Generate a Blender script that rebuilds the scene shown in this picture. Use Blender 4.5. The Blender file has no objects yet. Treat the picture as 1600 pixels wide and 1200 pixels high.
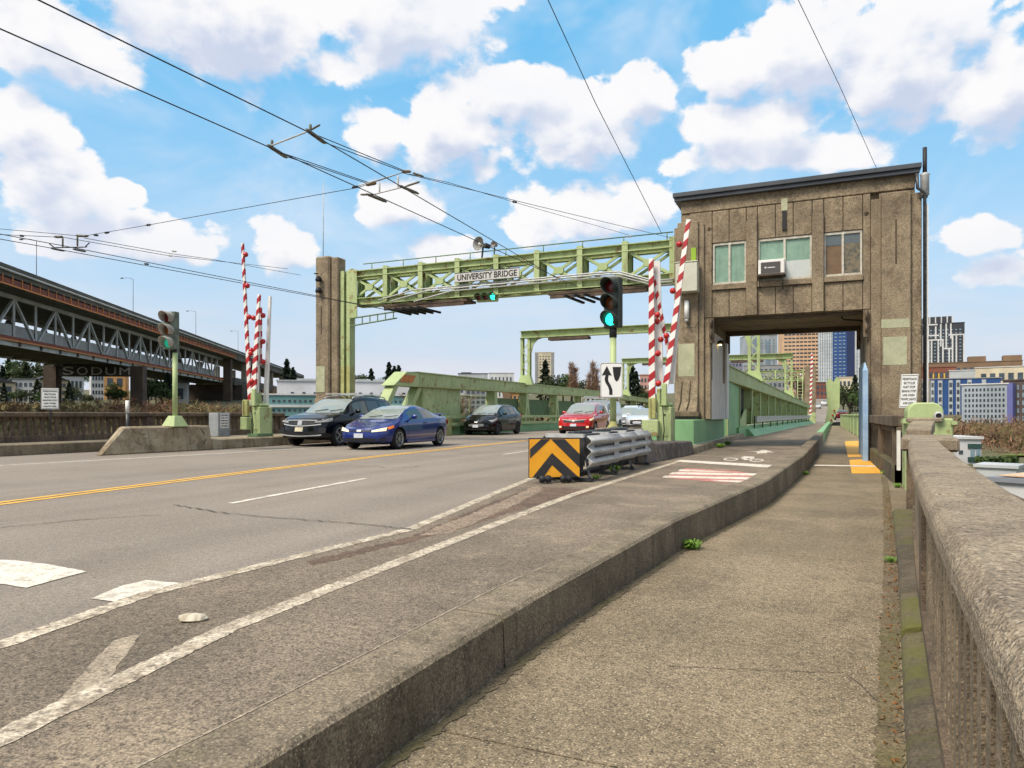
import bpy, bmesh, math, random
from mathutils import Vector, Matrix
R = math.radians
S = bpy.context.scene
C = S.collection
rnd = random.Random(7)

# ------------------------------------------------------------------ camera
HEAD = math.atan(484 / 1100.0)           # the camera looks this far left of the road's own direction
CAM_H = 1.05
cam_d = bpy.data.cameras.new('camera'); cam = bpy.data.objects.new('camera', cam_d); C.objects.link(cam)
cam.location = (0, 0, CAM_H); cam.rotation_euler = (R(90), 0, HEAD)
cam_d.sensor_width = 36; cam_d.lens = 36 * 1100 / 1600.0; cam_d.shift_y = 48 / 1600.0
cam_d.clip_start = 0.05; cam_d.clip_end = 6000
S.camera = cam
S.render.resolution_x, S.render.resolution_y = 1024, 768

# ------------------------------------------------------------------ light and exposure
SUN_EL, SUN_AZ = 54, 205                 # degrees; azimuth clockwise from +Y
sd = bpy.data.lights.new('sun', 'SUN'); sun = bpy.data.objects.new('sun', sd); C.objects.link(sun)
sd.energy = 1.5; sd.angle = R(22); sd.color = (1.0, .90, .76)
sv = Vector((math.sin(R(SUN_AZ)) * math.cos(R(SUN_EL)), math.cos(R(SUN_AZ)) * math.cos(R(SUN_EL)), math.sin(R(SUN_EL))))
sun.rotation_euler = sv.to_track_quat('Z', 'Y').to_euler()
S.view_settings.view_transform = 'Standard'; S.view_settings.look = 'None'
S.view_settings.exposure = 1.7; S.view_settings.gamma = 1; S.view_settings.use_curve_mapping = False
S.cycles.max_bounces = 4; S.cycles.diffuse_bounces = 3; S.cycles.glossy_bounces = 2; S.cycles.use_adaptive_sampling = True; S.cycles.adaptive_threshold = .03; S.cycles.use_denoising = True

class NT:
    """small helper round a node tree"""
    def __init__(s, t): s.t = t; s.n = t.nodes; s.l = t.links
    def new(s, ty, **k):
        n = s.n.new(ty)
        for a, b in k.items(): setattr(n, a, b)
        return n
    def set(s, sock, v):
        if hasattr(v, 'is_output') or isinstance(v, bpy.types.NodeSocket): s.l.new(v, sock)
        else: sock.default_value = v
    def math(s, op, a, b=0.0, clamp=False):
        n = s.new('ShaderNodeMath', operation=op); n.use_clamp = clamp
        s.set(n.inputs[0], a)
        if op not in ('SINE', 'ABSOLUTE', 'ARCSINE', 'SQRT', 'FRACT', 'FLOOR'): s.set(n.inputs[1], b)
        return n.outputs[0]
    def vm(s, op, a, b=(0, 0, 0), out=0):
        n = s.new('ShaderNodeVectorMath', operation=op); s.set(n.inputs[0], a); s.set(n.inputs[1], b)
        return n.outputs['Value'] if op in ('LENGTH', 'DOT_PRODUCT', 'DISTANCE') else n.outputs[0]
    def ramp(s, f, a, b, c0=0.0, c1=1.0):
        n = s.new('ShaderNodeMapRange'); n.interpolation_type = 'SMOOTHSTEP'
        s.set(n.inputs[0], f); s.set(n.inputs[1], a); s.set(n.inputs[2], b); s.set(n.inputs[3], c0); s.set(n.inputs[4], c1)
        return n.outputs[0]
    def mix(s, f, a, b, blend='MIX'):
        n = s.new('ShaderNodeMix', data_type='RGBA', blend_type=blend)
        s.set(n.inputs[0], f); s.set(n.inputs[6], a); s.set(n.inputs[7], b)
        return n.outputs[2]
    def noise(s, vec, sc, det=4, ro=.55, dist=0.0):
        n = s.new('ShaderNodeTexNoise'); n.noise_dimensions = '3D'
        s.l.new(vec, n.inputs['Vector']); n.inputs['Scale'].default_value = sc
        n.inputs['Detail'].default_value = det; n.inputs['Roughness'].default_value = ro; n.inputs['Distortion'].default_value = dist
        return n.outputs[0]

def lin(r, g, b):
    f = lambda c: (c / 255 / 12.92) if c / 255 <= .04045 else ((c / 255 + .055) / 1.055) ** 2.4
    return (f(r), f(g), f(b), 1)

# ------------------------------------------------------------------ sky: Nishita blue with cumulus in direction space
W = bpy.data.worlds.new('World'); S.world = W; W.use_nodes = True
T = NT(W.node_tree)
for n in list(T.n): T.n.remove(n)
outw = T.new('ShaderNodeOutputWorld'); bg = T.new('ShaderNodeBackground'); T.l.new(bg.outputs[0], outw.inputs[0])
SKY = 0.05
bg.inputs[1].default_value = SKY
sky = T.new('ShaderNodeTexSky', sky_type='NISHITA'); sky.sun_disc = False
sky.sun_elevation = R(SUN_EL); sky.sun_rotation = R(SUN_AZ); sky.air_density = 1.0; sky.dust_density = .6; sky.ozone_density = 2.0
tc = T.new('ShaderNodeTexCoord'); sep = T.new('ShaderNodeSeparateXYZ'); T.l.new(tc.outputs['Generated'], sep.inputs[0])
azn = T.new('ShaderNodeMath', operation='ARCTAN2'); T.l.new(sep.outputs[0], azn.inputs[0]); T.l.new(sep.outputs[1], azn.inputs[1])
az = T.math('MULTIPLY', azn.outputs[0], 180 / math.pi)
el = T.math('MULTIPLY', T.math('ARCSINE', sep.outputs[2]), 180 / math.pi)
cmb = T.new('ShaderNodeCombineXYZ'); T.l.new(az, cmb.inputs[0]); T.l.new(el, cmb.inputs[1])
BL = [  # azimuth, elevation, half width, half height (degrees): the clouds over the bridge
 ]
def blob(px, py, rx, ry):
    u, v = (px - 800) / 1100.0, (648 - py) / 1100.0
    a = math.degrees(math.atan(u)) - math.degrees(HEAD); e = math.degrees(math.atan2(v, math.hypot(1, u)))
    k = math.degrees(1 / 1100.0)
    BL.append((a, e, rx * k / (1 + u * u), ry * k / math.sqrt(1 + u * u)))
for b in [(330, 20, 350, 90), (90, 60, 180, 75), (640, 25, 170, 80), (60, 250, 120, 85), (25, 185, 80, 55), (115, 300, 75, 55), (195, 300, 40, 24),
          (235, 372, 140, 42), (445, 385, 62, 52), (95, 375, 90, 42), (590, 205, 62, 48), (700, 215, 125, 66), (800, 150, 105, 52), (905, 195, 135, 66),
          (985, 155, 75, 48), (625, 318, 78, 44), (900, 335, 130, 52), (985, 325, 78, 48), (1140, 110, 80, 58), (1250, 90, 130, 95), (1400, 100, 190, 110),
          (1550, 150, 110, 75), (1460, 30, 110, 60), (1210, 190, 120, 55), (1190, 240, 190, 36), (1330, 240, 100, 32), (1110, 195, 70, 40), (1540, 368, 78, 34),
          (1570, 420, 90, 30), (690, 390, 80, 30), (1000, 130, 40, 20)]: blob(*b)
g = bpy.data.node_groups.new('cloud_field', 'ShaderNodeTree')
g.interface.new_socket('Vector', in_out='INPUT', socket_type='NodeSocketVector'); g.interface.new_socket('Value', in_out='OUTPUT', socket_type='NodeSocketFloat')
G = NT(g); gi = G.new('NodeGroupInput'); go = G.new('NodeGroupOutput')
cur = None
for a, e, rx, ry in BL:
    d = G.vm('LENGTH', G.vm('MULTIPLY', G.vm('SUBTRACT', gi.outputs[0], (a, e, 0)), (1 / rx, 1 / ry, 0)))
    if cur is None: cur = d
    else:
        n = G.new('ShaderNodeMath', operation='SMOOTH_MIN'); G.l.new(cur, n.inputs[0]); G.l.new(d, n.inputs[1]); n.inputs[2].default_value = .25
        cur = n.outputs[0]
stre = G.vm('MULTIPLY', gi.outputs[0], (1, 1.35, 1))
n1 = G.noise(stre, .19, 7, .58, 0)
vo = G.new('ShaderNodeTexVoronoi', feature='SMOOTH_F1'); G.l.new(G.vm('ADD', stre, G.vm('MULTIPLY', n1, (2, 2, 0))), vo.inputs['Vector'])
vo.inputs['Scale'].default_value = .42; vo.inputs['Smoothness'].default_value = .5
if 'Detail' in vo.inputs: vo.inputs['Detail'].default_value = 1.0
# outside the frame the same broken cumulus goes on, its banks set by a broad noise
sp_ = G.new('ShaderNodeSeparateXYZ'); G.l.new(gi.outputs[0], sp_.inputs[0])
off_ = G.math('MAXIMUM', G.ramp(G.math('ABSOLUTE', G.math('ADD', sp_.outputs[0], math.degrees(HEAD))), 40, 52), G.ramp(sp_.outputs[1], 31, 40))
bank = G.math('MULTIPLY', G.math('SUBTRACT', G.noise(G.vm('MULTIPLY', gi.outputs[0], (.5, 1.2, 1)), .075, 1, .5), .40), 5.0)
f = G.math('SUBTRACT', 1.0, cur)
f = G.math('ADD', G.math('MULTIPLY', f, G.math('SUBTRACT', 1.0, off_)), G.math('MULTIPLY', bank, off_))
f = G.math('MAXIMUM', f, -1.2)
f = G.math('ADD', f, G.math('MULTIPLY', G.math('SUBTRACT', n1, .47), 1.9))
f = G.math('ADD', f, G.math('MULTIPLY', G.math('SUBTRACT', .5, vo.outputs['Distance']), .42))
G.l.new(f, go.inputs[0])
def field(vec):
    n = T.new('ShaderNodeGroup'); n.node_tree = g; T.l.new(vec, n.inputs[0]); return n.outputs[0]
f0 = field(cmb.outputs[0])
f1 = field(T.vm('ADD', cmb.outputs[0], (-.8, 2.2, 0)))
alpha = T.ramp(f0, -.03, T.math('ADD', .16, T.math('MULTIPLY', T.ramp(f1, -.2, .9), .34)))
under = T.math('MULTIPLY', T.ramp(T.math('SUBTRACT', f1, T.math('MULTIPLY', f0, .35)), -.06, .74), .95)
K = 1 / SKY / 2 ** S.view_settings.exposure
def rad(r, g_, b): c = lin(r, g_, b); return (c[0] * K, c[1] * K, c[2] * K, 1)
ccol = T.mix(under, rad(253, 252, 253), rad(200, 211, 234))
elr = T.ramp(el, 2, 34)
blue = T.mix(T.ramp(el, 0, 30), rad(200, 224, 244), rad(116, 197, 245))
skyb = T.mix(.88, T.mix(1.0, sky.outputs[0], (1.25, 1.5, 1.5, 1), 'MULTIPLY'), blue)
base = T.mix(T.math('MULTIPLY', alpha, T.ramp(el, 1, 12, .55, 1)), skyb, ccol)
veil = T.noise(T.vm('MULTIPLY', cmb.outputs[0], (.06, .11, 1)), 1.0, 4, .62, .6)
base = T.mix(T.math('MULTIPLY', T.ramp(veil, .42, .72), .42), base, rad(236, 241, 250))
# thin grey-violet stratus low over the horizon
strn = T.noise(T.vm('MULTIPLY', cmb.outputs[0], (.035, .22, 1)), 1.0, 3, .6)
hz = T.math('MULTIPLY', T.ramp(el, 2, 15, 1, 0), T.ramp(strn, .3, .62, .55, .95))
base = T.mix(hz, base, T.mix(T.ramp(strn, .35, .7), rad(206, 216, 232), rad(226, 229, 238)))
base = T.mix(T.ramp(el, -1.5, -.2, 1, 0), base, rad(150, 150, 145))
T.l.new(base, bg.inputs[0])
W.cycles.sampling_method = 'NONE'

# ------------------------------------------------------------------ materials
MATS = {}
def M(name, c, c2=None, sc=1.5, rough=.8, metal=0, speck=0, speck_sc=90, dark=0, streak=0, streak_c=(40, 32, 24), bump=0, bump_sc=40,
      obj=False, coat=0, spec=.5, patch=0, patch_c=None, patch_sc=3, alpha=None, emit=0, moss=0, track=0, patch_t=.58, fleck=0, fleck_sc=75, fleck_c=(206, 190, 160)):
    """weathered surface: two tones by a broad noise, fine speckle, vertical run-down streaks, patches of rust / stain, fine bump"""
    m = bpy.data.materials.new(name); m.use_nodes = True; MATS[name] = m
    t = NT(m.node_tree); b = t.n['Principled BSDF']
    L = lambda q: lin(*q)
    col = L(c)
    plain = not (c2 or speck or streak or patch or bump or moss)
    if not plain:
        if obj: vec = t.new('ShaderNodeTexCoord').outputs['Object']
        else: vec = t.new('ShaderNodeNewGeometry').outputs['Position']
        if c2: col = t.mix(t.ramp(t.noise(vec, sc, 4, .62), .33, .67), L(c), L(c2))
        if streak:
            st = t.noise(t.vm('MULTIPLY', vec, (5.0, 5.0, .45)), 1.6, 3, .6)
            col = t.mix(t.math('MULTIPLY', t.ramp(st, .48, .72), streak), col, L(streak_c))
        if patch:
            pn = t.noise(vec, patch_sc, 5, .68)
            col = t.mix(t.math('MULTIPLY', t.ramp(pn, patch_t, patch_t + .08), patch), col, L(patch_c))
        if track:                         # long wear along the direction of travel
            tn = t.noise(t.vm('MULTIPLY', vec, (1.15, .03, 1)), 1.0, 4, .6)
            col = t.mix(1.0, col, t.mix(t.ramp(tn, .32, .68), (1 - track, 1 - track, 1 - track, 1), (1 + track * .55, 1 + track * .52, 1 + track * .48, 1)), 'MULTIPLY')
        if speck:
            sp = t.noise(vec, speck_sc, 2, .6); sp2 = t.noise(vec, speck_sc * .31, 3, .6)
            k = t.math('ADD', t.math('MULTIPLY', t.math('SUBTRACT', sp, .5), speck * 3.4), t.math('MULTIPLY', t.math('SUBTRACT', sp2, .5), speck * 1.5))
            col = t.mix(1.0, col, t.mix(t.math('ADD', k, .5, True), (.25, .25, .25, 1), (1.75, 1.75, 1.75, 1)), 'MULTIPLY')
        if fleck:                         # single pale and dark stones showing in the surface
            v_ = t.new('ShaderNodeTexVoronoi'); t.l.new(vec, v_.inputs['Vector']); v_.inputs['Scale'].default_value = fleck_sc
            sx_ = t.new('ShaderNodeSeparateColor'); t.l.new(v_.outputs['Color'], sx_.inputs[0])
            near_ = t.ramp(v_.outputs['Distance'], .22, .38, 1, 0)
            col = t.mix(t.math('MULTIPLY', t.math('MULTIPLY', near_, t.ramp(sx_.outputs[0], .70, .80)), fleck), col, L(fleck_c))
            col = t.mix(t.math('MULTIPLY', t.math('MULTIPLY', near_, t.ramp(sx_.outputs[1], .78, .86)), fleck * .8), col, L((62, 54, 44)))
        if moss:
            mn = t.noise(vec, 2.2, 6, .7)
            col = t.mix(t.math('MULTIPLY', t.ramp(mn, .45, .65), moss), col, L((92, 92, 38)))
        if bump:
            bn = t.new('ShaderNodeBump'); bn.inputs['Strength'].default_value = bump; bn.inputs['Distance'].default_value = .02
            t.l.new(t.noise(vec, bump_sc, 2, .65), bn.inputs['Height']); t.l.new(bn.outputs[0], b.inputs['Normal'])
        t.l.new(col, b.inputs['Base Color'])
    else: b.inputs['Base Color'].default_value = col
    b.inputs['Roughness'].default_value = rough; b.inputs['Metallic'].default_value = metal
    b.inputs['Specular IOR Level'].default_value = spec
    if coat: b.inputs['Coat Weight'].default_value = coat; b.inputs['Coat Roughness'].default_value = .04
    if alpha is not None: b.inputs['Alpha'].default_value = alpha
    if emit: b.inputs['Emission Color'].default_value = L(c); b.inputs['Emission Strength'].default_value = emit
    return m

# ------------------------------------------------------------------ mesh builder
class MB:
    def __init__(s): s.v = []; s.f = []; s.sm = []
    def add(s, vs, fs, smooth=False):
        o = len(s.v); s.v += [tuple(p) for p in vs]
        for q in fs: s.f.append([o + i for i in q]); s.sm.append(smooth)
        return s
    def box(s, x0, x1, y0, y1, z0, z1):
        x0, x1 = min(x0, x1), max(x0, x1); y0, y1 = min(y0, y1), max(y0, y1); z0, z1 = min(z0, z1), max(z0, z1)
        return s.add([(x, y, z) for z in (z0, z1) for y in (y0, y1) for x in (x0, x1)],
                     [(0, 2, 3, 1), (4, 5, 7, 6), (0, 1, 5, 4), (2, 6, 7, 3), (0, 4, 6, 2), (1, 3, 7, 5)])
    def hexa(s, lo, hi):                 # two quads (4 points each), lower then upper, same winding
        return s.add(list(lo) + list(hi), [(3, 2, 1, 0), (4, 5, 6, 7)] + [(i, (i + 1) % 4, (i + 1) % 4 + 4, i + 4) for i in range(4)])
    def beam(s, p, q, w, h, up=(0, 0, 1)):
        p, q = Vector(p), Vector(q); d = (q - p).normalized(); up = Vector(up)
        if abs(d.dot(up)) > .98: up = Vector((0, 1, 0))
        a = d.cross(up).normalized() * (w / 2); b = a.cross(d).normalized() * (h / 2)
        return s.hexa([p - a - b, p + a - b, p + a + b, p - a + b], [q - a - b, q + a - b, q + a + b, q - a + b])
    def ibeam(s, p, q, w, h, t=.02, up=(0, 0, 1)):
        p, q = Vector(p), Vector(q); d = (q - p).normalized(); u = Vector(up)
        if abs(d.dot(u)) > .98: u = Vector((0, 1, 0))
        a = d.cross(u).normalized(); b = a.cross(d).normalized()
        off = b * (h / 2 - t / 2)
        s.beam(p + off, q + off, w, t, up); s.beam(p - off, q - off, w, t, up); s.beam(p, q, t, h - 2 * t, up)
        return s
    def tube(s, pts, r, n=8, caps=True):
        pts = [Vector(p) for p in pts]; m = len(pts); rr = r if isinstance(r, (list, tuple)) else [r] * m
        vs = []
        for i, p in enumerate(pts):
            d = (pts[min(i + 1, m - 1)] - pts[max(i - 1, 0)]).normalized()
            u = Vector((0, 0, 1)) if abs(d.z) < .9 else Vector((1, 0, 0))
            a = d.cross(u).normalized(); b = a.cross(d)
            vs += [p + (a * math.cos(2 * math.pi * k / n) + b * math.sin(2 * math.pi * k / n)) * rr[i] for k in range(n)]
        fs = [(i * n + k, i * n + (k + 1) % n, (i + 1) * n + (k + 1) % n, (i + 1) * n + k) for i in range(m - 1) for k in range(n)]
        s.add(vs, fs, True)
        if caps:
            o = len(s.v) - len(vs)
            s.f.append([o + k for k in range(n)][::-1]); s.sm.append(False)
            s.f.append([o + (m - 1) * n + k for k in range(n)]); s.sm.append(False)
        return s
    def prism(s, poly, o, ux, uy, dep):  # polygon (2-D) in frame o,ux,uy extruded by vector dep
        o, ux, uy, dep = Vector(o), Vector(ux), Vector(uy), Vector(dep); n = len(poly)
        a = [o + ux * x + uy * y for x, y in poly]; b = [p + dep for p in a]
        return s.add(a + b, [tuple(range(n))[::-1], tuple(range(n, 2 * n))] + [(i, (i + 1) % n, (i + 1) % n + n, i + n) for i in range(n)])
    def lathe(s, prof, o=(0, 0, 0), n=16, axis='z', smooth=True):
        vs = []
        for r, h in prof:
            for k in range(n):
                a = 2 * math.pi * k / n; x, y = r * math.cos(a), r * math.sin(a)
                vs.append({'z': (o[0] + x, o[1] + y, o[2] + h), 'x': (o[0] + h, o[1] + x, o[2] + y), 'y': (o[0] + x, o[1] + h, o[2] + y)}[axis])
        m = len(prof)
        return s.add(vs, [(i * n + k, i * n + (k + 1) % n, (i + 1) * n + (k + 1) % n, (i + 1) * n + k) for i in range(m - 1) for k in range(n)], smooth)
    def disc(s, o, r, axis='y', n=16, r2=0):
        return s.lathe([(r2, 0), (r, 0)], o, n, axis, False)
    def sweep(s, path, sec, closed=True):  # section (side, up) swept along a path in plan; side is to the right of travel
        pts = [Vector(p) for p in path]; m = len(pts); n = len(sec); vs = []
        for i, p in enumerate(pts):
            d = pts[min(i + 1, m - 1)] - pts[max(i - 1, 0)]; d.z = 0; d.normalize(); r = Vector((d.y, -d.x, 0))
            vs += [p + r * a + Vector((0, 0, b)) for a, b in (sec[i] if isinstance(sec[0][0], (tuple, list)) else sec)]
        if isinstance(sec[0][0], (tuple, list)): n = len(sec[0])
        fs = [(i * n + k, (i + 1) * n + k, (i + 1) * n + (k + 1) % n, i * n + (k + 1) % n) for i in range(m - 1) for k in range(n if closed else n - 1)]
        if closed: fs += [tuple(range(n)), tuple(range((m - 1) * n, m * n))[::-1]]
        return s.add(vs, fs)
    def sheet(s, poly, z):
        return s.add([(p[0], p[1], z if len(p) < 3 else p[2]) for p in poly], [tuple(range(len(poly)))])
    def mesh(s, name, mat, fix=True):
        me = bpy.data.meshes.new(name); me.from_pydata(s.v, [], s.f)
        me.polygons.foreach_set('use_smooth', s.sm)
        if fix:
            b = bmesh.new(); b.from_mesh(me); bmesh.ops.recalc_face_normals(b, faces=b.faces); b.to_mesh(me); b.free()
        me.materials.append(mat); me.update()
        return me

def wpos(o):
    p = Vector((0, 0, 0))
    while o: p = p + o.location; o = o.parent
    return p
def put(name, me, parent=None, bevel=0):
    o = bpy.data.objects.new(name, me); C.objects.link(o)
    if parent:
        o.parent = parent
    if bevel:
        md = o.modifiers.new('edge', 'BEVEL'); md.width = bevel; md.segments = 1; md.limit_method = 'ANGLE'; md.angle_limit = R(40)
    return o
def tag(o, label, cat, group=None):
    o['label'] = label; o['category'] = cat
    if group: o['group'] = group
    return o
def thing(name, label, cat, loc=(0, 0, 0), rz=0, group=None):
    o = bpy.data.objects.new(name, None); C.objects.link(o); o.location = loc; o.rotation_euler = (0, 0, rz); o.empty_display_size = .2
    return tag(o, label, cat, group)
def part(name, mb, mat, parent, label=None, world=False, bevel=0, kind=None):
    o = put(name, mb.mesh(name, mat) if isinstance(mb, MB) else mb, parent, bevel)
    if world: o.location = -wpos(parent)
    if label: o['label'] = label
    if kind: o['kind'] = kind
    return o
def solo(name, mb, mat, label, cat, group=None, bevel=0):
    return tag(put(name, mb.mesh(name, mat), None, bevel), label, cat, group)
def structure(name, mb, mat, bevel=0):
    o = put(name, mb.mesh(name, mat) if isinstance(mb, MB) else mb, None, bevel); o['kind'] = 'structure'; return o
def dup(o, loc=None, rz=None, label=None, parent=None):
    c = o.copy(); C.objects.link(c)
    if parent: c.parent = parent
    if loc is not None: c.location = loc
    if rz is not None: c.rotation_euler = (0, 0, rz)
    if label: c['label'] = label
    for ch in list(o.children): dup(ch, parent=c)
    return c
def lettering(txt, size, mat, parent, o, ux, uy, name='lettering', align='CENTER', ext=.004, sx=1.0, space=1.0, world=True, fit=None, bold=0):
    cu = bpy.data.curves.new('txt', 'FONT'); cu.body = txt; cu.size = size; cu.align_x = align; cu.align_y = 'CENTER'; cu.extrude = ext; cu.space_character = space; cu.offset = bold
    t = bpy.data.objects.new('txt', cu); C.objects.link(t)
    dg = bpy.context.evaluated_depsgraph_get()
    me = bpy.data.meshes.new_from_object(t.evaluated_get(dg)); bpy.data.objects.remove(t)
    ux, uy, o = Vector(ux).normalized(), Vector(uy).normalized(), Vector(o); uz = ux.cross(uy)
    if fit:
        w = max(v.co.x for v in me.vertices) - min(v.co.x for v in me.vertices); sx = fit / w
    me.transform(Matrix(((ux.x * sx, uy.x, uz.x, o.x), (ux.y * sx, uy.y, uz.y, o.y), (ux.z * sx, uy.z, uz.z, o.z), (0, 0, 0, 1))))
    me.materials.clear(); me.materials.append(mat); me.name = name
    p = put(name, me, parent)
    if world and parent: p.location = -wpos(parent)
    return p

# survey of the photograph: a pixel of the 1600 x 1200 picture plus one known coordinate gives a place
_c, _s = math.cos(HEAD), math.sin(HEAD)
def at_z(px, py, z=0.0):
    D = 1100 * (CAM_H - z) / (py - 648); u = (px - 800) / 1100 * D
    return Vector((u * _c - D * _s, u * _s + D * _c, z))
def at_y(px, py, Y):
    a = (px - 800) / 1100; D = Y / (a * _s + _c); u = a * D
    return Vector((u * _c - D * _s, Y, CAM_H - (py - 648) / 1100 * D))
def at_x(px, py, X):
    a = (px - 800) / 1100; D = X / (a * _c - _s)
    return Vector((X, D * (a * _s + _c), CAM_H - (py - 648) / 1100 * D))
def at_d(px, py, D):
    u = (px - 800) / 1100 * D
    return Vector((u * _c - D * _s, u * _s + D * _c, CAM_H - (py - 648) / 1100 * D))

# palette
concrete_t = M('tower_concrete', (142, 127, 104), (117, 104, 85), 1.1, .9, speck=.40, speck_sc=28, patch=.6, patch_c=(92, 80, 64), patch_sc=1.7, patch_t=.55, streak=.18, streak_c=(88, 75, 58), bump=.35, bump_sc=30)
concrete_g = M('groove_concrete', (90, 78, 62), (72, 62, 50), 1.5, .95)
concrete_w = M('pale_patch', (172, 172, 142), (156, 158, 130), 2.5, .85, speck=.12, speck_sc=30)
concrete_r = M('rail_concrete', (156, 141, 118), (130, 116, 97), 3.0, .92, speck=.5, speck_sc=110, fleck=.6, fleck_sc=95, fleck_c=(204, 192, 170), bump=.9, bump_sc=110, patch=.35, patch_c=(176, 162, 140), patch_sc=9)
concrete_d = M('dark_rail_concrete', (116, 100, 80), (86, 74, 60), 2.2, .92, speck=.5, speck_sc=90, bump=.6, bump_sc=80, streak=.5, streak_c=(44, 38, 32))
concrete_m = M('mossy_concrete', (98, 88, 70), (74, 66, 54), 3, .95, speck=.4, speck_sc=70, bump=.5, bump_sc=60, moss=.8)
concrete_k = M('kerb_concrete', (132, 119, 99), (104, 93, 77), 1.4, .92, speck=.5, speck_sc=80, fleck=.45, bump=.5, bump_sc=60, moss=.12, streak=.4, streak_c=(48, 42, 34))
concrete_l = M('island_concrete', (158, 146, 122), (128, 112, 88), 2.0, .9, speck=.25, speck_sc=40, bump=.4, bump_sc=30, streak=.5, streak_c=(88, 72, 52), patch=.6, patch_c=(84, 72, 56), patch_sc=1.6)
concrete_b = M('far_balustrade_concrete', (112, 96, 78), (84, 72, 60), 1.2, .92, speck=.3, speck_sc=30, streak=.6, streak_c=(48, 42, 36))
stone_dk = M('dark_barrier_concrete', (112, 104, 96), (82, 76, 72), 2.5, .92, speck=.4, speck_sc=50, bump=.6, bump_sc=20, streak=.3, patch=.7, patch_c=(58, 54, 52), patch_sc=4)
green = M('pale_green_paint', (168, 182, 130), (154, 170, 116), .9, .6, speck=.12, speck_sc=26, streak=.5, streak_c=(118, 124, 82), patch=.8, patch_c=(128, 100, 60), patch_sc=2.6, patch_t=.555)
green_c = M('clean_green_paint', (168, 183, 130), (158, 174, 120), 1.2, .55, speck=.05, speck_sc=25, streak=.15, streak_c=(118, 132, 88))
green_k = M('mint_green_paint', (112, 160, 112), (130, 172, 122), .8, .6, speck=.08, speck_sc=30, streak=.15, streak_c=(120, 150, 100))
green_d = M('dark_green_paint', (84, 108, 76), (98, 122, 84), 2, .7)
rust_y = M('rusty_green_paint', (168, 172, 112), (150, 146, 92), 3, .75, speck=.12, speck_sc=30, patch=.45, patch_c=(122, 92, 52), patch_sc=4)
white = M('white_paint', (228, 226, 220), (214, 212, 206), 2, .6, obj=False)
white_c = M('sign_white', (224, 224, 220), rough=.5)
black = M('black_paint', (18, 18, 19), rough=.6)
dark = M('dark_metal', (44, 46, 50), (30, 31, 34), 4, .6, .3)
steel = M('galvanised_steel', (188, 188, 185), (164, 165, 163), 6, .5, .1, speck=.08, speck_sc=40)
steel_d = M('dull_steel', (92, 94, 96), (66, 66, 68), 6, .5, .6, streak=.3)
roofm = M('roof_metal', (74, 78, 84), (60, 64, 70), 1, .5, .2)
red = M('signal_red_paint', (172, 28, 34), (154, 26, 32), 3, .5)
lampred = M('red_lens', (176, 30, 32), rough=.25)
wood = M('weathered_wood', (92, 76, 62), (64, 54, 46), 3, .9, streak=.3)
rubber = M('rubber', (20, 20, 21), rough=.85)
wire_m = M('wire', (34, 34, 38), rough=.7)
paint_w = M('worn_white_marking', (192, 180, 160), (148, 135, 116), 6, .9, speck=.5, speck_sc=70, patch=.9, patch_c=(120, 108, 92), patch_sc=18, patch_t=.53)
paint_f = M('faded_marking', (158, 144, 124), (136, 124, 106), 6, .9, speck=.5, speck_sc=70, patch=.8, patch_c=(112, 100, 84), patch_sc=14)
paint_wc = M('white_marking', (212, 204, 190), (198, 190, 174), 3, .8, speck=.25, speck_sc=60, patch=.7, patch_c=(158, 147, 131), patch_sc=7, patch_t=.52)
paint_y = M('yellow_marking', (222, 172, 70), (206, 158, 66), 2, .8, speck=.15, speck_sc=40)
paint_p = M('worn_red_marking', (186, 120, 108), (160, 104, 94), 3, .85, speck=.25, speck_sc=60)
tact = M('yellow_tactile', (224, 168, 60), (206, 150, 52), 2, .75, speck=.1, speck_sc=40)
asphalt = M('road_asphalt', (138, 128, 116), (127, 117, 105), .35, .9, speck=.42, speck_sc=75, bump=.35, bump_sc=120, patch=.22, patch_c=(112, 100, 86), patch_sc=.5, track=.16)
asph_b = M('bike_lane_asphalt', (126, 113, 96), (104, 93, 79), .8, .93, speck=.62, speck_sc=85, bump=.5, bump_sc=120, fleck=.5, fleck_sc=85, fleck_c=(180, 166, 144), patch=.5, patch_c=(146, 131, 110), patch_sc=1.1, patch_t=.54, track=.14)
walk_dirt = M('damp_dirt', (106, 93, 72), (88, 78, 58), 4, .95, speck=.6, speck_sc=70, moss=.35)
sand = M('sandy_grit', (140, 123, 104), (118, 102, 86), 5, .95, speck=.6, speck_sc=60)
dirt = M('dirt', (104, 84, 68), (84, 68, 56), 3, .95, speck=.6, speck_sc=60)
sidew = M('aggregate_concrete', (134, 120, 97), (114, 102, 81), .9, .92, speck=.60, speck_sc=95, bump=.55, bump_sc=110, fleck=.75, patch=.42, patch_c=(92, 81, 64), patch_sc=.75, patch_t=.53, track=.10)
glass = M('window_glass', (70, 92, 88), (90, 116, 108), .8, .12, 0, spec=.9)
glass_d = M('dark_glass', (36, 42, 48), rough=.08, spec=.9)

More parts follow.
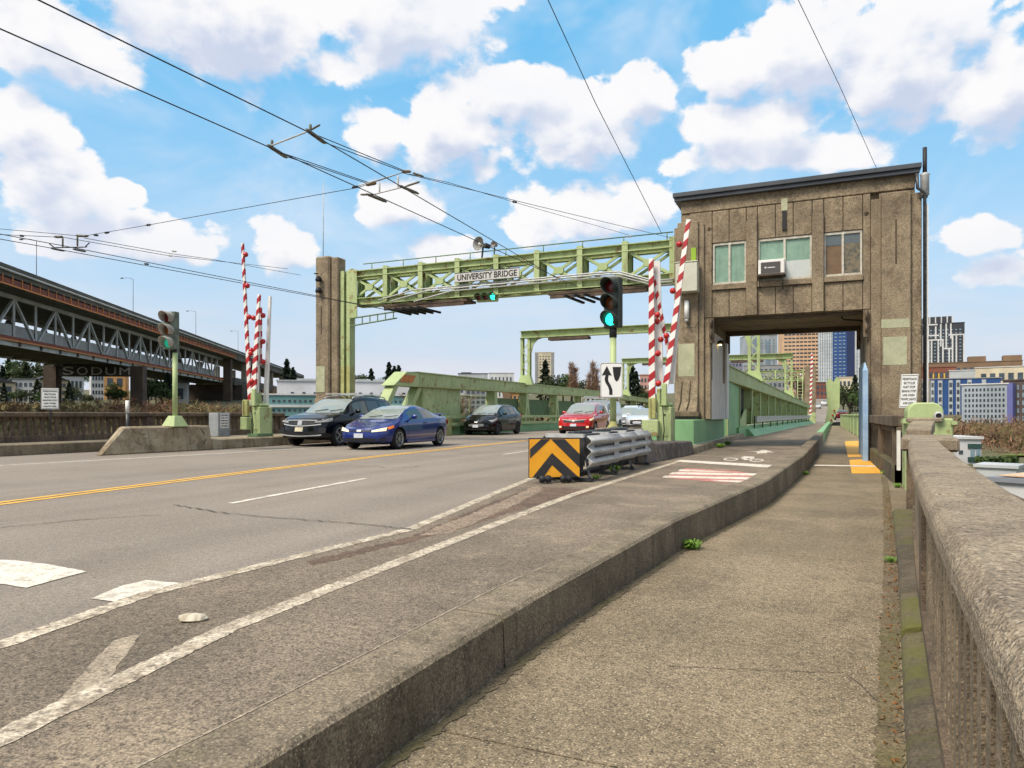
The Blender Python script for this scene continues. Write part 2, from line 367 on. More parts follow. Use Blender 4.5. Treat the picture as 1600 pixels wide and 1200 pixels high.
# ------------------------------------------------------------------ terrain, water, road, pavements
def interp(path, y):
    if y <= path[0][1]: return path[0][0]
    for (xa, ya), (xb, yb) in zip(path, path[1:]):
        if y <= yb: return xa + (xb - xa) * (y - ya) / (yb - ya)
    return path[-1][0]
def hgt(x, y):
    r = math.hypot(x, y)
    pts = [(0, -15), (45, -15), (62, -11.5), (100, -6.5), (140, -2.2), (220, 2.5), (400, 11), (650, 20), (1000, 30), (2500, 42), (6000, 46)]
    h = pts[-1][1]
    for (ra, ha), (rb, hb) in zip(pts, pts[1:]):
        if r <= rb: h = ha + (hb - ha) * (r - ra) / (rb - ra); break
    h += math.sin(x * .021 + 1) * math.cos(y * .017) * min(1.2, r * .004)
    if x > 12 and y > 0:                  # the shore on this side lies lower
        k = min(1, (x - 12) / 20); pr2 = [(0, -15), (62, -11.5), (100, -8.5), (140, -6.2), (205, -2.6), (262, -.8), (420, 5), (650, 16), (6000, 46)]
        for (ra, ha), (rb, hb) in zip(pr2, pr2[1:]):
            if r <= rb: h = h * (1 - k) + k * (ha + (hb - ha) * (r - ra) / (rb - ra)); break
    if -24 < x < 12 and y < 600: h = min(h, road_z(y) - 1.2) if y > 95 else min(h, -9)
    return h
def road_z(y):
    pts = [(-60, 0), (100, 0), (140, .35), (200, 2.0), (300, 5.6), (450, 10.5), (700, 17)]
    for (ya, za), (yb, zb) in zip(pts, pts[1:]):
        if y <= yb: return za + (zb - za) * max(0, (y - ya)) / (yb - ya)
    return 17
mb = MB(); rings = [0, 20, 40, 52, 62, 80, 100, 120, 140, 170, 200, 240, 300, 380, 480, 650, 900, 1400, 2500, 5500]; NS = 120
vs = []
for r in rings:
    for k in range(NS):
        a = 2 * math.pi * k / NS; x, y = r * math.sin(a), r * math.cos(a); vs.append((x, y, hgt(x, y)))
mb.add(vs, [(i * NS + k, i * NS + (k + 1) % NS, (i + 1) * NS + (k + 1) % NS, (i + 1) * NS + k) for i in range(len(rings) - 1) for k in range(NS)], True)
ground_m = M('ground', (96, 88, 58), (78, 82, 50), .06, .95, speck=.2, speck_sc=3, patch=.8, patch_c=(116, 98, 72), patch_sc=.05)
structure('ground', mb, ground_m)
water_m = M('water', (52, 66, 70), rough=.12, spec=.8)
structure('water', MB().sheet([(-160, -160), (160, -160), (160, 160), (-160, 160)], -12.6), water_m)

KERB = [(-1.66, -8), (-1.58, 0), (-1.51, 2.19), (-1.48, 3.82), (-1.26, 6.8), (-.71, 10.8), (-.35, 17), (-.12, 25), (.09, 37.5), (.45, 60), (.95, 88), (1.1, 110)]
WALKR = [(.0, -8), (.1, .3), (.31, 3.27), (.6, 6.9), (1.13, 14.56), (1.25, 16.8), (1.25, 26.2), (1.9, 27), (1.9, 110)]
EDGE = [(-3.0, -8), (-3.3, 0), (-3.41, 1.99), (-3.60, 2.9), (-3.52, 4.4), (-3.44, 5.5), (-3.95, 8.3), (-4.36, 10.7), (-4.6, 12.6)]
YEL = [(-8.1, -8), (-8.88, 5.17), (-9.65, 10.09), (-10.27, 15.2), (-11.0, 26.7), (-11.3, 40), (-10.6, 90), (-10.6, 110)]
ys = [-30, -8, 0, 5, 10, 15, 20, 26, 30, 40, 60, 90, 100, 120, 140, 170, 200, 250, 300, 375, 450, 700]
mb = MB(); vs = []
for y in ys:
    lx = -19.3 if y < 15 else (-18.6 if y < 24 else -18.4 + (y - 24) * .03)
    rx = interp(KERB, y) - .28 if y <= 110 else 4.5
    vs += [(lx, y, road_z(y)), (rx, y, road_z(y))]
mb.add(vs, [(2 * i, 2 * i + 1, 2 * i + 3, 2 * i + 2) for i in range(len(ys) - 1)])
road = structure('road', mb, asphalt)
structure('bridge_deck', MB().box(-22, 3.2, -30, 100, -1.1, -.4), concrete_d)
# darker bike lane between the white edge line and the kerb
mb = MB(); vs = []; yb = [-8, -4, 0, 2, 2.9, 4.4, 5.5, 8.3, 10.7, 12.6, 14.7, 17, 19, 25, 31, 37.5, 60, 89]
for y in yb:
    l = interp(EDGE, y) if y < 12.6 else (-3.5 if y < 25 else -3.46 + (y - 36) * .034 if y > 36 else -3.46)
    vs += [(l, y, .004), (interp(KERB, y) - .27, y, .004)]
mb.add(vs, [(2 * i, 2 * i + 1, 2 * i + 3, 2 * i + 2) for i in range(len(yb) - 1)])
structure('bike_lane', mb, asph_b)

# worn edges: an irregular outline for every painted mark
def worn(poly, amp, step=.06, seed=1):
    rr = random.Random(seed); out = []; n = len(poly)
    for i in range(n):
        a, b = Vector(poly[i][:2]), Vector(poly[(i + 1) % n][:2]); L = (b - a).length; k = max(1, min(60, int(L / step))); nrm = Vector((b.y - a.y, a.x - b.x)).normalized() if L else Vector((0, 0))
        for j in range(k): out.append(a.lerp(b, j / k) + (nrm * rr.uniform(-amp, amp) if j else Vector((0, 0))))
    return [(p.x, p.y) for p in out]
def line(name, path, w, z, mat, amp=.006, parent=None, seed=1, step=.12):
    rr = random.Random(seed); pts = []
    for (xa, ya), (xb, yb_) in zip(path, path[1:]):
        L = math.hypot(xb - xa, yb_ - ya); k = max(1, min(150, int(L / step)))
        pts += [(xa + (xb - xa) * j / k, ya + (yb_ - ya) * j / k) for j in range(k)]
    pts.append(path[-1]); vs = []
    for i, p in enumerate(pts):
        q0, q1 = pts[max(0, i - 1)], pts[min(len(pts) - 1, i + 1)]
        d = Vector((q1[0] - q0[0], q1[1] - q0[1])).normalized(); nn = Vector((d.y, -d.x))
        for s in (-1, 1):
            o = s * w / 2 + rr.uniform(-amp, amp); vs.append((p[0] + nn.x * o, p[1] + nn.y * o, z))
    m_ = MB().add(vs, [(2 * i, 2 * i + 1, 2 * i + 3, 2 * i + 2) for i in range(len(pts) - 1)])
    return structure(name, m_, mat)
def mark(name, px, z, mat, amp=.004, seed=1):
    poly = [at_z(x, y, z)[:2] for x, y in px]
    return structure(name, MB().sheet(worn(poly, amp, .05, seed), z), mat)
line('white_edge_line', EDGE, .12, .0068, paint_w, .007, seed=2, step=.035)
line('bike_lane_line', [(-2.1, -3), (-2.3, 0), (-2.43, 1.42), (-2.66, 2.6), (-2.72, 3.6), (-2.79, 5.02), (-2.92, 7.4), (-2.98, 8.87), (-2.97, 12), (-2.93, 15.6)], .125, .0068, paint_w, .006, seed=3, step=.03)
for o in (-.10, .10):
    line('yellow_center_line', [(x + o, y) for x, y in YEL], .11, .005, paint_y, .008, seed=4)
line('lane_dash_line', [(-6.39, 6.27), (-6.86, 9.6)], .10, .005, paint_wc, .006, seed=5)
line('lane_dash_line', [(-7.69, 16.9), (-7.85, 20.2)], .10, .005, paint_wc, .006, seed=6)
line('lane_dash_line', [(-5.6, -3), (-5.95, 1.0)], .10, .005, paint_wc, .006, seed=7)
line('white_lane_line', [(-15.9, -4), (-15.5, 9.1), (-14.9, 13.91), (-14.75, 16.45), (-14.6, 26)], .11, .005, paint_wc, .008, seed=8)
mark('crosswalk_marking', [(-40, 872), (30, 876), (85, 883), (135, 893), (90, 905), (42, 918), (-40, 906)], .005, paint_wc, .006, 9)
mark('crosswalk_marking', [(142, 935), (195, 942), (245, 928), (290, 912), (230, 906), (190, 915)], .005, paint_wc, .006, 10)
mark('faded_marking', [(176, 1001), (222, 989), (168, 1062), (112, 1108), (66, 1118), (110, 1075)], .0056, paint_f, .008, 11)
B8 = lambda l: [(1000 + x / 5.333, 640 + y / 5.333) for x, y in l]
mark('bike_lane_stop_line', B8([(280, 432), (345, 419), (1185, 466), (1130, 486)]), .0068, paint_wc, .006, 12)
mark('red_crossing_marking', B8([(385, 488), (800, 512), (1020, 545), (880, 608), (700, 608), (195, 566)]), .0068, paint_p, .02, 13)
for i, q in enumerate([[(335, 497), (318, 513), (800, 522), (560, 507)], [(275, 521), (240, 538), (1000, 550), (1030, 532)], [(210, 550), (182, 565), (905, 582), (955, 564)], [(590, 585), (650, 597), (848, 610), (885, 592)]]):
    mark('white_crossing_stripe', B8(q), .0092, paint_wc, .006, 20 + i)
def ringpx(cx, cy, rx, ry):
    n = 28; a = [at_z(cx + rx * math.cos(2 * math.pi * k / n), cy + ry * math.sin(2 * math.pi * k / n), .0068) for k in range(n)]
    b = [at_z(cx + rx * .74 * math.cos(2 * math.pi * k / n), cy + ry * .58 * math.sin(2 * math.pi * k / n), .0068) for k in range(n)]
    return a, b, n
mbk = MB()
for cx, cy in ((757, 413), (972, 422)):
    a, b, n = ringpx(1000 + cx / 5.333, 640 + cy / 5.333, 62 / 5.333, 12 / 5.333)
    mbk.add(a + b, [(k, (k + 1) % n, n + (k + 1) % n, n + k) for k in range(n)])
for q in ([(838, 397), (870, 388), (955, 392), (948, 402), (875, 404)], [(838, 404), (875, 404), (915, 416), (872, 420)], [(905, 404), (948, 402), (980, 420), (955, 420)]):
    mbk.sheet([at_z(x, y, .0068)[:2] for x, y in B8(q)], .0068)
structure('bike_symbol_marking', mbk, paint_wc)
mark('arrow_marking', B8([(898, 349), (985, 346), (1022, 336), (1048, 337), (1120, 358), (1062, 355), (1060, 362), (972, 366), (975, 353)]), .0068, paint_wc, .004, 31)
# dirt and gravel gathered along the edge line, before the crash cushion
mark('dirt_patch', [(480, 877), (560, 858), (640, 839), (700, 814), (760, 788), (835, 760), (900, 764), (935, 768), (868, 782), (790, 802), (720, 826), (640, 846), (560, 866), (490, 884)], .0056, dirt, .03, 40)
mb = MB()
for i in range(260):
    p = at_z(rnd.uniform(480, 900), rnd.uniform(762, 850), .005)
    if p.x < interp(EDGE, p.y) - .05 or p.x > -3.15 or p.y < 4.5: continue
    s = rnd.uniform(.002, .007); mb.tube([(p.x, p.y, .004), (p.x + s * .7, p.y + s * .3, .004 + s)], [s, s * .4], 5)
for i in range(70):
    p = at_z(rnd.uniform(60, 900), rnd.uniform(800, 1080), .005)
    if p.x > -1.8 or p.x < -3.9: continue
    s = rnd.uniform(.0015, .004); mb.tube([(p.x, p.y, .004), (p.x + s * .7, p.y + s * .3, .004 + s)], [s, s * .4], 5)
o = put('gravel', mb.mesh('gravel', dirt)); o['kind'] = 'stuff'
# cracks in the asphalt, as sunken dark seams
crack_m = M('crack_filler', (56, 50, 45), rough=.95)
def crack(px, w, z, seed, name='road_crack'):
    rr = random.Random(seed); pts = []
    for (a, b), (c_, d_) in zip(px, px[1:]):
        for j in range(14): pts.append(at_z(a + (c_ - a) * j / 14, b + (d_ - b) * j / 14 + rr.uniform(-1, 1) * .8, z)[:2])
    line(name, [tuple(p) for p in pts], w, z, crack_m, w * .35, seed=seed, step=.2)
crack([(270, 788), (350, 801), (470, 811), (590, 820), (652, 828)], .016, .011, 50)
crack([(0, 824), (120, 812), (260, 803)], .012, .006, 51)
crack([(530, 726), (620, 731), (660, 728)], .014, .006, 53)
crack([(1322, 1052), (1345, 1070), (1365, 1090), (1398, 1114)], .004, -.256, 52, 'sidewalk_crack')
crack([(1330, 1051), (1372, 1054), (1404, 1058)], .003, -.256, 54, 'sidewalk_crack')

# raised kerb: concrete lengths with open joints, its face drops to the lower pavement
def lip(y): return .012 if y < 4 else (.012 + (y - 4) * .013 if y < 12 else min(.20, .116 + (y - 12) * .0068))
kerb = bpy.data.objects.new('kerb', None); C.objects.link(kerb); kerb['kind'] = 'structure'
cuts = [-8, -4, -.2, 3.3, 6.75, 10.2, 13.8, 17.5, 21.5, 26, 31, 36.5]
for a, b in zip(cuts, cuts[1:]):
    n = 8; path = [(interp(KERB, y), y, 0) for y in [a + .008 + (b - a - .016) * k / n for k in range(n + 1)]]
    secs = [[(0, -.42), (-.012, lip(p[1]) - .02), (-.035, lip(p[1])), (-.29, lip(p[1]) + .004), (-.31, -.1)] for p in path]
    part('kerb_stone', MB().sweep(path, secs), concrete_k, kerb)
kerb2 = MB(); path = [(interp(KERB, y), y, 0) for y in (36.51, 45, 60, 75, 92)]
kerb2.sweep(path, [(0, -.42), (-.012, .21), (-.035, .23), (-.29, .23), (-.31, -.1)])
part('painted_kerb', kerb2, green_k, kerb)
# lower pavement in long slabs
walk = bpy.data.objects.new('sidewalk', None); C.objects.link(walk); walk['kind'] = 'structure'
for a, b in zip([-8, -1.6, 2.55, 7.0, 11.6, 15.4, 19.2, 23, 26.2, 32, 40, 50, 62, 76], [-1.6, 2.55, 7.0, 11.6, 15.4, 19.2, 23, 26.2, 32, 40, 50, 62, 76, 92]):
    g_ = .006; yy = [a + g_ + (b - a - 2 * g_) * k / 4 for k in range(5)]; m_ = MB()
    top = [(interp(KERB, y) - .05, y) for y in yy] + [(interp(WALKR, y + .001) + (.25 if y < 26.1 else .4), y) for y in yy[::-1]]
    n = len(top); m_.add([(x, y, -.26) for x, y in top] + [(x, y, -.40) for x, y in top], [tuple(range(n))] + [(i, n + i, n + (i + 1) % n, (i + 1) % n) for i in range(n)])
    part('pavement_slab', m_, sidew, walk)
part('slab_bed', MB().add([(x, y, -.275) for x, y in [(-1.7, -8), (-1.3, 7), (-.4, 17), (.3, 50), (1, 92), (2.3, 92), (2.3, 27), (1.6, 26.5), (1.5, 17), (.8, 7), (.2, -8)]], [tuple(range(11))]), concrete_g, walk)
# yellow tactile pads, the white stop line across them
for px, lab in (([(1320, 690), (1345, 689), (1364, 713.5), (1325, 714.5)], 'yellow tactile pad on the pavement inside the tower archway, farther of the two'), ([(1327, 719), (1367, 717.5), (1385, 740), (1331, 740)], 'yellow tactile pad crossed by the white stop line before the tower archway')):
    q = [at_z(x, y, -.26) for x, y in px]; m_ = MB().hexa([(p.x, p.y, -.259) for p in q], [(p.x, p.y, -.249) for p in q])
    solo('tactile_pad', m_, tact, lab, 'tactile paving', 'yellow tactile pads on the pavement')
mark('sidewalk_stop_line', [(1272, 728), (1273, 726), (1374, 727.5), (1376, 729.5)], -.245, paint_wc, .003, 60)
# patches of dark wear, damp and moss at the pavement's edge
litter = MB(); mossb = MB()
for i in range(420):
    y = rnd.uniform(2.2, 14.5); x = interp(WALKR, y) - abs(rnd.gauss(0, .05)) - .005
    s = rnd.uniform(.006, .018); a = rnd.uniform(0, 6.3)
    litter.add([(x + s * math.cos(a), y + s * math.sin(a), -.257), (x - s * .5 * math.sin(a), y + s * .5 * math.cos(a), -.247 + rnd.uniform(0, .006)), (x - s * math.cos(a), y - s * math.sin(a), -.256), (x + s * .5 * math.sin(a), y - s * .5 * math.cos(a), -.250)], [(0, 1, 2, 3)])
leaf_m = M('fallen_leaf', (132, 84, 40), (92, 70, 36), 40, .9)
o = put('fallen_leaves', litter.mesh('fallen_leaves', leaf_m, False)); o['kind'] = 'stuff'
line('dirt_strip', [(x + .035, y) for x, y in KERB if -3 < y < 26], .06, -.2555, walk_dirt, .018, seed=70, step=.03)
line('dirt_strip', [(x - .055, y) for x, y in WALKR if -9 < y < 17], .10, -.2555, walk_dirt, .012, seed=71, step=.03)
line('kerb_joint', [(x - .325, y) for x, y in KERB if -9 < y < 20], .010, .0062, paint_f, .004, seed=72, step=.1)
mark('sand_patch', [(655, 837), (690, 820), (735, 803), (790, 781), (838, 758), (850, 764), (800, 791), (745, 816), (700, 834)], .0062, sand, .03, 73)
for i, (px, w) in enumerate((([(1042, 1040), (1180, 1046), (1330, 1052)], .004), ([(905, 905), (935, 893), (1010, 884)], .003),)):
    crack(px, w, -.2565 if i in (0,) else .0058, 80 + i, 'sidewalk_crack' if i == 0 else 'lane_crack')
# weeds
weed_m = M('weed_leaf', (104, 138, 40), (78, 112, 34), 25, .7)
def weed(px, py, z, s, label, n=60):
    p = at_z(px, py, z); m_ = MB()
    for i in range(n):
        a = rnd.uniform(0, 6.28); r = rnd.uniform(.1, 1) * s; h = rnd.uniform(.25, .75) * s; w = rnd.uniform(.05, .11) * s
        b = Vector((rnd.gauss(0, .25) * s, rnd.gauss(0, .25) * s, 0)); d = Vector((math.cos(a), math.sin(a), 0)); q = Vector((-d.y, d.x, 0)) * w
        m_.add([b, b + d * r * .5 + q + Vector((0, 0, h)), b + d * r + Vector((0, 0, h * .7)), b + d * r * .5 - q + Vector((0, 0, h))], [(0, 1, 2, 3)])
    o = put('weed', m_.mesh('weed', weed_m, False)); o.location = p; tag(o, label, 'weed', 'weeds in the pavement joints')
weed(1080, 858, -.26, .13, 'bright green weed at the kerb foot, nearest and largest of the weeds', 110)
weed(1259, 742, -.26, .12, 'small green weed at the kerb foot beside the white stop line')
weed(1385, 742, -.26, .15, 'green weed beside the yellow tactile pad at the balustrade foot')
weed(1402, 762, -.26, .11, 'tiny green weed at the foot of the green cabinet')
weed(1271, 712, -.26, .12, 'green weed at the kerb opposite the tactile pads')
weed(960, 737, .0, .16, 'green weed clump at the foot of the dark barrier wall behind the crash cushion', 110)
weed(932, 749, .0, .11, 'low green weed under the crash cushion rail')
weed(1125, 700, .0, .20, 'grassy weed growing along the low concrete step beside the bike lane', 120)
weed(1137, 695, .0, .18, 'second grassy weed on the step below the green plate girder', 100)
weed(1392, 879, -.26, .07, 'small weed at the foot of the mossy concrete curb beside the pavement')
# pale broken stone on the bike lane
b_ = bmesh.new(); bmesh.ops.create_icosphere(b_, subdivisions=2, radius=1)
for v in b_.verts: v.co = Vector((v.co.x * .075, v.co.y * .045, max(v.co.z, -.3) * .03)) * rnd.uniform(.82, 1.1)
me = bpy.data.meshes.new('broken_stone'); b_.to_mesh(me); b_.free(); me.materials.append(M('pale_stone', (198, 188, 168), (160, 148, 128), 20, .9, bump=.4))
o = put('broken_stone', me); p = at_z(301, 971, .0); o.location = (p.x, p.y, .014); o.rotation_euler = (0, 0, .5); tag(o, 'pale broken stone lying on the bike lane beside the white line', 'stone')

# ------------------------------------------------------------------ parapet beside the camera
def rail_in(y): return .235 + .0685 * (y - 1.35) + (.0022 * (y - 1.35) ** 2 if y > 1.35 else 0)
RT = CAM_H - .30
par = thing('concrete_parapet', 'near rough concrete parapet with slotted balusters and a wide cap beside the pavement', 'parapet', (.5, 4, -.26))
for i, (a, b) in enumerate(((-2.5, .6), (.6, 3.08), (3.08, 6.6), (6.6, 10.32))):
    n = 8; path = [(rail_in(y), y, 0) for y in [a + .004 + (b - a - .008) * k / n for k in range(n + 1)]]
    sec = [(0, RT - .035), (.03, RT), (.29, RT), (.325, RT - .03), (.325, RT - .115), (.02, RT - .115), (.0, RT - .095)]
    part('rail_cap', MB().sweep(path, sec), concrete_r, par, world=True, bevel=.008)
bal = MB().box(-.05, .05, -.042, .042, -.26 + .13, RT - .11)
me = bal.mesh('baluster', M('baluster_concrete', (146, 130, 106), (112, 99, 80), 2.2, .92, speck=.5, speck_sc=90, bump=.6, bump_sc=80, streak=.3, streak_c=(70, 60, 48))); y = -2.3; k = 0
while y < 10.2:
    if abs((y - 2.0) % 3.45) < .16: pass
    o = put('baluster', me, par); o.location = Vector((rail_in(y) + .115, y, 0)) - wpos(par); o.rotation_euler = (0, 0, -.07)
    y += .165; k += 1
for y in (.2, 4.9):
    m_ = MB().box(-.11, .12, -.16, .16, -.26, RT - .11); o = part('rail_post', m_, concrete_d, par); o.location = Vector((rail_in(y) + .15, y, 0)) - wpos(par); o.rotation_euler = (0, 0, -.075)
n = 14; path = [(rail_in(-2.5 + 12.8 * k / n), -2.5 + 12.8 * k / n, 0) for k in range(n + 1)]
part('bottom_rail', MB().sweep(path, [(.04, -.3), (.04, -.1), (.29, -.1), (.29, -.3)]), concrete_d, par, world=True)
# mossy toe kerb in lengths, with broken open joints
for a, b in ((-2.5, 1.1), (1.1, 3.1), (3.1, 4.5), (4.62, 5.5), (5.5, 7.9), (7.9, 10.3)):
    n = 6; yy = [a + .012 + (b - a - .024) * k / n for k in range(n + 1)]
    path = [(interp(WALKR, y) + .0, y, 0) for y in yy]; secs = []
    for p in path:
        w = max(.06, rail_in(p[1]) + .05 - p[0]); secs.append([(0, -.32), (.0, -.195), (.025, -.17), (w, -.145), (w, -.32)])
    part('toe_kerb', MB().sweep(path, secs), concrete_m, par, world=True, bevel=.012)
# end pillar of this parapet, then narrower rail on to the green cabinet
m_ = MB(); y0, y1 = 10.3, 12.1
m_.hexa([(.93, y0, RT - .17), (1.58, y0, RT - .17), (1.76, y1, RT - .17), (1.11, y1, RT - .17)], [(.93, y0, RT + .004), (1.58, y0, RT + .004), (1.76, y1, RT + .004), (1.11, y1, RT + .004)]); part('pillar_cap', m_, concrete_r, par, world=True, bevel=.03)
part('pillar', MB().hexa([(1.0, y0 + .08, -.4), (1.5, y0 + .08, -.4), (1.66, y1 - .08, -.4), (1.16, y1 - .08, -.4)], [(1.0, y0 + .08, RT - .17), (1.5, y0 + .08, RT - .17), (1.66, y1 - .08, RT - .17), (1.16, y1 - .08, RT - .17)]), concrete_d, par, world=True)
part('end_cap', MB().box(1.30, 1.80, 13.3, 13.6, RT + .17, RT + .25), concrete_r, par, world=True, bevel=.02)
path = [(1.16, 12.1, .10), (1.25, 12.7, .16), (1.36, 13.3, .22)]
part('far_rail_cap', MB().sweep(path, [(0, RT - .2), (0, RT - .02), (.33, RT - .02), (.33, RT - .2)]), concrete_r, par, world=True, bevel=.015)
part('far_rail_wall', MB().sweep(path, [(.06, -.4), (.06, RT - .2), (.28, RT - .2), (.28, -.4)]), concrete_d, par, world=True)
# green cabinet with a rounded hood
cab = thing('green_cabinet', 'pale green steel cabinet with rounded hood behind the end of the near concrete parapet', 'cabinet', (1.85, 14.2, -.26))
xs0, xs1 = 1.37, 2.04
prof = [(xs0, .98)]
for k in range(9):
    a = math.pi - math.pi / 2 * k / 8; prof.append((xs0 + .17 + .17 * math.cos(a), 1.09 + .17 * math.sin(a)))
for k in range(9):
    a = math.pi / 2 - math.pi / 2 * k / 8; prof.append((xs1 - .30 + .17 * math.cos(a), 1.09 + .17 * math.sin(a)))
prof.append((xs1 - .13, .98))
part('hood', MB().prism(prof, (0, 14.0, 0), (1, 0, 0), (0, 0, 1), (0, .6, 0)), green_c, cab, world=True, bevel=.02)
part('body', MB().box(xs0 - .03, xs1 + .02, 14.05, 14.6, -.3, .985), green, cab, world=True, bevel=.015)
part('flange', MB().box(xs0 - .08, xs0 - .01, 13.9, 14.3, .90, .96).box(xs1 - .02, xs1 + .06, 13.95, 14.3, .88, .94), green_c, cab, world=True, kind='stuff')
part('lifting_eye', MB().lathe([(.045, 0), (.075, 0), (.075, .04), (.045, .04), (.045, 0)], (1.83, 13.95, 1.03), 18, 'y'), steel, cab, world=True)
part('eye_hole', MB().disc((1.83, 13.965, 1.03), .052, 'y', 16), black, cab, world=True)
# slotted balustrade from the cabinet to the tower pier
bs = thing('slotted_balustrade', 'dark concrete balustrade of narrow vertical slots between the green cabinet and the tower pier', 'balustrade', (1.5, 18.5, -.26))
part('rail_cap', MB().box(1.22, 1.72, 15.2, 22.3, .82, 1.04), concrete_b, bs, world=True, bevel=.02)
part('under_cap', MB().box(1.30, 1.64, 15.2, 22.3, .70, .82), concrete_d, bs, world=True, bevel=.02)
part('plinth', MB().box(1.24, 1.7, 15.3, 22.3, -.3, .12), concrete_m, bs, world=True, bevel=.03)
me = MB().box(1.38, 1.56, -.09, .09, .12, .70).mesh('baluster', concrete_d); y = 15.75
while y < 21.9:
    o = put('baluster', me, bs); o.location = Vector((0, y, 0)) - wpos(bs); y += .27
for y in (15.3, 19.0): part('pier', MB().box(1.26, 1.68, y, y + .38, -.3, .82), concrete_d, bs, world=True, bevel=.02)
part('white_post', MB().box(1.30, 1.36, 15.1, 15.18, .0, .75), white, bs, world=True)

# ------------------------------------------------------------------ control tower over the pavement
YF = 22.5
def q(cx, cy, Y=YF): return at_y(1020 + cx / 3.6364, 220 + cy / 3.6364, Y)
tw = thing('control_tower', 'brown concrete bridge tender tower straddling the pavement with three windows above an archway', 'tower', (-.9, 24.5, -.26))
def tb(name, mat, *a, bevel=0, label=None, kind=None): return part(name, MB().box(*a), mat, tw, label, True, bevel, kind)
XL, XR, ZT, YB = -4.31, 2.56, 7.82, 26.9
XI, XO = -3.22, 1.22                     # archway sides
tb('upper_wall', concrete_t, -3.9, 2.2, YF + .30, YB, 4.07, 7.6)
tb('frieze', concrete_t, -4.1, 2.40, YF + .16, YB, 7.42, ZT, bevel=.02)
cap = MB().box(-4.28, 2.50, YF + .0, YB + .1, ZT - .02, ZT + .10).box(-4.32, 2.54, YF - .06, YB + .16, ZT + .10, ZT + .24)
part('roof_cap', cap, roofm, tw, world=True, bevel=.015)
gx = [333, 430, 528, 592, 695, 797, 905, 972, 1082, 1195]
GX = [q(x, 500).x for x in gx]
zh, zs = 6.38, 5.12
wins = [(338, 526), (597, 901), (973, 1190)]
# upper panels, each slab proud of the wall with an open groove beside it
for a, b in zip(GX, GX[1:]):
    if (a, b) in ((GX[2], GX[3]), (GX[6], GX[7])): continue
    tb('wall_panel', concrete_t, a + .007, b - .007, YF + .17, YF + .30, zh + .03, 7.40, bevel=.012)
    tb('wall_panel', concrete_t, a + .007, b - .007, YF + .17, YF + .30, 4.09, 4.92, bevel=.012)
# edge strips between the outermost grooves and the piers
for a, b in ((q(205, 500).x, GX[0]), (GX[9], q(1240, 500).x)):
    tb('wall_panel', concrete_t, a + .007, b - .007, YF + .15, YF + .30, 4.09, 7.40, bevel=.012)
for a, b in ((GX[2], GX[3]), (GX[6], GX[7])):
    tb('pilaster', concrete_t, a, b, YF + .06, YF + .30, 4.08, 6.98, bevel=.02)
    tb('wall_panel', concrete_t, a + .01, b - .01, YF + .17, YF + .30, 7.0, 7.40, bevel=.012)
tb('groove_backing', concrete_g, -3.15, 1.15, YF + .285, YF + .298, 4.10, 7.40)
blind = M('green_blind', (138, 168, 148), (124, 156, 138), 4, .5, streak=.4, streak_c=(90, 118, 104))
blind_b = M('brown_blind', (124, 84, 48), (104, 70, 42), 4, .7); board = M('white_board', (208, 210, 208), (196, 198, 198), 2, .6)
pattern = M('patterned_curtain', (128, 108, 84), (66, 62, 58), 9, .8, patch=.8, patch_c=(150, 118, 70), patch_sc=12)
frm = M('window_frame_paint', (196, 192, 178), (166, 160, 146), 8, .7)
sky_gl = M('upper_glass', (84, 88, 94), rough=.1, spec=.9)
for wi, (a, b) in enumerate(wins):
    xa, xb = q(a, 500).x, q(b, 500).x; xm = (xa + xb) / 2
    w = part('window', MB().box(xa, xb, YF + .255, YF + .27, zs, zh), blind if wi < 2 else blind_b, tw, ['window with pale green blinds left of the air conditioner', 'wide window with green blinds and a white board in its corner', 'window with a brown blind and a patterned curtain'][wi], True)
    fr = MB().box(xa - .01, xb + .01, YF + .20, YF + .29, zh - .05, zh + .02).box(xa - .01, xb + .01, YF + .20, YF + .29, zs - .02, zs + .05)
    fr.box(xa - .01, xa + .045, YF + .20, YF + .29, zs + .05, zh - .05).box(xb - .045, xb + .01, YF + .20, YF + .29, zs + .05, zh - .05).box(xm - .03, xm + .03, YF + .20, YF + .29, zs + .05, zh - .05)
    part('window_frame', fr, frm, w, world=True)
    for s in (0, 1):
        pa, pb = (xa + .045, xm - .03) if s == 0 else (xm + .03, xb - .045)
        gl = M('pane_%d%d' % (wi, s), (120, 150, 140), rough=.06, spec=.6, alpha=.07); part('pane', MB().box(pa, pb, YF + .225, YF + .229, zs + .05, zh - .05), gl, w, world=True)
    if wi == 1: part('white_board', MB().box(xm + .03, xb - .045, YF + .24, YF + .25, zs + .05, zs + .56), board, w, world=True)
    if wi == 2:
        part('curtain', MB().box(xm + .03, xb - .045, YF + .24, YF + .25, zs + .05, zh - .33), pattern, w, world=True)
        part('upper_glass', MB().box(xa + .045, xm - .03, YF + .24, YF + .25, zh - .36, zh - .05).box(xm + .03, xb - .045, YF + .24, YF + .25, zh - .33, zh - .05), sky_gl, w, world=True, kind='stuff')
    part('sill', MB().box(xa - .04, xb + .04, YF + .10, YF + .30, zs - .19, zs - .02), concrete_t, w, world=True, bevel=.015)
tb('slit_vent', black, q(734, 400).x, q(758, 400).x, YF + .12, YF + .175, q(745, 500).z, q(745, 392).z)
tb('vent_surround', concrete_w, q(728, 400).x, q(764, 400).x, YF + .155, YF + .172, q(745, 388).z, q(745, 318).z)
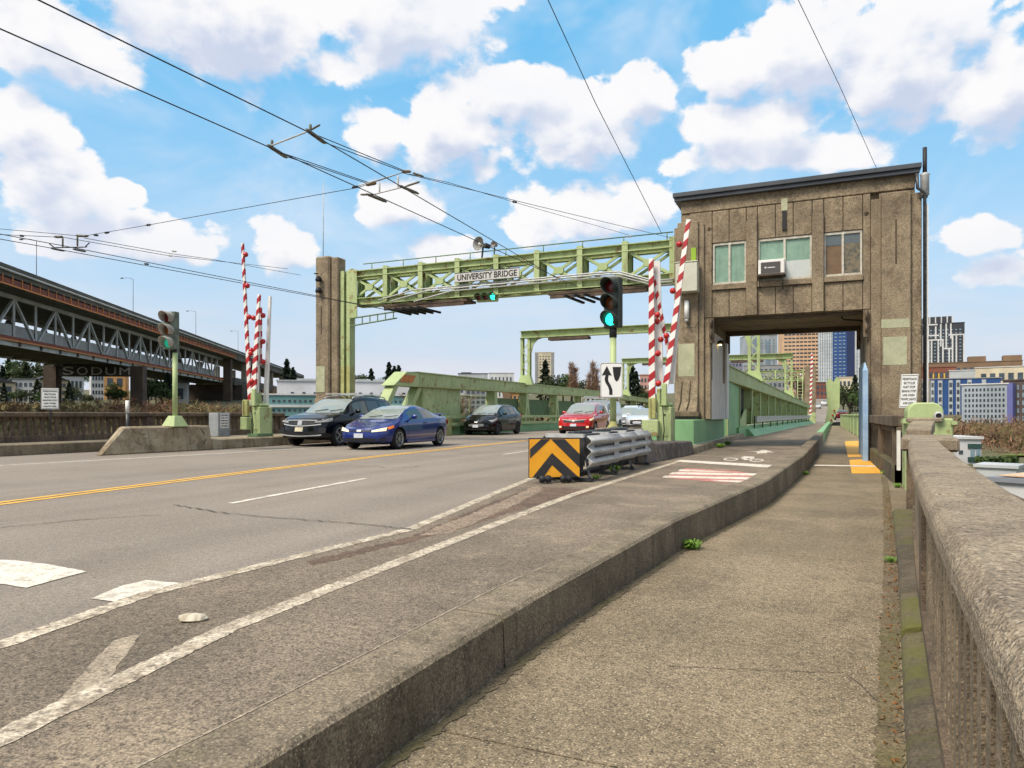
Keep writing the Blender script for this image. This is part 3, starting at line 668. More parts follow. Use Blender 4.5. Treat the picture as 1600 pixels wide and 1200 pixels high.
# piers, stepped in plan
def pier(L, xa, xb, zt, ya, yb=None): tb('pier', concrete_t, xa, xb, ya, yb or YB, -.3 if not L else .9, zt, bevel=.02)
x0, x1, x2, x3, x4 = q(115, 600).x, q(140, 600).x, q(258, 600).x, q(290, 600).x, -3.18
pier(1, XL, x1, 7.0, YF + .14); pier(1, x1 - .002, x2, 7.12, YF + .0); pier(1, x2 - .002, x3, 7.05, YF + .07); pier(1, x3 - .002, x4, 4.07, YF + .15)
tb('pier_core', concrete_t, -4.1, -3.4, YF + .2, YB - .05, .9, 7.4)
y0, y1, y2, y3 = 1.20, q(1240, 600).x, q(1300, 600).x, q(1467, 600).x
pier(0, y0, y1 + .002, 4.07, YF + .13); pier(0, y1, y2 + .002, 7.2, YF + .07); pier(0, y2, y3 + .002, 7.33, YF); pier(0, y3, XR, 7.28, YF + .12)
tb('pier_core', concrete_t, 1.5, 2.4, YF + .2, YB - .05, -.3, 7.4)
tb('pier_slot', concrete_g, q(1377, 600).x, q(1388, 600).x, YF - .004, YF + .03, q(1380, 700).z, q(1380, 445).z)
tb('patch_panel', concrete_w, q(1298, 1000).x, q(1460, 1000).x, YF - .006, YF + .03, q(1380, 1062).z, q(1380, 1012).z, label='pale repair band across the pier')
tb('patch_panel', concrete_w, at_y(1380, 550, YF).x, at_y(1417, 550, YF).x, YF - .006, YF + .03, at_y(1400, 570, YF).z, at_y(1400, 526, YF).z)
tb('patch_panel', concrete_w, at_y(1060, 550, YF).x, at_y(1085, 550, YF).x, YF - .006, YF + .03, at_y(1072, 588, YF).z, at_y(1072, 537, YF).z)
# flared scroll foot of the inner pier
fx0, fx1 = at_y(1055, 600, YF).x, at_y(1090, 600, YF).x
prof = [(0, 2.15), (-.02, 1.7), (-.06, 1.45), (-.16, 1.25), (-.2, 1.14), (0, 1.14)]
part('pier_foot', MB().prism(prof, (fx0, YF, 0), (0, 1, 0), (0, 0, 1), (fx1 - fx0, 0, 0)), concrete_t, tw, world=True, bevel=.02)
for px in (1064, 1077):
    xg = at_y(px, 600, YF).x; part('carved_groove', MB().tube([(xg + .04, YF - .015, 2.1), (xg + .01, YF - .035, 1.75), (xg, YF - .09, 1.45), (xg - .05, YF - .20, 1.2)], .018, 5), concrete_g, tw, world=True)
tb('foot_block', concrete_d, fx0 - .06, fx1 + .08, YF - .26, YF + .2, .99, 1.14, bevel=.02)
tb('foot_gap', black, fx0 - .03, fx1 + .08, YF - .22, YF + .2, .90, .99)
# scrolled brackets under the lintel
def scroll(x, y, z, s, flip=1):
    m_ = MB(); w = .14
    for (cz, r) in ((0, .15), (-.36, .13)):
        pts = []
        for k in range(26):
            a = k / 25 * 3.6 * math.pi; rr = r * s * (1 - k / 25 * .82); pts.append((x, y - .05 + math.cos(a) * rr, z + cz * s + math.sin(a) * rr))
        m_.tube(pts, .03 * s, 6)
    m_.box(x - w / 2, x + w / 2, y - .02, y + .16, z - .6 * s, z + .18)
    return m_
for x, y in ((-3.14, YF + .03), (1.16, YF + .03), (-3.14, YB - .25), (1.16, YB - .25)):
    part('scroll_bracket', scroll(x, y, 3.88, 1.0), concrete_d, tw, world=True)
for cx, cy in ((318, 500), (1212, 412)):
    p = q(cx, cy, YF + .12); pts = [(p.x + math.cos(k * .6) * .06 * (1 - k / 26), YF + .14, p.z + math.sin(k * .6) * .06 * (1 - k / 26)) for k in range(24)]
    part('spiral_ornament', MB().tube(pts, .012, 5), concrete_d, tw, world=True)
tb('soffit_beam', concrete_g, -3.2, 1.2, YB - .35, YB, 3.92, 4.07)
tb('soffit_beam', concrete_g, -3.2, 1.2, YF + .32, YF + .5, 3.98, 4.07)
part('soffit_pipe', MB().tube([(.55, 23.2, 4.05), (.55, 23.2, 3.95), (.62, 23.5, 3.92), (1.15, 24, 3.92)], .025, 6), dark, tw, world=True)
tb('white_lining', white, -3.215, -3.165, YF + .35, YB - .02, .9, 2.15)
tb('upper_lining', white, -3.22, -3.175, YF + .55, YB - 1.4, 2.15, 3.7)
tb('lining_post', white_c, -3.19, -3.11, YB - .75, YB - .1, .9, 3.6)
tb('plinth', green_k, -4.6, -3.34, 20.5, 27.4, .12, .90, bevel=.015, label='mint green painted base under the inner pier')
tb('plinth_ledge', white, -3.35, -3.30, 20.5, 27.3, .16, .20)
part('blue_post', MB().box(1.06, 1.19, 22.1, 22.6, -.26, 2.3).add([(1.06, 22.1, 2.3), (1.19, 22.1, 2.3), (1.19, 22.6, 2.3), (1.06, 22.6, 2.3), (1.125, 22.35, 2.55)], [(0, 1, 4), (1, 2, 4), (2, 3, 4), (3, 0, 4)]), M('blue_paint', (150, 176, 200), (128, 156, 186), 2, .6), tw, world=True)
part('blue_post', MB().box(1.14, 1.19, 23.4, 26.4, -.26, 2.6), MATS['blue_paint'], tw, world=True)
part('downpipe', MB().tube([(2.42, YF - .05, 7.75), (2.44, YF - .05, 7.35), (2.62, YF + .02, 7.2), (2.62, YF + .02, -.2)], .045, 8), steel_d, tw, world=True)
part('cable_tray', MB().box(2.67, 2.71, YF + .05, YF + .12, .2, 6.9), white, tw, world=True)
part('wall_lamp', MB().lathe([(0, 0), (.09, -.05), (.11, -.16), (.02, -.1)], (-3.1, 24.3, 3.55), 12), dark, tw, world=True)
part('lamp_bulb', MB().lathe([(0, 0), (.05, -.02), (.05, -.06), (0, -.08)], (-3.1, 24.3, 3.44), 10), M('warm_bulb', (255, 226, 150), emit=3.0), tw, world=True)
# low concrete step below the plinth
st = thing('concrete_step', 'low pale concrete step along the foot of the green plinth and girder', 'kerb', (-3.3, 28, 0))
for a, b in ((19.05, 23.5), (23.5, 28), (28, 33), (33, 38.5)):
    xa, xb = -3.08 - (a - 19) * .019, -3.08 - (b - 19) * .019
    part('step_stone', MB().hexa([(xa, a + .01, -.02), (xa - .45, a + .01, -.02), (xb - .45, b - .01, -.02), (xb, b - .01, -.02)], [(xa - .02, a + .01, .19), (xa - .45, a + .01, .19), (xb - .45, b - .01, .19), (xb - .02, b - .01, .19)]), concrete_l, st, world=True, bevel=.02)
# things fixed to the tower
ac = thing('air_conditioner', 'boxy white air conditioner in the middle tower window on two struts', 'air conditioner', (q(675, 720).x, YF, 5.2))
p0, p1 = q(602, 768), q(750, 676)
part('casing', MB().box(p0.x, p1.x, YF - .22, YF + .24, p0.z, p1.z), white, ac, world=True, bevel=.015)
gp0, gp1 = q(614, 755, YF - .22), q(725, 684, YF - .22)
part('grille', MB().box(gp0.x, gp1.x, YF - .232, YF - .222, gp0.z, gp1.z), M('grille_grey', (78, 74, 74), (66, 62, 62), 30, .7), ac, world=True)
lg = (gp0.x * .7 + gp1.x * .3, YF - .234, (gp0.z + gp1.z) / 2)
part('logo', MB().lathe([(.014, 0), (.03, 0), (.03, -.004), (.014, -.004)], (gp0.x + .13, YF - .232, lg[2]), 12, 'y').box(gp0.x + .19, gp0.x + .40, YF - .236, YF - .232, lg[2] - .010, lg[2] + .010), white_c, ac, world=True, kind='stuff')
part('tray', MB().box(p0.x - .02, p1.x + .02, YF - .24, YF + .2, p0.z - .05, p0.z - .005), wood, ac, world=True)
for cx in (607, 738):
    a = q(cx, 790); part('strut', MB().beam((a.x, YF - .18, p0.z - .05), (a.x, YF + .17, p0.z - .42), .03, .03), steel_d, ac, world=True)
bx = thing('electrical_box', 'off white metal electrical box on the tower pier behind the raised gate arm', 'electrical box', (-4.0, YF, 5.0))
a, b = at_y(1055, 456, YF - .45), at_y(1089, 408, YF - .45)
part('box_body', MB().box(a.x, b.x, YF - .42, YF + .0, a.z, b.z), M('box_paint', (196, 194, 178), (184, 182, 166), 2, .5), bx, world=True, bevel=.012)
part('box_lid', MB().box(a.x - .02, b.x + .02, YF - .44, YF + .0, b.z, b.z + .035), MATS['box_paint'], bx, world=True, bevel=.01)
part('latch', MB().box(a.x + .05, a.x + .08, YF - .435, YF - .42, a.z + .3, a.z + .36), dark, bx, world=True)
part('green_tag', MB().box(b.x - .25, b.x - .1, YF - .03, YF - .005, b.z + .04, b.z + .52), M('lime_tag', (134, 168, 40), rough=.6), bx, world=True)
a = at_y(1073, 487, YF - .1); tl = thing('tube_fixture', 'white tubular fixture hanging on the tower pier below the electrical box', 'light fixture', (a.x, YF - .1, a.z))
part('tube', MB().tube([(a.x, YF - .1, a.z - .22), (a.x, YF - .1, a.z + .34)], .075, 10), white_c, tl, world=True)
part('socket', MB().tube([(a.x, YF - .1, a.z - .32), (a.x, YF - .1, a.z - .22)], .06, 10), steel, tl, world=True)
part('cable', MB().tube([(a.x, YF - .08, a.z - .32), (a.x + .1, YF - .06, a.z - .5), (a.x + .25, YF - .05, a.z - .52), (a.x + .36, YF - .04, a.z - .3), (a.x + .36, YF - .03, a.z + .5)], .012, 5), wire_m, tl, world=True)
an = thing('antenna_mast', 'dark antenna mast with a silver mesh sleeve at the outer tower corner', 'antenna', (2.63, YF + .1, 7.4))
part('mast', MB().tube([(2.63, YF + .1, 7.6), (2.63, YF + .1, 8.5)], .055, 8), dark, an, world=True)
part('mesh_sleeve', MB().lathe([(.06, 0), (.11, .02), (.11, .55), (.13, .6), (.05, .65)], (2.63, YF + .1, 7.15), 12), steel, an, world=True)
part('bracket', MB().box(2.5, 2.7, YF + .05, YF + .15, 7.1, 7.15), steel_d, an, world=True)
def text_sign(name, label, c, ux, w, h, lines, n_, cat='sign', tilt=0, group=None, post=None, sizes=None):
    """board at c (centre), ux along its width, normal n_ towards the reader"""
    ux, n_ = Vector(ux).normalized(), Vector(n_).normalized(); uz = (Vector((0, 0, 1)) + ux * tilt).normalized(); c = Vector(c)
    t = thing(name, label, cat, c, 0, group)
    part('board', MB().prism([(-w / 2, -h / 2), (w / 2, -h / 2), (w / 2, h / 2), (-w / 2, h / 2)], c, ux, uz, -n_ * .012), white_c, t, world=True, bevel=.004)
    bd = MB()
    for (xa, xb, za, zb) in ((-.47, .47, .455, .47), (-.47, .47, -.47, -.455), (-.47, -.455, -.455, .455), (.455, .47, -.455, .455)):
        bd.prism([(xa * w, za * h), (xb * w, za * h), (xb * w, zb * h), (xa * w, zb * h)], c + n_ * .001, ux, uz, n_ * .003)
    part('border', bd, black, t, world=True)
    for i, s in enumerate(lines):
        z = h * (.36 - .72 * i / (len(lines) - 1)); sz = h * .095
        lettering(s, sz, black, t, c + uz * z + n_ * .004, ux, uz, fit=min(w * .84, w * .84 * (len(s) / 12) ** .7))
    if post: part('post', MB().tube([c - n_ * .04 + Vector((0, 0, -post)), c - n_ * .04 + Vector((0, 0, h * .3))], .025, 8), steel_d, t, world=True)
    return t
a, b = at_y(1409, 636, YF - .5), at_y(1431, 586, YF - .5)
text_sign('stop_notice', 'white notice telling pedestrians and bicycles to stop, leaning on the tower pier', ((a.x + b.x) / 2, YF - .5, (a.z + b.z) / 2), (1, .0, 0), .42, .92,
          ['PEDESTRIANS', 'BICYCLES', 'MUST STOP', 'BEHIND STOP', 'LINE WHEN', 'TRAFFIC LIGHTS', 'ARE RED'], (0, -1, 0), tilt=.06, group='white stop notices')

# ------------------------------------------------------------------ gantry with the bridge name, its pillars and what hangs on it
def gantry(label, pl, pr_, yf, dx=0, full=True):
    g_ = thing('gantry_truss', label, 'gantry', ((pl + pr_) / 2, yf, 5.4))
    zb, zt = 5.42, 6.76; yb2 = yf + .55
    for y, back in ((yf, 0), (yb2, 1)):
        part('top_chord', MB().ibeam((pl, y, zt - .12), (pr_, y, zt - .12), .26, .26, .03), green, g_, world=True)
        part('bottom_chord', MB().ibeam((pl, y, zb + .12), (pr_, y, zb + .12), .26, .28, .03), green, g_, world=True)
        n = 8; xs = [pl + (pr_ - pl) * k / n for k in range(n + 1)]
        for k, x in enumerate(xs):
            if full or k % 2 == 0: part('upright', MB().ibeam((x, y, zb), (x, y, zt + .10), .20, .24, .025, up=(0, 1, 0)), green, g_, world=True)
        for a, b in zip(xs, xs[1:]):
            for za, zc in ((zb + .26, zt - .25), (zt - .25, zb + .26)):
                part('diagonal_brace', MB().beam((a + .1, y, za), (b - .1, y, zc), .06, .09), green_c if full else green, g_, world=True)
            if full and not back:
                xm, zm = (a + b) / 2, (zb + zt) / 2; e = .12
                part('gusset_plate', MB().prism([(-e * 1.5, -e * .5), (-e, -e), (e, -e), (e * 1.5, -e * .5), (e * 1.5, e * .5), (e, e), (-e, e), (-e * 1.5, e * .5)], (xm, y - .055, zm), (1, 0, 0), (0, 0, 1), (0, .11, 0)), green_c, g_, world=True)
    for k in range(9):
        x = pl + (pr_ - pl) * k / 8; part('cross_strut', MB().beam((x, yf + .14, zt - .1), (x, yb2 - .14, zt - .1), .12, .12), green, g_, world=True)
        part('cross_strut', MB().beam((x, yf + .14, zb + .1), (x, yb2 - .14, zb + .1), .12, .12), green, g_, world=True)
    return g_
gy = 23.2
GL, GR = -17.15, -4.45
gt = gantry('pale green steel truss gantry with crossed braces spanning the road beside the tower', GL, GR, gy)
part('handrail', MB().tube([(GL + .5, gy, 7.03), (GR, gy, 7.03)], .02, 6), green_d, gt, world=True)
for k in range(9):
    x = GL + .9 + k * 1.45; part('rail_clip', MB().tube([(x, gy, 6.76), (x, gy, 7.03)], .018, 5), green_d, gt, world=True)
for z, xa, xb, dy in ((5.86, -14.2, -4.4, .2), (5.78, -13.6, -4.4, .24), (5.70, -12.6, -4.4, .2)):
    part('conduit', MB().tube([(xa - 1.6, gy - dy, z - .35), (xa, gy - dy, z - .06), (-7.0, gy - dy, z), (-6.2, gy - dy, z - .02), (xb - .6, gy - dy, z - .42), (xb, gy - dy, z - .42)], .03, 6), steel, gt, world=True)
for xa, xb in ((-15.7, -12.0), (-8.8, -5.2)):
    part('wire_trough', MB().box(xa, xb, gy - .1, gy + .7, 5.25, 5.34).box(xa + .1, xb - .1, gy - .13, gy - .1, 5.1, 5.22), wood, gt, world=True, label='weathered wooden trough under the truss')
part('end_plate', MB().box(GL - .05, GL + .30, gy - .16, gy - .13, 4.9, 6.8), green, gt, world=True)
part('service_ladder', MB().tube([(GL + .1, gy - .3, 4.55), (-14.9, gy - .3, 4.75)], .03, 5).tube([(GL + .1, gy - .3, 4.85), (-14.9, gy - .3, 5.0)], .03, 5), green_d, gt, world=True, kind='stuff')
for k in range(6): part('ladder_rung', MB().beam((GL + .3 + k * .36, gy - .3, 4.56 + k * .03), (GL + .3 + k * .36, gy - .3, 4.88 + k * .03), .03, .03), green_d, gt, world=True)
for k in range(5):                         # trolley-wire entry pans
    x = -15.3 + k * .33; part('wire_entry_shoe', MB().beam((x, gy - .35, 5.12), (x + .55, gy + .5, 4.98), .09, .07), dark, gt, world=True)
for k in range(3): part('wire_entry_shoe', MB().beam((-8.1 + k * .35, gy - .35, 5.15), (-7.7 + k * .4, gy + .6, 5.0), .10, .07), dark, gt, world=True)
# concrete pillar and green column at the far kerb
pil = thing('concrete_pillar', 'tall brown concrete pillar carrying the gantry across the road', 'pillar', (-18.2, 24, .2))
def pb(name, mat, *a, bevel=.02): return part(name, MB().box(*a), mat, pil, world=True, bevel=bevel)
pb('shaft', concrete_t, -18.72, -18.02, 22.8, 23.5, .9, 7.42, bevel=.06); pb('side_shaft', concrete_t, -18.03, -17.68, 22.92, 23.45, .2, 7.36, bevel=.04)
pb('plaque', concrete_w, -18.64, -18.22, 22.78, 22.84, 1.95, 3.0, bevel=0)
pb('groove', concrete_g, -18.42, -18.38, 22.785, 22.83, 4.3, 5.4, bevel=0)
part('pillar_foot', MB().prism([(0, 1.7), (-.05, 1.3), (-.18, .9), (-.26, .7), (-.26, .2), (0.3, .2), (.3, 1.7)], (-18.75, 22.8, 0), (0, 1, 0), (0, 0, 1), (.9, 0, 0)), concrete_t, pil, world=True, bevel=.02)
for z in (6.55, 6.1): part('marker_lamp', MB().lathe([(.02, .06), (.1, 0), (.14, -.12), (.11, -.16)], (-18.42, 22.66, z), 10), dark, pil, world=True)
col = thing('steel_column', 'pale green steel column with a dark slot beside the far concrete pillar', 'column', (-17.3, 24, .2))
for xa, xb, m_ in ((-17.66, -17.48, green), (-17.36, -17.20, green)):
    part('flange_plate', MB().box(xa, xb, 23.05, 23.4, 3.0, 6.8), m_, col, world=True); part('lower_plate', MB().box(xa, xb, 23.05, 23.4, .2, 3.0), rust_y, col, 'yellowed and rusty lower plate', world=True)
part('slot', MB().box(-17.48, -17.36, 23.2, 23.36, .2, 6.7), dark, col, world=True)

# name board
a, b = at_y(711, 434, gy - .3), at_y(811, 426, gy - .3)
zc = (a.z + b.z) / 2; nb = thing('name_board', 'white board lettered UNIVERSITY BRIDGE hung on the gantry truss', 'sign', ((a.x + b.x) / 2, gy - .3, zc))
part('board', MB().box(a.x, b.x, gy - .3, gy - .27, zc - .17, zc + .17), M('board_white', (196, 194, 190), (182, 180, 176), 2, .6), nb, world=True)
fr = MB()
for z in (-.18, .165): fr.box(a.x - .015, b.x + .015, gy - .31, gy - .26, zc + z, zc + z + .015)
part('board_frame', fr, dark, nb, world=True)
lettering('UNIVERSITY BRIDGE', .30, black, nb, ((a.x + b.x) / 2, gy - .302, zc - .01), (1, 0, 0), (0, 0, 1), fit=(b.x - a.x) * .93, bold=.006)
for x in (a.x + .3, b.x - .3): part('hanger', MB().beam((x, gy - .25, zc - .1), (x, gy - .13, zc - .25), .04, .04), green_d, nb, world=True)
# signals
housing = M('signal_housing', (50, 58, 52), (40, 46, 42), 6, .6); housing_o = M('worn_green_housing', (108, 122, 108), (74, 84, 74), 6, .6)
hood_l = M('pale_visor', (168, 164, 154), (140, 136, 128), 8, .6); lens_r = M('red_signal_lens', (96, 22, 24), rough=.2); lens_a = M('amber_signal_lens', (120, 66, 24), rough=.2)
lens_g = M('lit_green_lens', (40, 225, 195), emit=1.0, rough=.2); lens_gd = M('green_signal_lens', (30, 150, 120), rough=.2, emit=.25)
def signal_head(t, c, n_, vert, pitch, r, hm, vm_, lenses):
    n_ = Vector(n_).normalized(); ux = Vector((-n_.y, n_.x, 0)).normalized(); up = Vector((0, 0, 1)); c = Vector(c)
    ax = up if vert else ux; bx_ = ux if vert else up
    part('housing', MB().prism([(-r * 1.2, -pitch * 1.5), (r * 1.2, -pitch * 1.5), (r * 1.2, pitch * 1.5), (-r * 1.2, pitch * 1.5)], c, bx_, ax, -n_ * .2), hm, t, world=True, bevel=.02)
    for i, lm in enumerate(lenses):
        cc = c + ax * pitch * (1 - i) * (1 if vert else -1)
        N = 20; ring = [cc + n_ * .012 + (ux * math.cos(2 * math.pi * k / N) + up * math.sin(2 * math.pi * k / N)) * r * .86 for k in range(N)]
        part('lens', MB().add(ring + [cc + n_ * .04], [(k, (k + 1) % N, N) for k in range(N)], True), lm, t, world=True)
        vs = []; A = [math.radians(-50 + 280 * k / 24) for k in range(25)]
        for rr, inn in ((r, 0), (r * .93, 0)):
            for k, aa in enumerate(A):
                tail = .30 - .17 * (1 - max(0, math.sin(aa) * .5 + .5))
                e = ux * math.cos(aa) * rr + up * math.sin(aa) * rr
                vs += [cc + e, cc + e + n_ * tail * (r / .15) ** .5]
        fs = []
        for o_ in (0, 50): fs += [(o_ + 2 * k, o_ + 2 * k + 2, o_ + 2 * k + 3, o_ + 2 * k + 1) for k in range(24)]
        fs += [(2 * k + 1, 2 * k + 3, 50 + 2 * k + 3, 50 + 2 * k + 1) for k in range(24)]
        part('visor', MB().add(vs, fs, True), vm_, t, world=True)
def toward(p, d=0): v = Vector((-p.x, -p.y, 0)).normalized(); return Matrix.Rotation(R(d), 3, 'Z') @ v
p = at_d(955, 473, 16.0); sg = thing('traffic_signal', 'dark traffic signal showing green on a pale green post behind the crash cushion', 'traffic light', (p.x, p.y, .8), group='traffic signals by the gates')
nn = toward(p, -27)
signal_head(sg, p, nn, True, .375, .165, housing, housing, [lens_r, lens_a, lens_g])
px_ = at_d(958, 520, 16.1)
part('pole_collar', MB().tube([(px_.x, px_.y, p.z - .78), (px_.x, px_.y, p.z - .52)], .085, 10), dark, sg, world=True)
part('post', MB().tube([(px_.x, px_.y, .72), (px_.x, px_.y, p.z - .78)], .075, 12), green_c, sg, world=True)
part('post_base', MB().lathe([(.14, 0), (.14, .06), (.09, .14), (.085, .2)], (px_.x, px_.y, .7), 12), rust_y, sg, world=True)
# keep-right sign bolted to that post
p = at_d(955.5, 594, 15.85); n_ = toward(p); ux = Vector((-n_.y, n_.x, 0)); ks = thing('keep_sign', 'white traffic sign with a black arrow bending past an island, on the signal post', 'sign', p)
w, h = .50, .79; P_ = lambda l: [((x - 1135) / 145 * w, (240 - y) / 245 * h) for x, y in l]
rc = []
for cx, cy, a0 in ((w / 2 - .04, h / 2 - .04, 0), (-w / 2 + .04, h / 2 - .04, 90), (-w / 2 + .04, -h / 2 + .04, 180), (w / 2 - .04, -h / 2 + .04, 270)):
    rc += [(cx + .04 * math.cos(R(a0 + k * 22.5)), cy + .04 * math.sin(R(a0 + k * 22.5))) for k in range(5)]
part('board', MB().prism(rc, p, ux, (0, 0, 1), -n_ * .01), white_c, ks, world=True)
inn = [(x * .93, y * .955) for x, y in rc]; out_ = [(x * .965, y * .978) for x, y in rc]; N = len(rc); f3 = lambda l, d: [p + ux * x + Vector((0, 0, y)) + n_ * d for x, y in l]
part('border', MB().add(f3(inn, .003) + f3(out_, .003), [(k, (k + 1) % N, N + (k + 1) % N, N + k) for k in range(N)]), black, ks, world=True)
part('arrow', MB().prism(P_([(1105, 140), (1072, 208), (1096, 203), (1090, 235), (1096, 258), (1112, 285), (1120, 310), (1120, 342), (1141, 342), (1141, 308), (1130, 275), (1116, 250), (1112, 232), (1117, 205), (1136, 208)]), p + n_ * .002, ux, (0, 0, 1), n_ * .003), black, ks, world=True)
part('island_symbol', MB().prism(P_([(1142, 148), (1197, 148), (1192, 205), (1180, 238), (1168, 250), (1156, 238), (1148, 205)]), p + n_ * .002, ux, (0, 0, 1), n_ * .003), black, ks, world=True)
# far signal on the island
p = at_d(264, 516, 20.2); s2 = thing('traffic_signal', 'traffic signal with pale visors on a green post on the concrete island across the road', 'traffic light', (p.x, p.y, .72), group='traffic signals by the gates')
signal_head(s2, p, toward(p, -40), True, .36, .165, housing_o, hood_l, [lens_r, lens_a, lens_gd])
px_ = at_d(273.5, 600, 20.3); zb = .72
part('pole_collar', MB().tube([(px_.x, px_.y, p.z - .66), (px_.x, px_.y, p.z - .5)], .06, 10), dark, s2, world=True)
part('post', MB().tube([(px_.x, px_.y, zb + .2), (px_.x, px_.y, p.z - .64)], .07, 12), green_c, s2, world=True)
part('post_base', MB().hexa([(px_.x + a * .26, px_.y + b * .26, zb - .01) for a, b in ((-1, -1), (1, -1), (1, 1), (-1, 1))], [(px_.x + a * .13, px_.y + b * .13, zb + .3) for a, b in ((-1, -1), (1, -1), (1, 1), (-1, 1))]), green_c, s2, world=True, bevel=.01)
p = at_y(760, 464, gy - .05); s3 = thing('hanging_signal', 'three lens traffic signal hung sideways showing green under the gantry truss', 'traffic light', p)
signal_head(s3, p, (.1, -1, 0), False, .27, .135, green_c, green_d, [lens_r, lens_r, lens_g])
for dx in (-.36, .36): part('hanger_bracket', MB().beam((p.x + dx, gy + .02, p.z + .15), (p.x + dx, gy + .02, 5.45), .04, .06), green_c, s3, world=True)
# loudspeaker horn and floodlight on the truss
p = at_y(753, 382, gy); hn = thing('horn_speaker', 'grey horn loudspeaker on top of the gantry truss', 'loudspeaker', (p.x, gy, 6.86))
d = Vector((-.25, -1, 0)).normalized(); rotm = d.to_track_quat('Z', 'Y').to_matrix()
def oriented(prof, o, n=18):
    m_ = MB().lathe(prof, (0, 0, 0), n); m_.v = [tuple(rotm @ Vector(v) + Vector(o)) for v in m_.v]; return m_
part('horn', oriented([(.05, -.3), (.07, -.05), (.13, .1), (.25, .2), (.26, .21), (.24, .2), (.12, .08), (.06, 0)], p, 24), M('horn_grey', (138, 138, 134), (116, 116, 112), 6, .55), hn, world=True)
part('horn_driver', oriented([(0, .16), (.05, .15), (.06, .02)], p), white, hn, world=True)
part('driver_case', oriented([(0, -.42), (.09, -.4), (.1, -.2), (.05, -.15)], p), dark, hn, world=True)
part('bracket', MB().beam(p + Vector((0, .1, -.05)), (p.x, gy, 6.78), .05, .05), steel_d, hn, world=True)
p = at_y(772, 382, gy); fl = thing('floodlight', 'small grey floodlight beside the horn on the gantry truss', 'floodlight', (p.x, gy, 6.86))
part('lamp_head', oriented([(0, -.16), (.06, -.14), (.11, .04), (.12, .06), (.10, .05), (0, .0)], p), M('flood_grey', (120, 114, 110), (90, 84, 80), 8, .5), fl, world=True)
part('stem', MB().tube([p + Vector((0, .05, -.1)), (p.x, gy, 6.86)], .025, 6), steel_d, fl, world=True)

# ------------------------------------------------------------------ crossing gates
def arm(t, p, q_, w, n_st, off=0, th=.06, white_only=False, lamps=(), lampside=1, w2=None):
    """flat barrier arm from p to q in slanted red and white bands, standing in the plane facing the traffic"""
    p, q_ = Vector(p), Vector(q_); d = (q_ - p); L = d.length; d.normalize(); u = Vector((0, 1, 0)).cross(d).normalized(); w2 = w2 or w
    if u.x < 0: u = -u
    yv = Vector((0, th / 2, 0)); a = MB(); r_ = MB()
    W_ = lambda s: w + (w2 - w) * s
    e = [p - u * w / 2, p + u * w / 2, q_ + u * w2 / 2, q_ - u * w2 / 2]
    part('arm', MB().hexa([v - yv for v in e], [v + yv for v in e]), white, t, world=True)
    if n_st:
        for k in range(n_st):
            s0, s1 = (k + .15 + off) / n_st, (k + .62 + off) / n_st; sl = .30 / n_st
            if s1 + sl > 1.001: continue
            f_ = lambda s, side: p + d * L * s + u * W_(s) / 2 * side
            e = [f_(s0, -1.02), f_(s0 + sl, 1.02), f_(s1 + sl, 1.02), f_(s1, -1.02)]
            r_.hexa([v - yv * 1.12 for v in e], [v + yv * 1.12 for v in e])
        part('red_band', r_, red, t, world=True, kind='stuff')
    for s in lamps:
        c = p + d * L * s + u * lampside * (W_(s) / 2 + .09) - yv
        part('warning_lamp', MB().lathe([(0, -.085), (.06, -.06), (.085, 0), (.06, .06), (0, .085)], c, 12), lampred, t, world=True)
        part('lamp_stem', MB().beam(c, p + d * L * s, .025, .025), white, t, world=True)
def gate_pair(ground, Dm, base_px, label, arms, ped_px):
    pass
D_ = 18.6
g0 = at_d(1035, 690, D_)
gate = thing('crossing_gate', 'raised red and white traffic gates on pale green machines in front of the tower', 'traffic gate', (g0.x, g0.y, .35), group='raised traffic gates')
def gd(px, py, D=D_): return at_d(px, py, D)
def gate_machine(t, xa, xb, ytop, ybot, D, cw=-.28, ex=0):
    a, b = gd(xa, ybot, D), gd(xb, ytop, D); w = b.x - a.x; y = a.y
    def bb(name, fx0, fx1, fz0, fz1, dy0, dy1, m_, bev=.015):
        z0, z1 = a.z + (b.z - a.z) * fz0, a.z + (b.z - a.z) * fz1
        return part(name, MB().box(a.x + w * fx0, a.x + w * fx1, y + dy0, y + dy1, z0, z1), m_, t, world=True, bevel=bev)
    bb('machine_case', .34 + ex, 1.02, 0, .60, -.1, .45, green); bb('machine_cap', .40 + ex, .96, .60, .68, -.05, .4, green_c, .05)
    bb('crank_plate', .60, .84, .62, 1.0, -.2, -.1, green_c)
    bb('counterweight', cw, .48, .10, .38, -.32, -.12, green); bb('arm_clamp', .0, .34, .40, .76, -.22, -.1, rust_y); bb('arm_clamp', .05, .12, .40, .74, -.25, -.22, rust_y, .0)
    bb('side_case', .34, .50, .0, .92, -.09, .3, green); bb('base_foot', .3, 1.02, -.06, .02, -.2, .5, green_d)
    bb('door_panel', .58, .92, .1, .5, -.115, -.1, green_c); bb('bolt', .70, .76, .45, .48, -.13, -.115, dark, 0)
    part('power_cable', MB().tube([(a.x + w * .66, y - .22, a.z + (b.z - a.z) * .62), (a.x + w * .70, y - .24, a.z + (b.z - a.z) * .5), (a.x + w * .74, y - .2, a.z + (b.z - a.z) * .2), (a.x + w * .68, y - .2, a.z + .02)], .015, 5), wire_m, t, world=True)
gate_machine(gate, 1016, 1052, 600, 690, D_)
arm(gate, gd(1019, 626), gd(1017.5, 404), .17, 9, lamps=(.60, .33, .12), lampside=1, w2=.12)
arm(gate, gd(1030, 604, D_ + .15), gd(1025, 408, D_ + .15), .22, 0)
arm(gate, gd(1047, 560, D_ + .1), gd(1018, 418, D_ + .1), .09, 8, lamps=(.22, .42), lampside=-1)
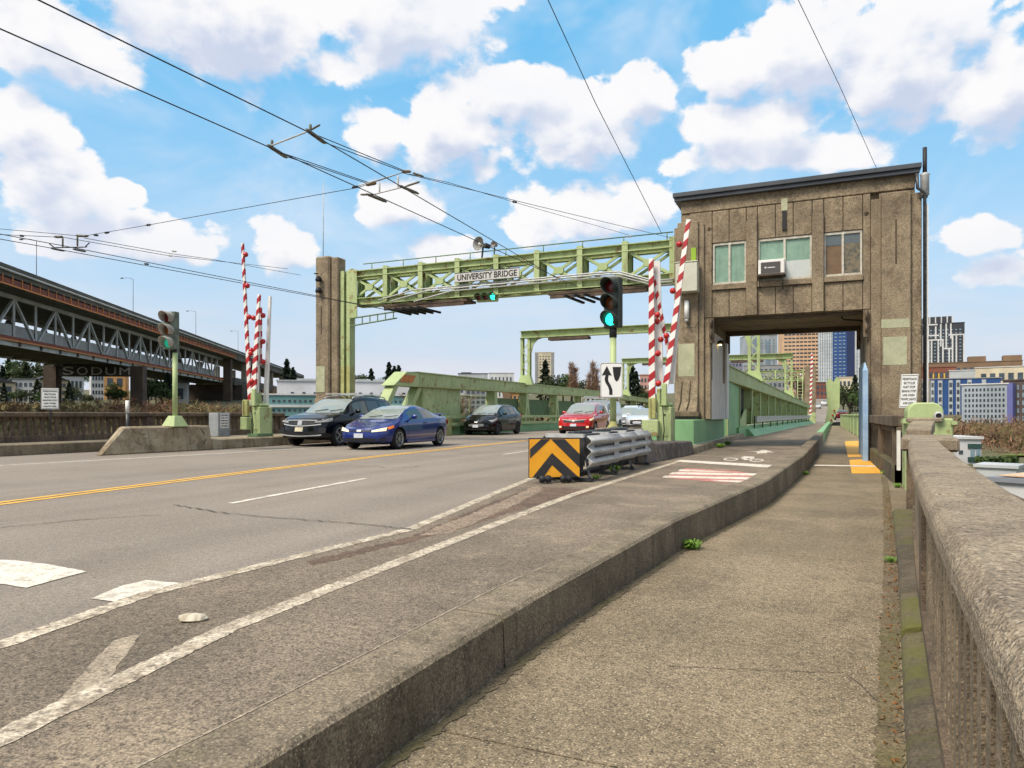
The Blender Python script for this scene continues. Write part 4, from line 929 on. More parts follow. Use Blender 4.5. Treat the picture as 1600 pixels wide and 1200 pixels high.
arm(gate, gd(1040, 604, D_ - .1), gd(1076, 343, D_ - .1), .14, 10, lamps=(.30, .57, .85), lampside=-1, w2=.11)
arm(gate, gd(1049, 600, D_ + .05), gd(1062, 450, D_ + .05), .17, 0, w2=.1)
D2 = 21.6
g0 = at_d(402, 680, D2)
gate2 = thing('crossing_gate', 'raised red and white traffic gates on green machines on the far kerb', 'traffic gate', (g0.x, g0.y, .35), group='raised traffic gates')
gate_machine(gate2, 387, 418, 608, 678, D2, 0, .14)
arm(gate2, gd(392, 650, D2), gd(379, 380, D2), .14, 14, lamps=(.93, .75, .57, .36, .2), lampside=1, w2=.07)
arm(gate2, gd(395.5, 628, D2 - .1), gd(405, 460, D2 - .1), .19, 9, lamps=(.48, .78), lampside=-1, w2=.09)
arm(gate2, gd(407, 570, D2 + .15), gd(407, 480, D2 + .15), .08, 5, lamps=(.05, .40, .85), lampside=1)
arm(gate2, gd(401, 628, D2 + .1), gd(404, 520, D2 + .1), .12, 0)
arm(gate2, gd(415, 640, D2 + .2), gd(422, 463, D2 + .2), .17, 0, w2=.08)

# ------------------------------------------------------------------ crash cushion and barrier wall
cc = thing('crash_cushion', 'grey steel crash cushion with a black and yellow chevron panel at its nose', 'crash cushion', (-3.8, 12.5, 0))
yel = M('chevron_yellow', (238, 168, 36), (228, 158, 30), 3, .55, patch=.35, patch_c=(150, 108, 40), patch_sc=7); blk = M('chevron_black', (40, 40, 42), (52, 50, 50), 3, .6)
a, b = at_d(828, 746, 10.7), at_d(905.5, 686, 10.85); z0, z1 = a.z, b.z; ux = Vector((b.x - a.x, b.y - a.y, 0)); W_ = ux.length; ux.normalize(); n_ = Vector((ux.y, -ux.x, 0)); o_ = Vector((a.x, a.y, 0)); H_ = z1 - z0
part('chevron_panel', MB().prism([(0, z0), (W_, z0), (W_, z1), (0, z1)], o_, ux, (0, 0, 1), -n_ * .03), yel, cc, 'yellow panel with black chevrons', world=True)
CH = lambda l: [(x * W_, z0 + y * H_) for x, y in l]
for pl in ([(0, .52), (0, .80), (.22, 1), (.36, 1), (.40, 1.0), (0, .47)], [(0.0, .20), (0, .0), (.24, 0), (.42, .26), (.42, .66)], [(.42, .66), (.42, .26), (.64, 0), (.86, 0), (.86, .0)], [(.46, 1), (.74, 1), (1, .62), (1, .30)]):
    pass
strips = [[(0, .50), (.40, 1), (.22, 1), (0, .74)], [(.42, 1), (.70, 1), (1, .60), (1, .24)], [(.05, 0), (.27, 0), (.44, .32), (.44, .64)], [(.44, .64), (.44, .32), (.70, 0), (.97, 0)]]
for s in strips: part('chevron_stripe', MB().prism(CH(s), o_ + n_ * .001, ux, (0, 0, 1), n_ * .003), blk, cc, world=True)
part('panel_rim', MB().prism([(-.01, z0 - .01), (W_ + .01, z0 - .01), (W_ + .01, z1 + .02), (-.01, z1 + .02)], o_ - n_ * .031, ux, (0, 0, 1), -n_ * .03), steel_d, cc, world=True)
xl, xr = a.x + .03, b.x + .02
def thrie(x, ya, yb, xb, side=1):
    prof = []
    for k in range(31): s = k / 30; prof.append((side * (.02 - .036 * math.cos(s * 3 * 2 * math.pi)), .22 + s * .50))
    pts = [Vector((x, ya, 0)), Vector((xb, yb, 0))]; vs = []
    for pnt in pts: vs += [(pnt.x + dx, pnt.y, z) for dx, z in prof] + [(pnt.x + dx - side * .012, pnt.y, z) for dx, z in prof[::-1]]
    n = len(prof) * 2
    return MB().add(vs, [(k, (k + 1) % n, n + (k + 1) % n, n + k) for k in range(n)] + [tuple(range(n))[::-1], tuple(range(n, 2 * n))], True)
segs = [(10.5, 12.2), (11.85, 13.5), (13.15, 14.75)]
for i, (ya, yb) in enumerate(segs):
    e = .028 * (2 - i)
    part('side_rail', thrie(xr + e + .02, ya, yb, xr + e + .06, 1), steel, cc, world=True); part('side_rail', thrie(xl - e, ya, yb, xl - e - .05, -1), steel, cc, world=True)
    for z in (.38, .55):
        part('rail_slot', MB().box(xr + e + .045, xr + e + .062, ya + .25, yb - .45, z - .012, z + .012), dark, cc, world=True)
        part('slot_bolt', MB().lathe([(0, .03), (.03, .02), (.04, 0)], (xr + e + .05, yb - .4, z), 8, 'x'), steel_d, cc, world=True)
for y in (10.5, 11.9, 13.1, 14.4):
    part('diaphragm', MB().box(xl, xr, y, y + .06, .24, .70), steel_d, cc, world=True); part('top_bar', MB().beam((xl, y + .03, .72), (xr, y + .03, .72), .10, .06), steel, cc, world=True)
    for x in (xl + .12, xr - .12): part('leg', MB().beam((x, y + .03, .04), (x, y + .03, .26), .06, .06), dark, cc, world=True)
    part('skid_foot', MB().box(xr - .16, xr + .14, y - .05, y + .08, .02, .06), dark, cc, world=True); part('skid_foot', MB().box(xl - .14, xl + .16, y - .05, y + .08, .02, .06), dark, cc, world=True)
    part('leg_brace', MB().beam((xr + .10, y, .06), (xr - .05, y + .3, .34), .04, .04), steel_d, cc, world=True)
for fx in (.28, .70):
    c = o_ + ux * (W_ * fx) + n_ * .06; m_ = MB().lathe([(0, -.09), (.05, -.08), (.06, -.02), (.035, 0), (.06, .03), (.05, .09), (0, .10)], (0, 0, 0), 12, 'x')
    th_ = math.atan2(ux.y, ux.x); m_.v = [tuple(Matrix.Rotation(th_, 3, 'Z') @ Vector(v) + Vector((c.x, c.y, .075))) for v in m_.v]
    part('roller', m_, dark, cc, world=True)
part('cable_guide', MB().tube([(xl + .3, 10.8, .74), (xl + .3, 14.4, .76)], .04, 8), steel_d, cc, world=True)
part('top_track', MB().beam((xl + .12, 10.9, .70), (xl + .12, 14.5, .72), .12, .05), steel, cc, world=True)
part('top_track', MB().beam((xr - .22, 10.9, .70), (xr - .22, 14.5, .72), .12, .05), steel_d, cc, world=True)
part('ground_rail', MB().box(-3.9, -3.75, 10.6, 14.8, .015, .07), dark, cc, world=True)
bw = thing('barrier_wall', 'low dark cracked concrete barrier wall running from the crash cushion to the tower', 'barrier', (-3.4, 17, 0))
part('end_block', MB().hexa([(-3.36, 14.85, -.02), (-4.5, 14.85, -.02), (-4.5, 15.6, -.02), (-3.34, 15.6, -.02)], [(-3.5, 14.85, .70), (-4.4, 14.85, .72), (-4.4, 15.7, .80), (-3.48, 15.6, .66)]), stone_dk, bw, world=True, bevel=.04)
xa = -3.34
for y0_, y1_, h0, h1 in ((15.6, 17.2, .42, .40), (17.22, 19.0, .40, .36)):
    f = lambda y: -3.38 + (y - 14.7) * .07
    part('wall_length', MB().hexa([(f(y0_), y0_, -.02), (-4.56, y0_, -.02), (-4.56, y1_, -.02), (f(y1_), y1_, -.02)], [(f(y0_) - .06, y0_, h0), (-4.6, y0_, h0), (-4.6, y1_, h1), (f(y1_) - .06, y1_, h1)]), stone_dk, bw, world=True, bevel=.035)
part('median_fill', MB().box(-4.95, -4.55, 15.75, 24, -.02, .34), concrete_d, bw, world=True)
part('post_footing', MB().box(-4.85, -3.95, 15.72, 16.9, .30, .74), concrete_k, bw, world=True, bevel=.04)
for i in range(5):
    y = 15.8 + i * .62 + rnd.uniform(-.2, .2); xx = -3.38 + (y - 14.7) * .07; zz = rnd.uniform(.06, .16); pts = [(xx + .012, y, zz)]
    for k in range(5): pts.append((pts[-1][0] - .009, pts[-1][1] + rnd.uniform(-.10, .13), pts[-1][2] + .045))
    part('wall_crack', MB().tube([(a_ - .003, b_2, c_) for a_, b_2, c_ in pts], .006, 4), concrete_g, bw, world=True)

# ------------------------------------------------------------------ far side: island, kerb, balustrade, notices
ci = thing('traffic_island', 'weathered concrete island with a sloping nose carrying the far traffic signal', 'traffic island', (-17, 14, 0))
isl = [(-17.0, 12.1), (-18.3, 12.4), (-18.2, 16.0), (-16.75, 15.55)]
part('island_body', MB().hexa([(-16.88, 12.15, -.02), (-17.25, 12.35, -.02), (-17.7, 16.1, -.02), (-16.7, 15.7, -.02)], [(-17.02, 13.0, .73), (-17.4, 13.15, .73), (-17.65, 16.05, .73), (-16.82, 15.7, .73)]), concrete_l, ci, world=True, bevel=.05)
part('island_tail', MB().hexa([(-16.7, 15.72, -.02), (-18.0, 16.1, -.02), (-18.5, 24, -.02), (-17.3, 24, -.02)], [(-16.78, 15.72, .32), (-18.0, 16.1, .32), (-18.5, 24, .32), (-17.36, 24, .32)]), concrete_l, ci, world=True, bevel=.04)
for pts in ([(-16.99, 13.35, .60), (-16.95, 13.5, .5), (-16.97, 13.75, .56), (-16.94, 14.1, .5)], [(-16.83, 15.35, .65), (-16.80, 15.45, .5), (-16.82, 15.5, .38), (-16.74, 15.4, .18)], [(-17.0, 13.2, .7), (-16.96, 13.4, .45), (-16.92, 13.7, .4)]):
    part('island_crack', MB().tube([(x + .012, y, z) for x, y, z in pts], .014, 4), concrete_g, ci, world=True)
fw = MB().box(-23, -19.1, -30, 26, -.3, .28); structure('far_sidewalk', fw, concrete_k)
structure('far_kerb', MB().box(-19.1, -18.85, -30, 15.5, -.2, .285).box(-19.1, -18.75, 15.5, 24, -.2, .285), concrete_k, bevel=.02)
XB = -20.6
fb = thing('far_balustrade', 'long brown concrete balustrade with baluster openings across the road', 'balustrade', (XB, 10, .28))
for a, b in ((-6, 2), (2, 10), (10, 16.6), (16.6, 23)):
    part('rail_cap', MB().box(XB - .2, XB + .2, a + .01, b - .01, .98, 1.13), concrete_b, fb, world=True, bevel=.03)
    part('base_rail', MB().box(XB - .17, XB + .17, a + .01, b - .01, .26, .46), concrete_b, fb, world=True, bevel=.02)
me = MB().add([], []); me = MB().hexa([(-.05, -.05, .46), (.05, -.05, .46), (.05, .05, .46), (-.05, .05, .46)], [(-.045, -.04, .9), (.045, -.04, .9), (.045, .04, .9), (-.045, .04, .9)]).box(-.07, .07, -.075, .075, .9, .98).mesh('baluster', concrete_b)
y = -1.0
while y < 22.8:
    if not (9.85 < y < 10.15 or 16.4 < y < 16.8):
        o = put('baluster', me, fb); o.location = Vector((XB, y, 0)) - wpos(fb)
    y += .205
for y in (2, 10, 16.6, 22.9): part('pier', MB().box(XB - .16, XB + .16, y - .14, y + .14, .26, .98), concrete_b, fb, world=True, bevel=.02)
# lamp-post stub, grey cabinet and notices along it
p = at_x(199, 655, XB + .5); cp = thing('conduit_post', 'thin grey conduit post with a white top at the far balustrade', 'post', (p.x, p.y, .28))
part('pipe', MB().tube([(p.x, p.y, .28), (p.x, p.y, 1.1)], .05, 8), steel_d, cp, world=True); part('pole_top', MB().tube([(p.x, p.y, 1.1), (p.x, p.y, 1.5)], .055, 8), white, cp, world=True)
p = at_x(78, 623, XB + .35); text_sign('stop_notice', 'white stop notice on a post above the far balustrade', p, (.75, .66, 0), .44, .60, ['PEDESTRIANS', 'BICYCLES', 'MUST STOP', 'BEHIND STOP', 'LINE WHEN', 'LIGHTS RED'], (.66, -.75, 0), group='white stop notices', post=.9)
p = at_x(339, 657, XB + .9); gb = thing('grey_cabinet', 'low grey metal cabinet with a white notice on the far pavement', 'cabinet', (p.x, p.y, .28))
part('cabinet_body', MB().box(p.x - .1, p.x + .35, p.y - .28, p.y + .28, .28, 1.12), M('cabinet_grey', (150, 154, 156), (136, 140, 142), 3, .5), gb, world=True, bevel=.015)
pv = Vector((p.x + .36, p.y, .84)); part('notice_board', MB().box(p.x + .352, p.x + .36, p.y - .19, p.y + .19, .58, 1.09), white_c, gb, world=True)
for i, s in enumerate(('PEDESTRIANS', 'MUST STOP', 'BEHIND LINE', 'WHEN LIGHTS', 'ARE FLASHING')): lettering(s, .06, black, gb, (p.x + .362, p.y, 1.03 - i * .095), (0, 1, 0), (0, 0, 1), fit=.30)

# ------------------------------------------------------------------ bascule span: side girders and portals
def girder(label, xf, y0_, y1_, zt, zb, posts, side, zb0=.25, plate=None, rails=True, notch=True):
    """plate-top bridge truss: sloping box chord, flared posts, lower girder; side = +1 when seen from its right"""
    t = thing('bridge_girder', label, 'bridge girder', (xf(y0_), (y0_ + y1_) / 2, 0), group='green side girders of the bridge')
    ys_ = [y0_ + (y1_ - y0_) * k / 10 for k in range(11)]
    for a, b in zip(ys_, ys_[1:]):
        lo = [(xf(a) - .3, a, zb(a)), (xf(a) + .3, a, zb(a)), (xf(b) + .3, b, zb(b)), (xf(b) - .3, b, zb(b))]
        hi = [(xf(a) - .3, a, zt(a)), (xf(a) + .3, a, zt(a)), (xf(b) + .3, b, zt(b)), (xf(b) - .3, b, zt(b))]
        part('top_chord', MB().hexa(lo, hi), green, t, world=True)
    part('chord_flange', MB().add([(xf(a) + s * .36, a, zt(a) + dz) for a in ys_ for s in (-1, 1) for dz in (.0, .05)], [(4 * i + p_, 4 * i + q__, 4 * i + 4 + q__, 4 * i + 4 + p_) for i in range(10) for p_, q__ in ((0, 2), (2, 3), (3, 1), (1, 0))]), green_c, t, world=True)
    part('chord_flange', MB().add([(xf(a) + s * .36, a, zb(a) + dz) for a in ys_ for s in (-1, 1) for dz in (-.04, .0)], [(4 * i + p_, 4 * i + q__, 4 * i + 4 + q__, 4 * i + 4 + p_) for i in range(10) for p_, q__ in ((0, 2), (2, 3), (3, 1), (1, 0))]), rust_y, t, world=True)
    for y in posts:
        x = xf(y); z = zb(y) - .04
        part('post', MB().box(x - .24, x + .24, y - .2, y + .2, zb0 + .3, z), green, t, world=True)
        part('post_plate', MB().prism([(-.18, z), (.18, z), (.2, z - .55), (.45, zb0 + .3), (.25, zb0 + .3), (.03, z - .9), (-.03, z - .9), (-.25, zb0 + .3), (-.45, zb0 + .3), (-.2, z - .55)], (x + side * .26, y, 0), (0, 1, 0), (0, 0, 1), (side * .03, 0, 0)), green_c, t, world=True)
        if notch: part('gusset_notch', MB().prism([(-.12, 0), (.12, 0), (0, .16)], (x + side * .302, y + .6, (zt(y) + zb(y)) / 2 - .1), (0, 1, 0), (0, 0, 1), (side * .01, 0, 0)), black, t, world=True)
    for a, b in zip(posts, posts[1:]):
        x = (xf(a) + xf(b)) / 2; part('back_plate', MB().beam((xf(a) - side * .28, a + .2, (zb0 + .3 + zb(a)) / 2), (xf(b) - side * .28, b - .2, (zb0 + .3 + zb(b)) / 2), .03, (zb(a) - zb0) * .5), green_d, t, world=True)
    a, b = y0_ + 4 if side > 0 else y0_, y1_
    part('bottom_girder', MB().beam((xf(a), a, zb0 - .05), (xf(b), b, zb0 - .05), .62, .55), green_k if side > 0 else green, t, world=True)
    return t
XRt = lambda y: -3.85 + .039 * (y - 31.5)
zt_r = lambda y: 3.12 - (y - 29.6) * .0165; zb_r = lambda y: 2.50 - (y - 29.6) * .0115
postsR = [38.4, 42.0, 46.2, 50.2, 54.3, 58.4, 62.4, 66.3, 70.2, 74, 77.8, 81.5, 85.5]
gr = girder('green steel bridge girder with flared posts beside the bike lane beyond the tower', XRt, 29.6, 90, zt_r, zb_r, postsR, 1)
part('web_plate', MB().box(-4.1, -3.56, 29.8, 34.6, .18, 2.46), green_k, gr, world=True)
part('plate_edge', MB().box(-3.57, -3.5, 34.5, 34.62, .18, 2.46).box(-3.57, -3.5, 29.8, 29.92, .2, 2.46), green_c, gr, world=True, kind='stuff')
part('dark_bay', MB().box(-4.1, -3.7, 34.7, 38.1, .5, 2.42), dark, gr, world=True)
part('anchor_plate', MB().prism([(34.7, .2), (38.2, .2), (38.2, 1.3), (37.4, 1.35), (35.5, .85), (34.7, .75)], (-3.6, 0, 0), (0, 1, 0), (0, 0, 1), (.06, 0, 0)), green_c, gr, world=True)
wg = MB()
part('guardrail', MB().beam((XRt(38.6) + .46, 38.6, .82), (XRt(87) + .46, 87, .82), .06, .32), steel, gr, world=True)
part('guardrail_lip', MB().beam((XRt(38.6) + .50, 38.6, .94), (XRt(87) + .50, 87, .94), .05, .05), steel, gr, world=True)
for y in postsR: part('rail_post', MB().box(XRt(y) + .36, XRt(y) + .43, y - .06, y + .06, .2, .98), steel_d, gr, world=True)
part('flared_base', MB().hexa([(XRt(36), 36, 0), (XRt(36) + .72, 36, 0), (XRt(90) + .72, 90, 0), (XRt(90), 90, 0)], [(XRt(36), 36, .34), (XRt(36) + .42, 36, .34), (XRt(90) + .42, 90, .34), (XRt(90), 90, .34)]), green_k, gr, world=True)
XLt = lambda y: -18.0 + .039 * (y - 28.8)
zt_l = lambda y: 3.06 - max(0, (y - 29)) * .0035 - max(0, y - 57) * .022; zb_l = lambda y: 2.42 + max(0, y - 29) * .003 - max(0, y - 57) * .016
postsL = [37.2, 41.6, 46.6, 51.5, 56.5, 61.5, 66.5, 71.5, 76.5, 81.5, 86]
gl = girder('green steel bridge girder with a slanted end across the road behind the cars', XLt, 29.0, 90, zt_l, zb_l, postsL, 1, notch=False)
part('end_box', MB().prism([(28.0, zt_l(29)), (29.05, zt_l(29)), (29.05, 2.38), (26.9, 2.38)], (-18.35, 0, 0), (0, 1, 0), (0, 0, 1), (.7, 0, 0)), green_c, gl, world=True)
part('rust_plate', MB().prism([(27.75, 2.9), (28.75, 2.9), (28.45, 2.55), (27.35, 2.55)], (-17.65, 0, 0), (0, 1, 0), (0, 0, 1), (.02, 0, 0)), M('rust', (198, 130, 76), (172, 108, 60), 5, .9), gl, world=True)
part('end_leg', MB().beam((-18, 27.3, 2.4), (-18, 25.6, .2), .5, .28, (0, 0, 1)), green_c, gl, world=True)
part('end_leg', MB().beam((-18, 29.4, 2.4), (-18, 27.6, .2), .5, .28, (0, 0, 1)), green_c, gl, world=True)
part('web_plate', MB().box(-18.2, -17.72, 29.5, 33.4, .3, 2.4), green, gl, world=True)
for z in (.55, .95): part('road_rail', MB().beam((-17.5, 30, z), (-15.8, 88, z), .12, .16), green_c, gl, world=True)
for k in range(20): part('rail_post', MB().box(-17.62 + k * .088 * 1.0 - .0, -17.5 + k * .088, 30.6 + k * 3 - .06, 30.6 + k * 3 + .06, .05, 1.05), green, gl, world=True)
fn = thing('wire_fence', 'wire mesh fence panel in a green frame beyond the slanted girder end', 'fence', (-18.5, 34, .2))
for a, b in ((33.5, 35.6), (35.6, 37.8)):
    fr = MB()
    for y in (a, b): fr.tube([(-18.3, y, .2), (-18.3, y, 2.1)], .045, 6)
    part('fence_frame', fr.tube([(-18.3, a, 2.1), (-18.3, b, 2.1)], .045, 6).tube([(-18.3, a, .5), (-18.3, b, .5)], .04, 6), green_c, fn, world=True)
mesh_ = MB()
for k in range(44): mesh_.tube([(-18.3, 33.5 + k * .1, .5), (-18.3, 33.5 + k * .1, 2.1)], .004, 3, False)
for k in range(16): mesh_.tube([(-18.3, 33.5, .5 + k * .1), (-18.3, 37.8, .5 + k * .1)], .004, 3, False)
part('wire_mesh', mesh_, green_d, fn, world=True, kind='stuff')
sp = thing('green_splay', 'pale green curved steel splay plate at the kerb behind the black hatchback', 'guard plate', (-17.3, 29.5, 0))
part('plate', MB().prism([(0, 0), (3.0, 0), (3.0, .95), (2.3, .86), (1.4, .62), (.6, .3)], (-17.35, 28.6, 0), (0, 1, 0), (0, 0, 1), (.08, 0, 0)), rust_y, sp, world=True)
part('plate_rim', MB().tube([(-17.31, 28.6, .02), (-17.31, 29.2, .32), (-17.31, 30.0, .64), (-17.31, 30.9, .88), (-17.31, 31.6, .96)], .04, 6), green_c, sp, world=True)
def portal(label, y, xl_, xr_, zt_, zb_l_, zb_r_):
    t = thing('portal_frame', label, 'portal frame', ((xl_ + xr_) / 2, y, 0), group='portal frames over the bridge deck')
    part('cross_beam', MB().ibeam((xl_ - .35, y, zt_ - .22), (xr_ + .35, y, zt_ - .22), .5, .46, .03), green, t, world=True)
    for x, z0_, sgn in ((xl_, zb_l_, 1), (xr_, zb_r_, -1)):
        for dx in (-.24, .24): part('leg', MB().ibeam((x + dx, y, z0_), (x + dx, y, zt_ - .44), .16, .30, .025, up=(0, 1, 0)), green, t, world=True)
        m_ = MB(); n = max(3, int((zt_ - z0_ - 1) / .42)); zz = [z0_ + .2 + (zt_ - z0_ - 1.0) * k / n for k in range(n + 1)]
        for k in range(n): part('lacing_bar', MB().beam((x - .2 * (-1) ** k, y - .1, zz[k]), (x + .2 * (-1) ** k, y - .1, zz[k + 1]), .04, .06), green_c, t, world=True)
        kb = [(0, 0), (1.0, 0), (.55, -.12), (.25, -.4), (.12, -.9), (0, -1.1)]
        part('knee_plate', MB().prism([(sgn * a, b) for a, b in kb], (x + sgn * .26, y - .05, zt_ - .44), (1, 0, 0), (0, 0, 1), (0, .1, 0)), green, t, world=True)
        part('leg_foot', MB().hexa([(x - .5, y - .2, z0_ - .05), (x + .5, y - .2, z0_ - .05), (x + .5, y + .2, z0_ - .05), (x - .5, y + .2, z0_ - .05)], [(x - .3, y - .18, z0_ + .55), (x + .3, y - .18, z0_ + .55), (x + .3, y + .18, z0_ + .55), (x - .3, y + .18, z0_ + .55)]), green_c, t, world=True)
    part('wire_trough', MB().box(xl_ + 1.6, xl_ + 4.2, y - .3, y + .3, zt_ - .66, zt_ - .5), wood, t, world=True); part('wire_trough', MB().box(xr_ - 4.6, xr_ - 2, y - .3, y + .3, zt_ - .66, zt_ - .5), wood, t, world=True)
    return t
portal('nearer green portal frame with laced legs over the bridge deck', 41.3, -17.2, -3.45, 6.35, 3.0, 2.95)
portal('farther green portal frame over the bridge deck seen beyond the signal post', 63.4, -16.5, -2.55, 6.2, 2.8, 2.55)
gantry('far green truss gantry at the other end of the bridge seen through the archway', -15.3, -2.2, 97.0, full=False)
ft = thing('far_pillar', 'concrete pillar at the far end of the bridge with a ladder', 'pillar', (-1.4, 98, 0))
part('shaft', MB().box(-2.0, -.7, 96.5, 99, 0, 7.2), concrete_t, ft, world=True)
part('ladder', MB().tube([(-2.2, 96.4, 0), (-2.2, 96.4, 6)], .05, 5).tube([(-2.8, 96.4, 0), (-2.8, 96.4, 6)], .05, 5), green_c, ft, world=True, kind='stuff')
for k in range(14): part('ladder_rung', MB().beam((-2.2, 96.4, .4 + k * .4), (-2.8, 96.4, .4 + k * .4), .05, .05), green_c, ft, world=True)
ft2 = thing('far_pillar', 'concrete pillar at the far kerb carrying the distant gantry', 'pillar', (-16.3, 98, 0)); part('shaft', MB().box(-17, -15.6, 96.5, 99, 0, 7.2), concrete_t, ft2, world=True)
fg = thing('crossing_gate', 'distant raised gate with orange and white bands at the far end of the bridge', 'traffic gate', (-1.0, 94, 0), group='raised traffic gates')
arm(fg, (-1.3, 94, 1.0), (-1.1, 94, 8.6), .25, 14); part('machine_case', MB().box(-1.7, -.7, 94, 94.8, 0, 1.3), green, fg, world=True)
# railing beyond the tower and the tall green leaf edge beside it
rl = thing('green_railing', 'solid green steel railing along the pavement beyond the tower', 'railing', (1.95, 60, -.26))
for k in range(9):
    a = 41 + k * 5.4; part('rail_panel', MB().box(1.95, 2.03, a + .06, a + 5.34, -.2, .98), green_c, rl, world=True); part('rail_post', MB().box(1.9, 2.08, a - .06, a + .06, -.3, 1.1), green, rl, world=True)
part('top_rail', MB().box(1.9, 2.08, 41, 89.6, .98, 1.06), green_c, rl, world=True)
lf = thing('green_fin', 'tall ragged pale green steel fin rising at the far end of the pavement', 'bridge machinery', (1.2, 100, 0))
part('fin', MB().prism([(-.9, -.2), (.0, -.2), (.9, 2.1), (.95, 5.6), (.5, 5.9), (.2, 5.3), (-.35, 5.8), (-.7, 5.2), (-.5, 1.6)], (1.2, 100, 0), (1, 0, 0), (0, 0, 1), (0, .5, 0)), green_c, lf, world=True)
for z in (.4, 1.0, 1.6): part('warning_lamp', MB().lathe([(0, -.15), (.15, 0), (0, .15)], (1.0 + z * .3, 99.8, z), 8), lampred, lf, world=True)

# ------------------------------------------------------------------ cars: one lofted body, cut for the wheels, divided into its panels
def curve(pts):
    """smooth monotone-ish interpolation through (t, value)"""
    def f(t):
        if t <= pts[0][0]: return pts[0][1]
        for (a, va), (b, vb) in zip(pts, pts[1:]):
            if t <= b:
                s = (t - a) / (b - a) if b > a else 1; return va + (vb - va) * s
        return pts[-1][1]
    def g(t): return (f(t - .05) + 2 * f(t) + f(t + .05)) / 4
    return g
car_glass = M('car_glass', (70, 82, 80), rough=.04, spec=.6)
chrome = M('chrome', (186, 186, 184), rough=.32, metal=.35); windscreen = M('windscreen_glass', (132, 141, 138), rough=.05, spec=.8); lampglass = M('headlamp', (150, 150, 148), rough=.15); lamp_on = M('lit_headlamp', (250, 226, 186), emit=.10, rough=.2)  # windscreen base colour is pale to stand in for reflected sky
amber = M('amber_lamp', (222, 120, 40), rough=.2); taillamp = M('tail_lamp', (150, 18, 22), rough=.2); blackp = M('black_plastic', (22, 22, 24), rough=.5)
plate_m = M('number_plate', (196, 200, 206), (176, 182, 196), 30, .5); alloy = M('alloy_wheel', (150, 152, 154), rough=.3, metal=.8); alloy_d = M('dark_alloy', (52, 52, 56), rough=.35, metal=.7); well = M('wheel_well', (10, 10, 11), rough=.95)
def paint(name, c, metal=.0): m = M(name, c, rough=.22, metal=metal, coat=1.0, spec=.3, obj=True); return m
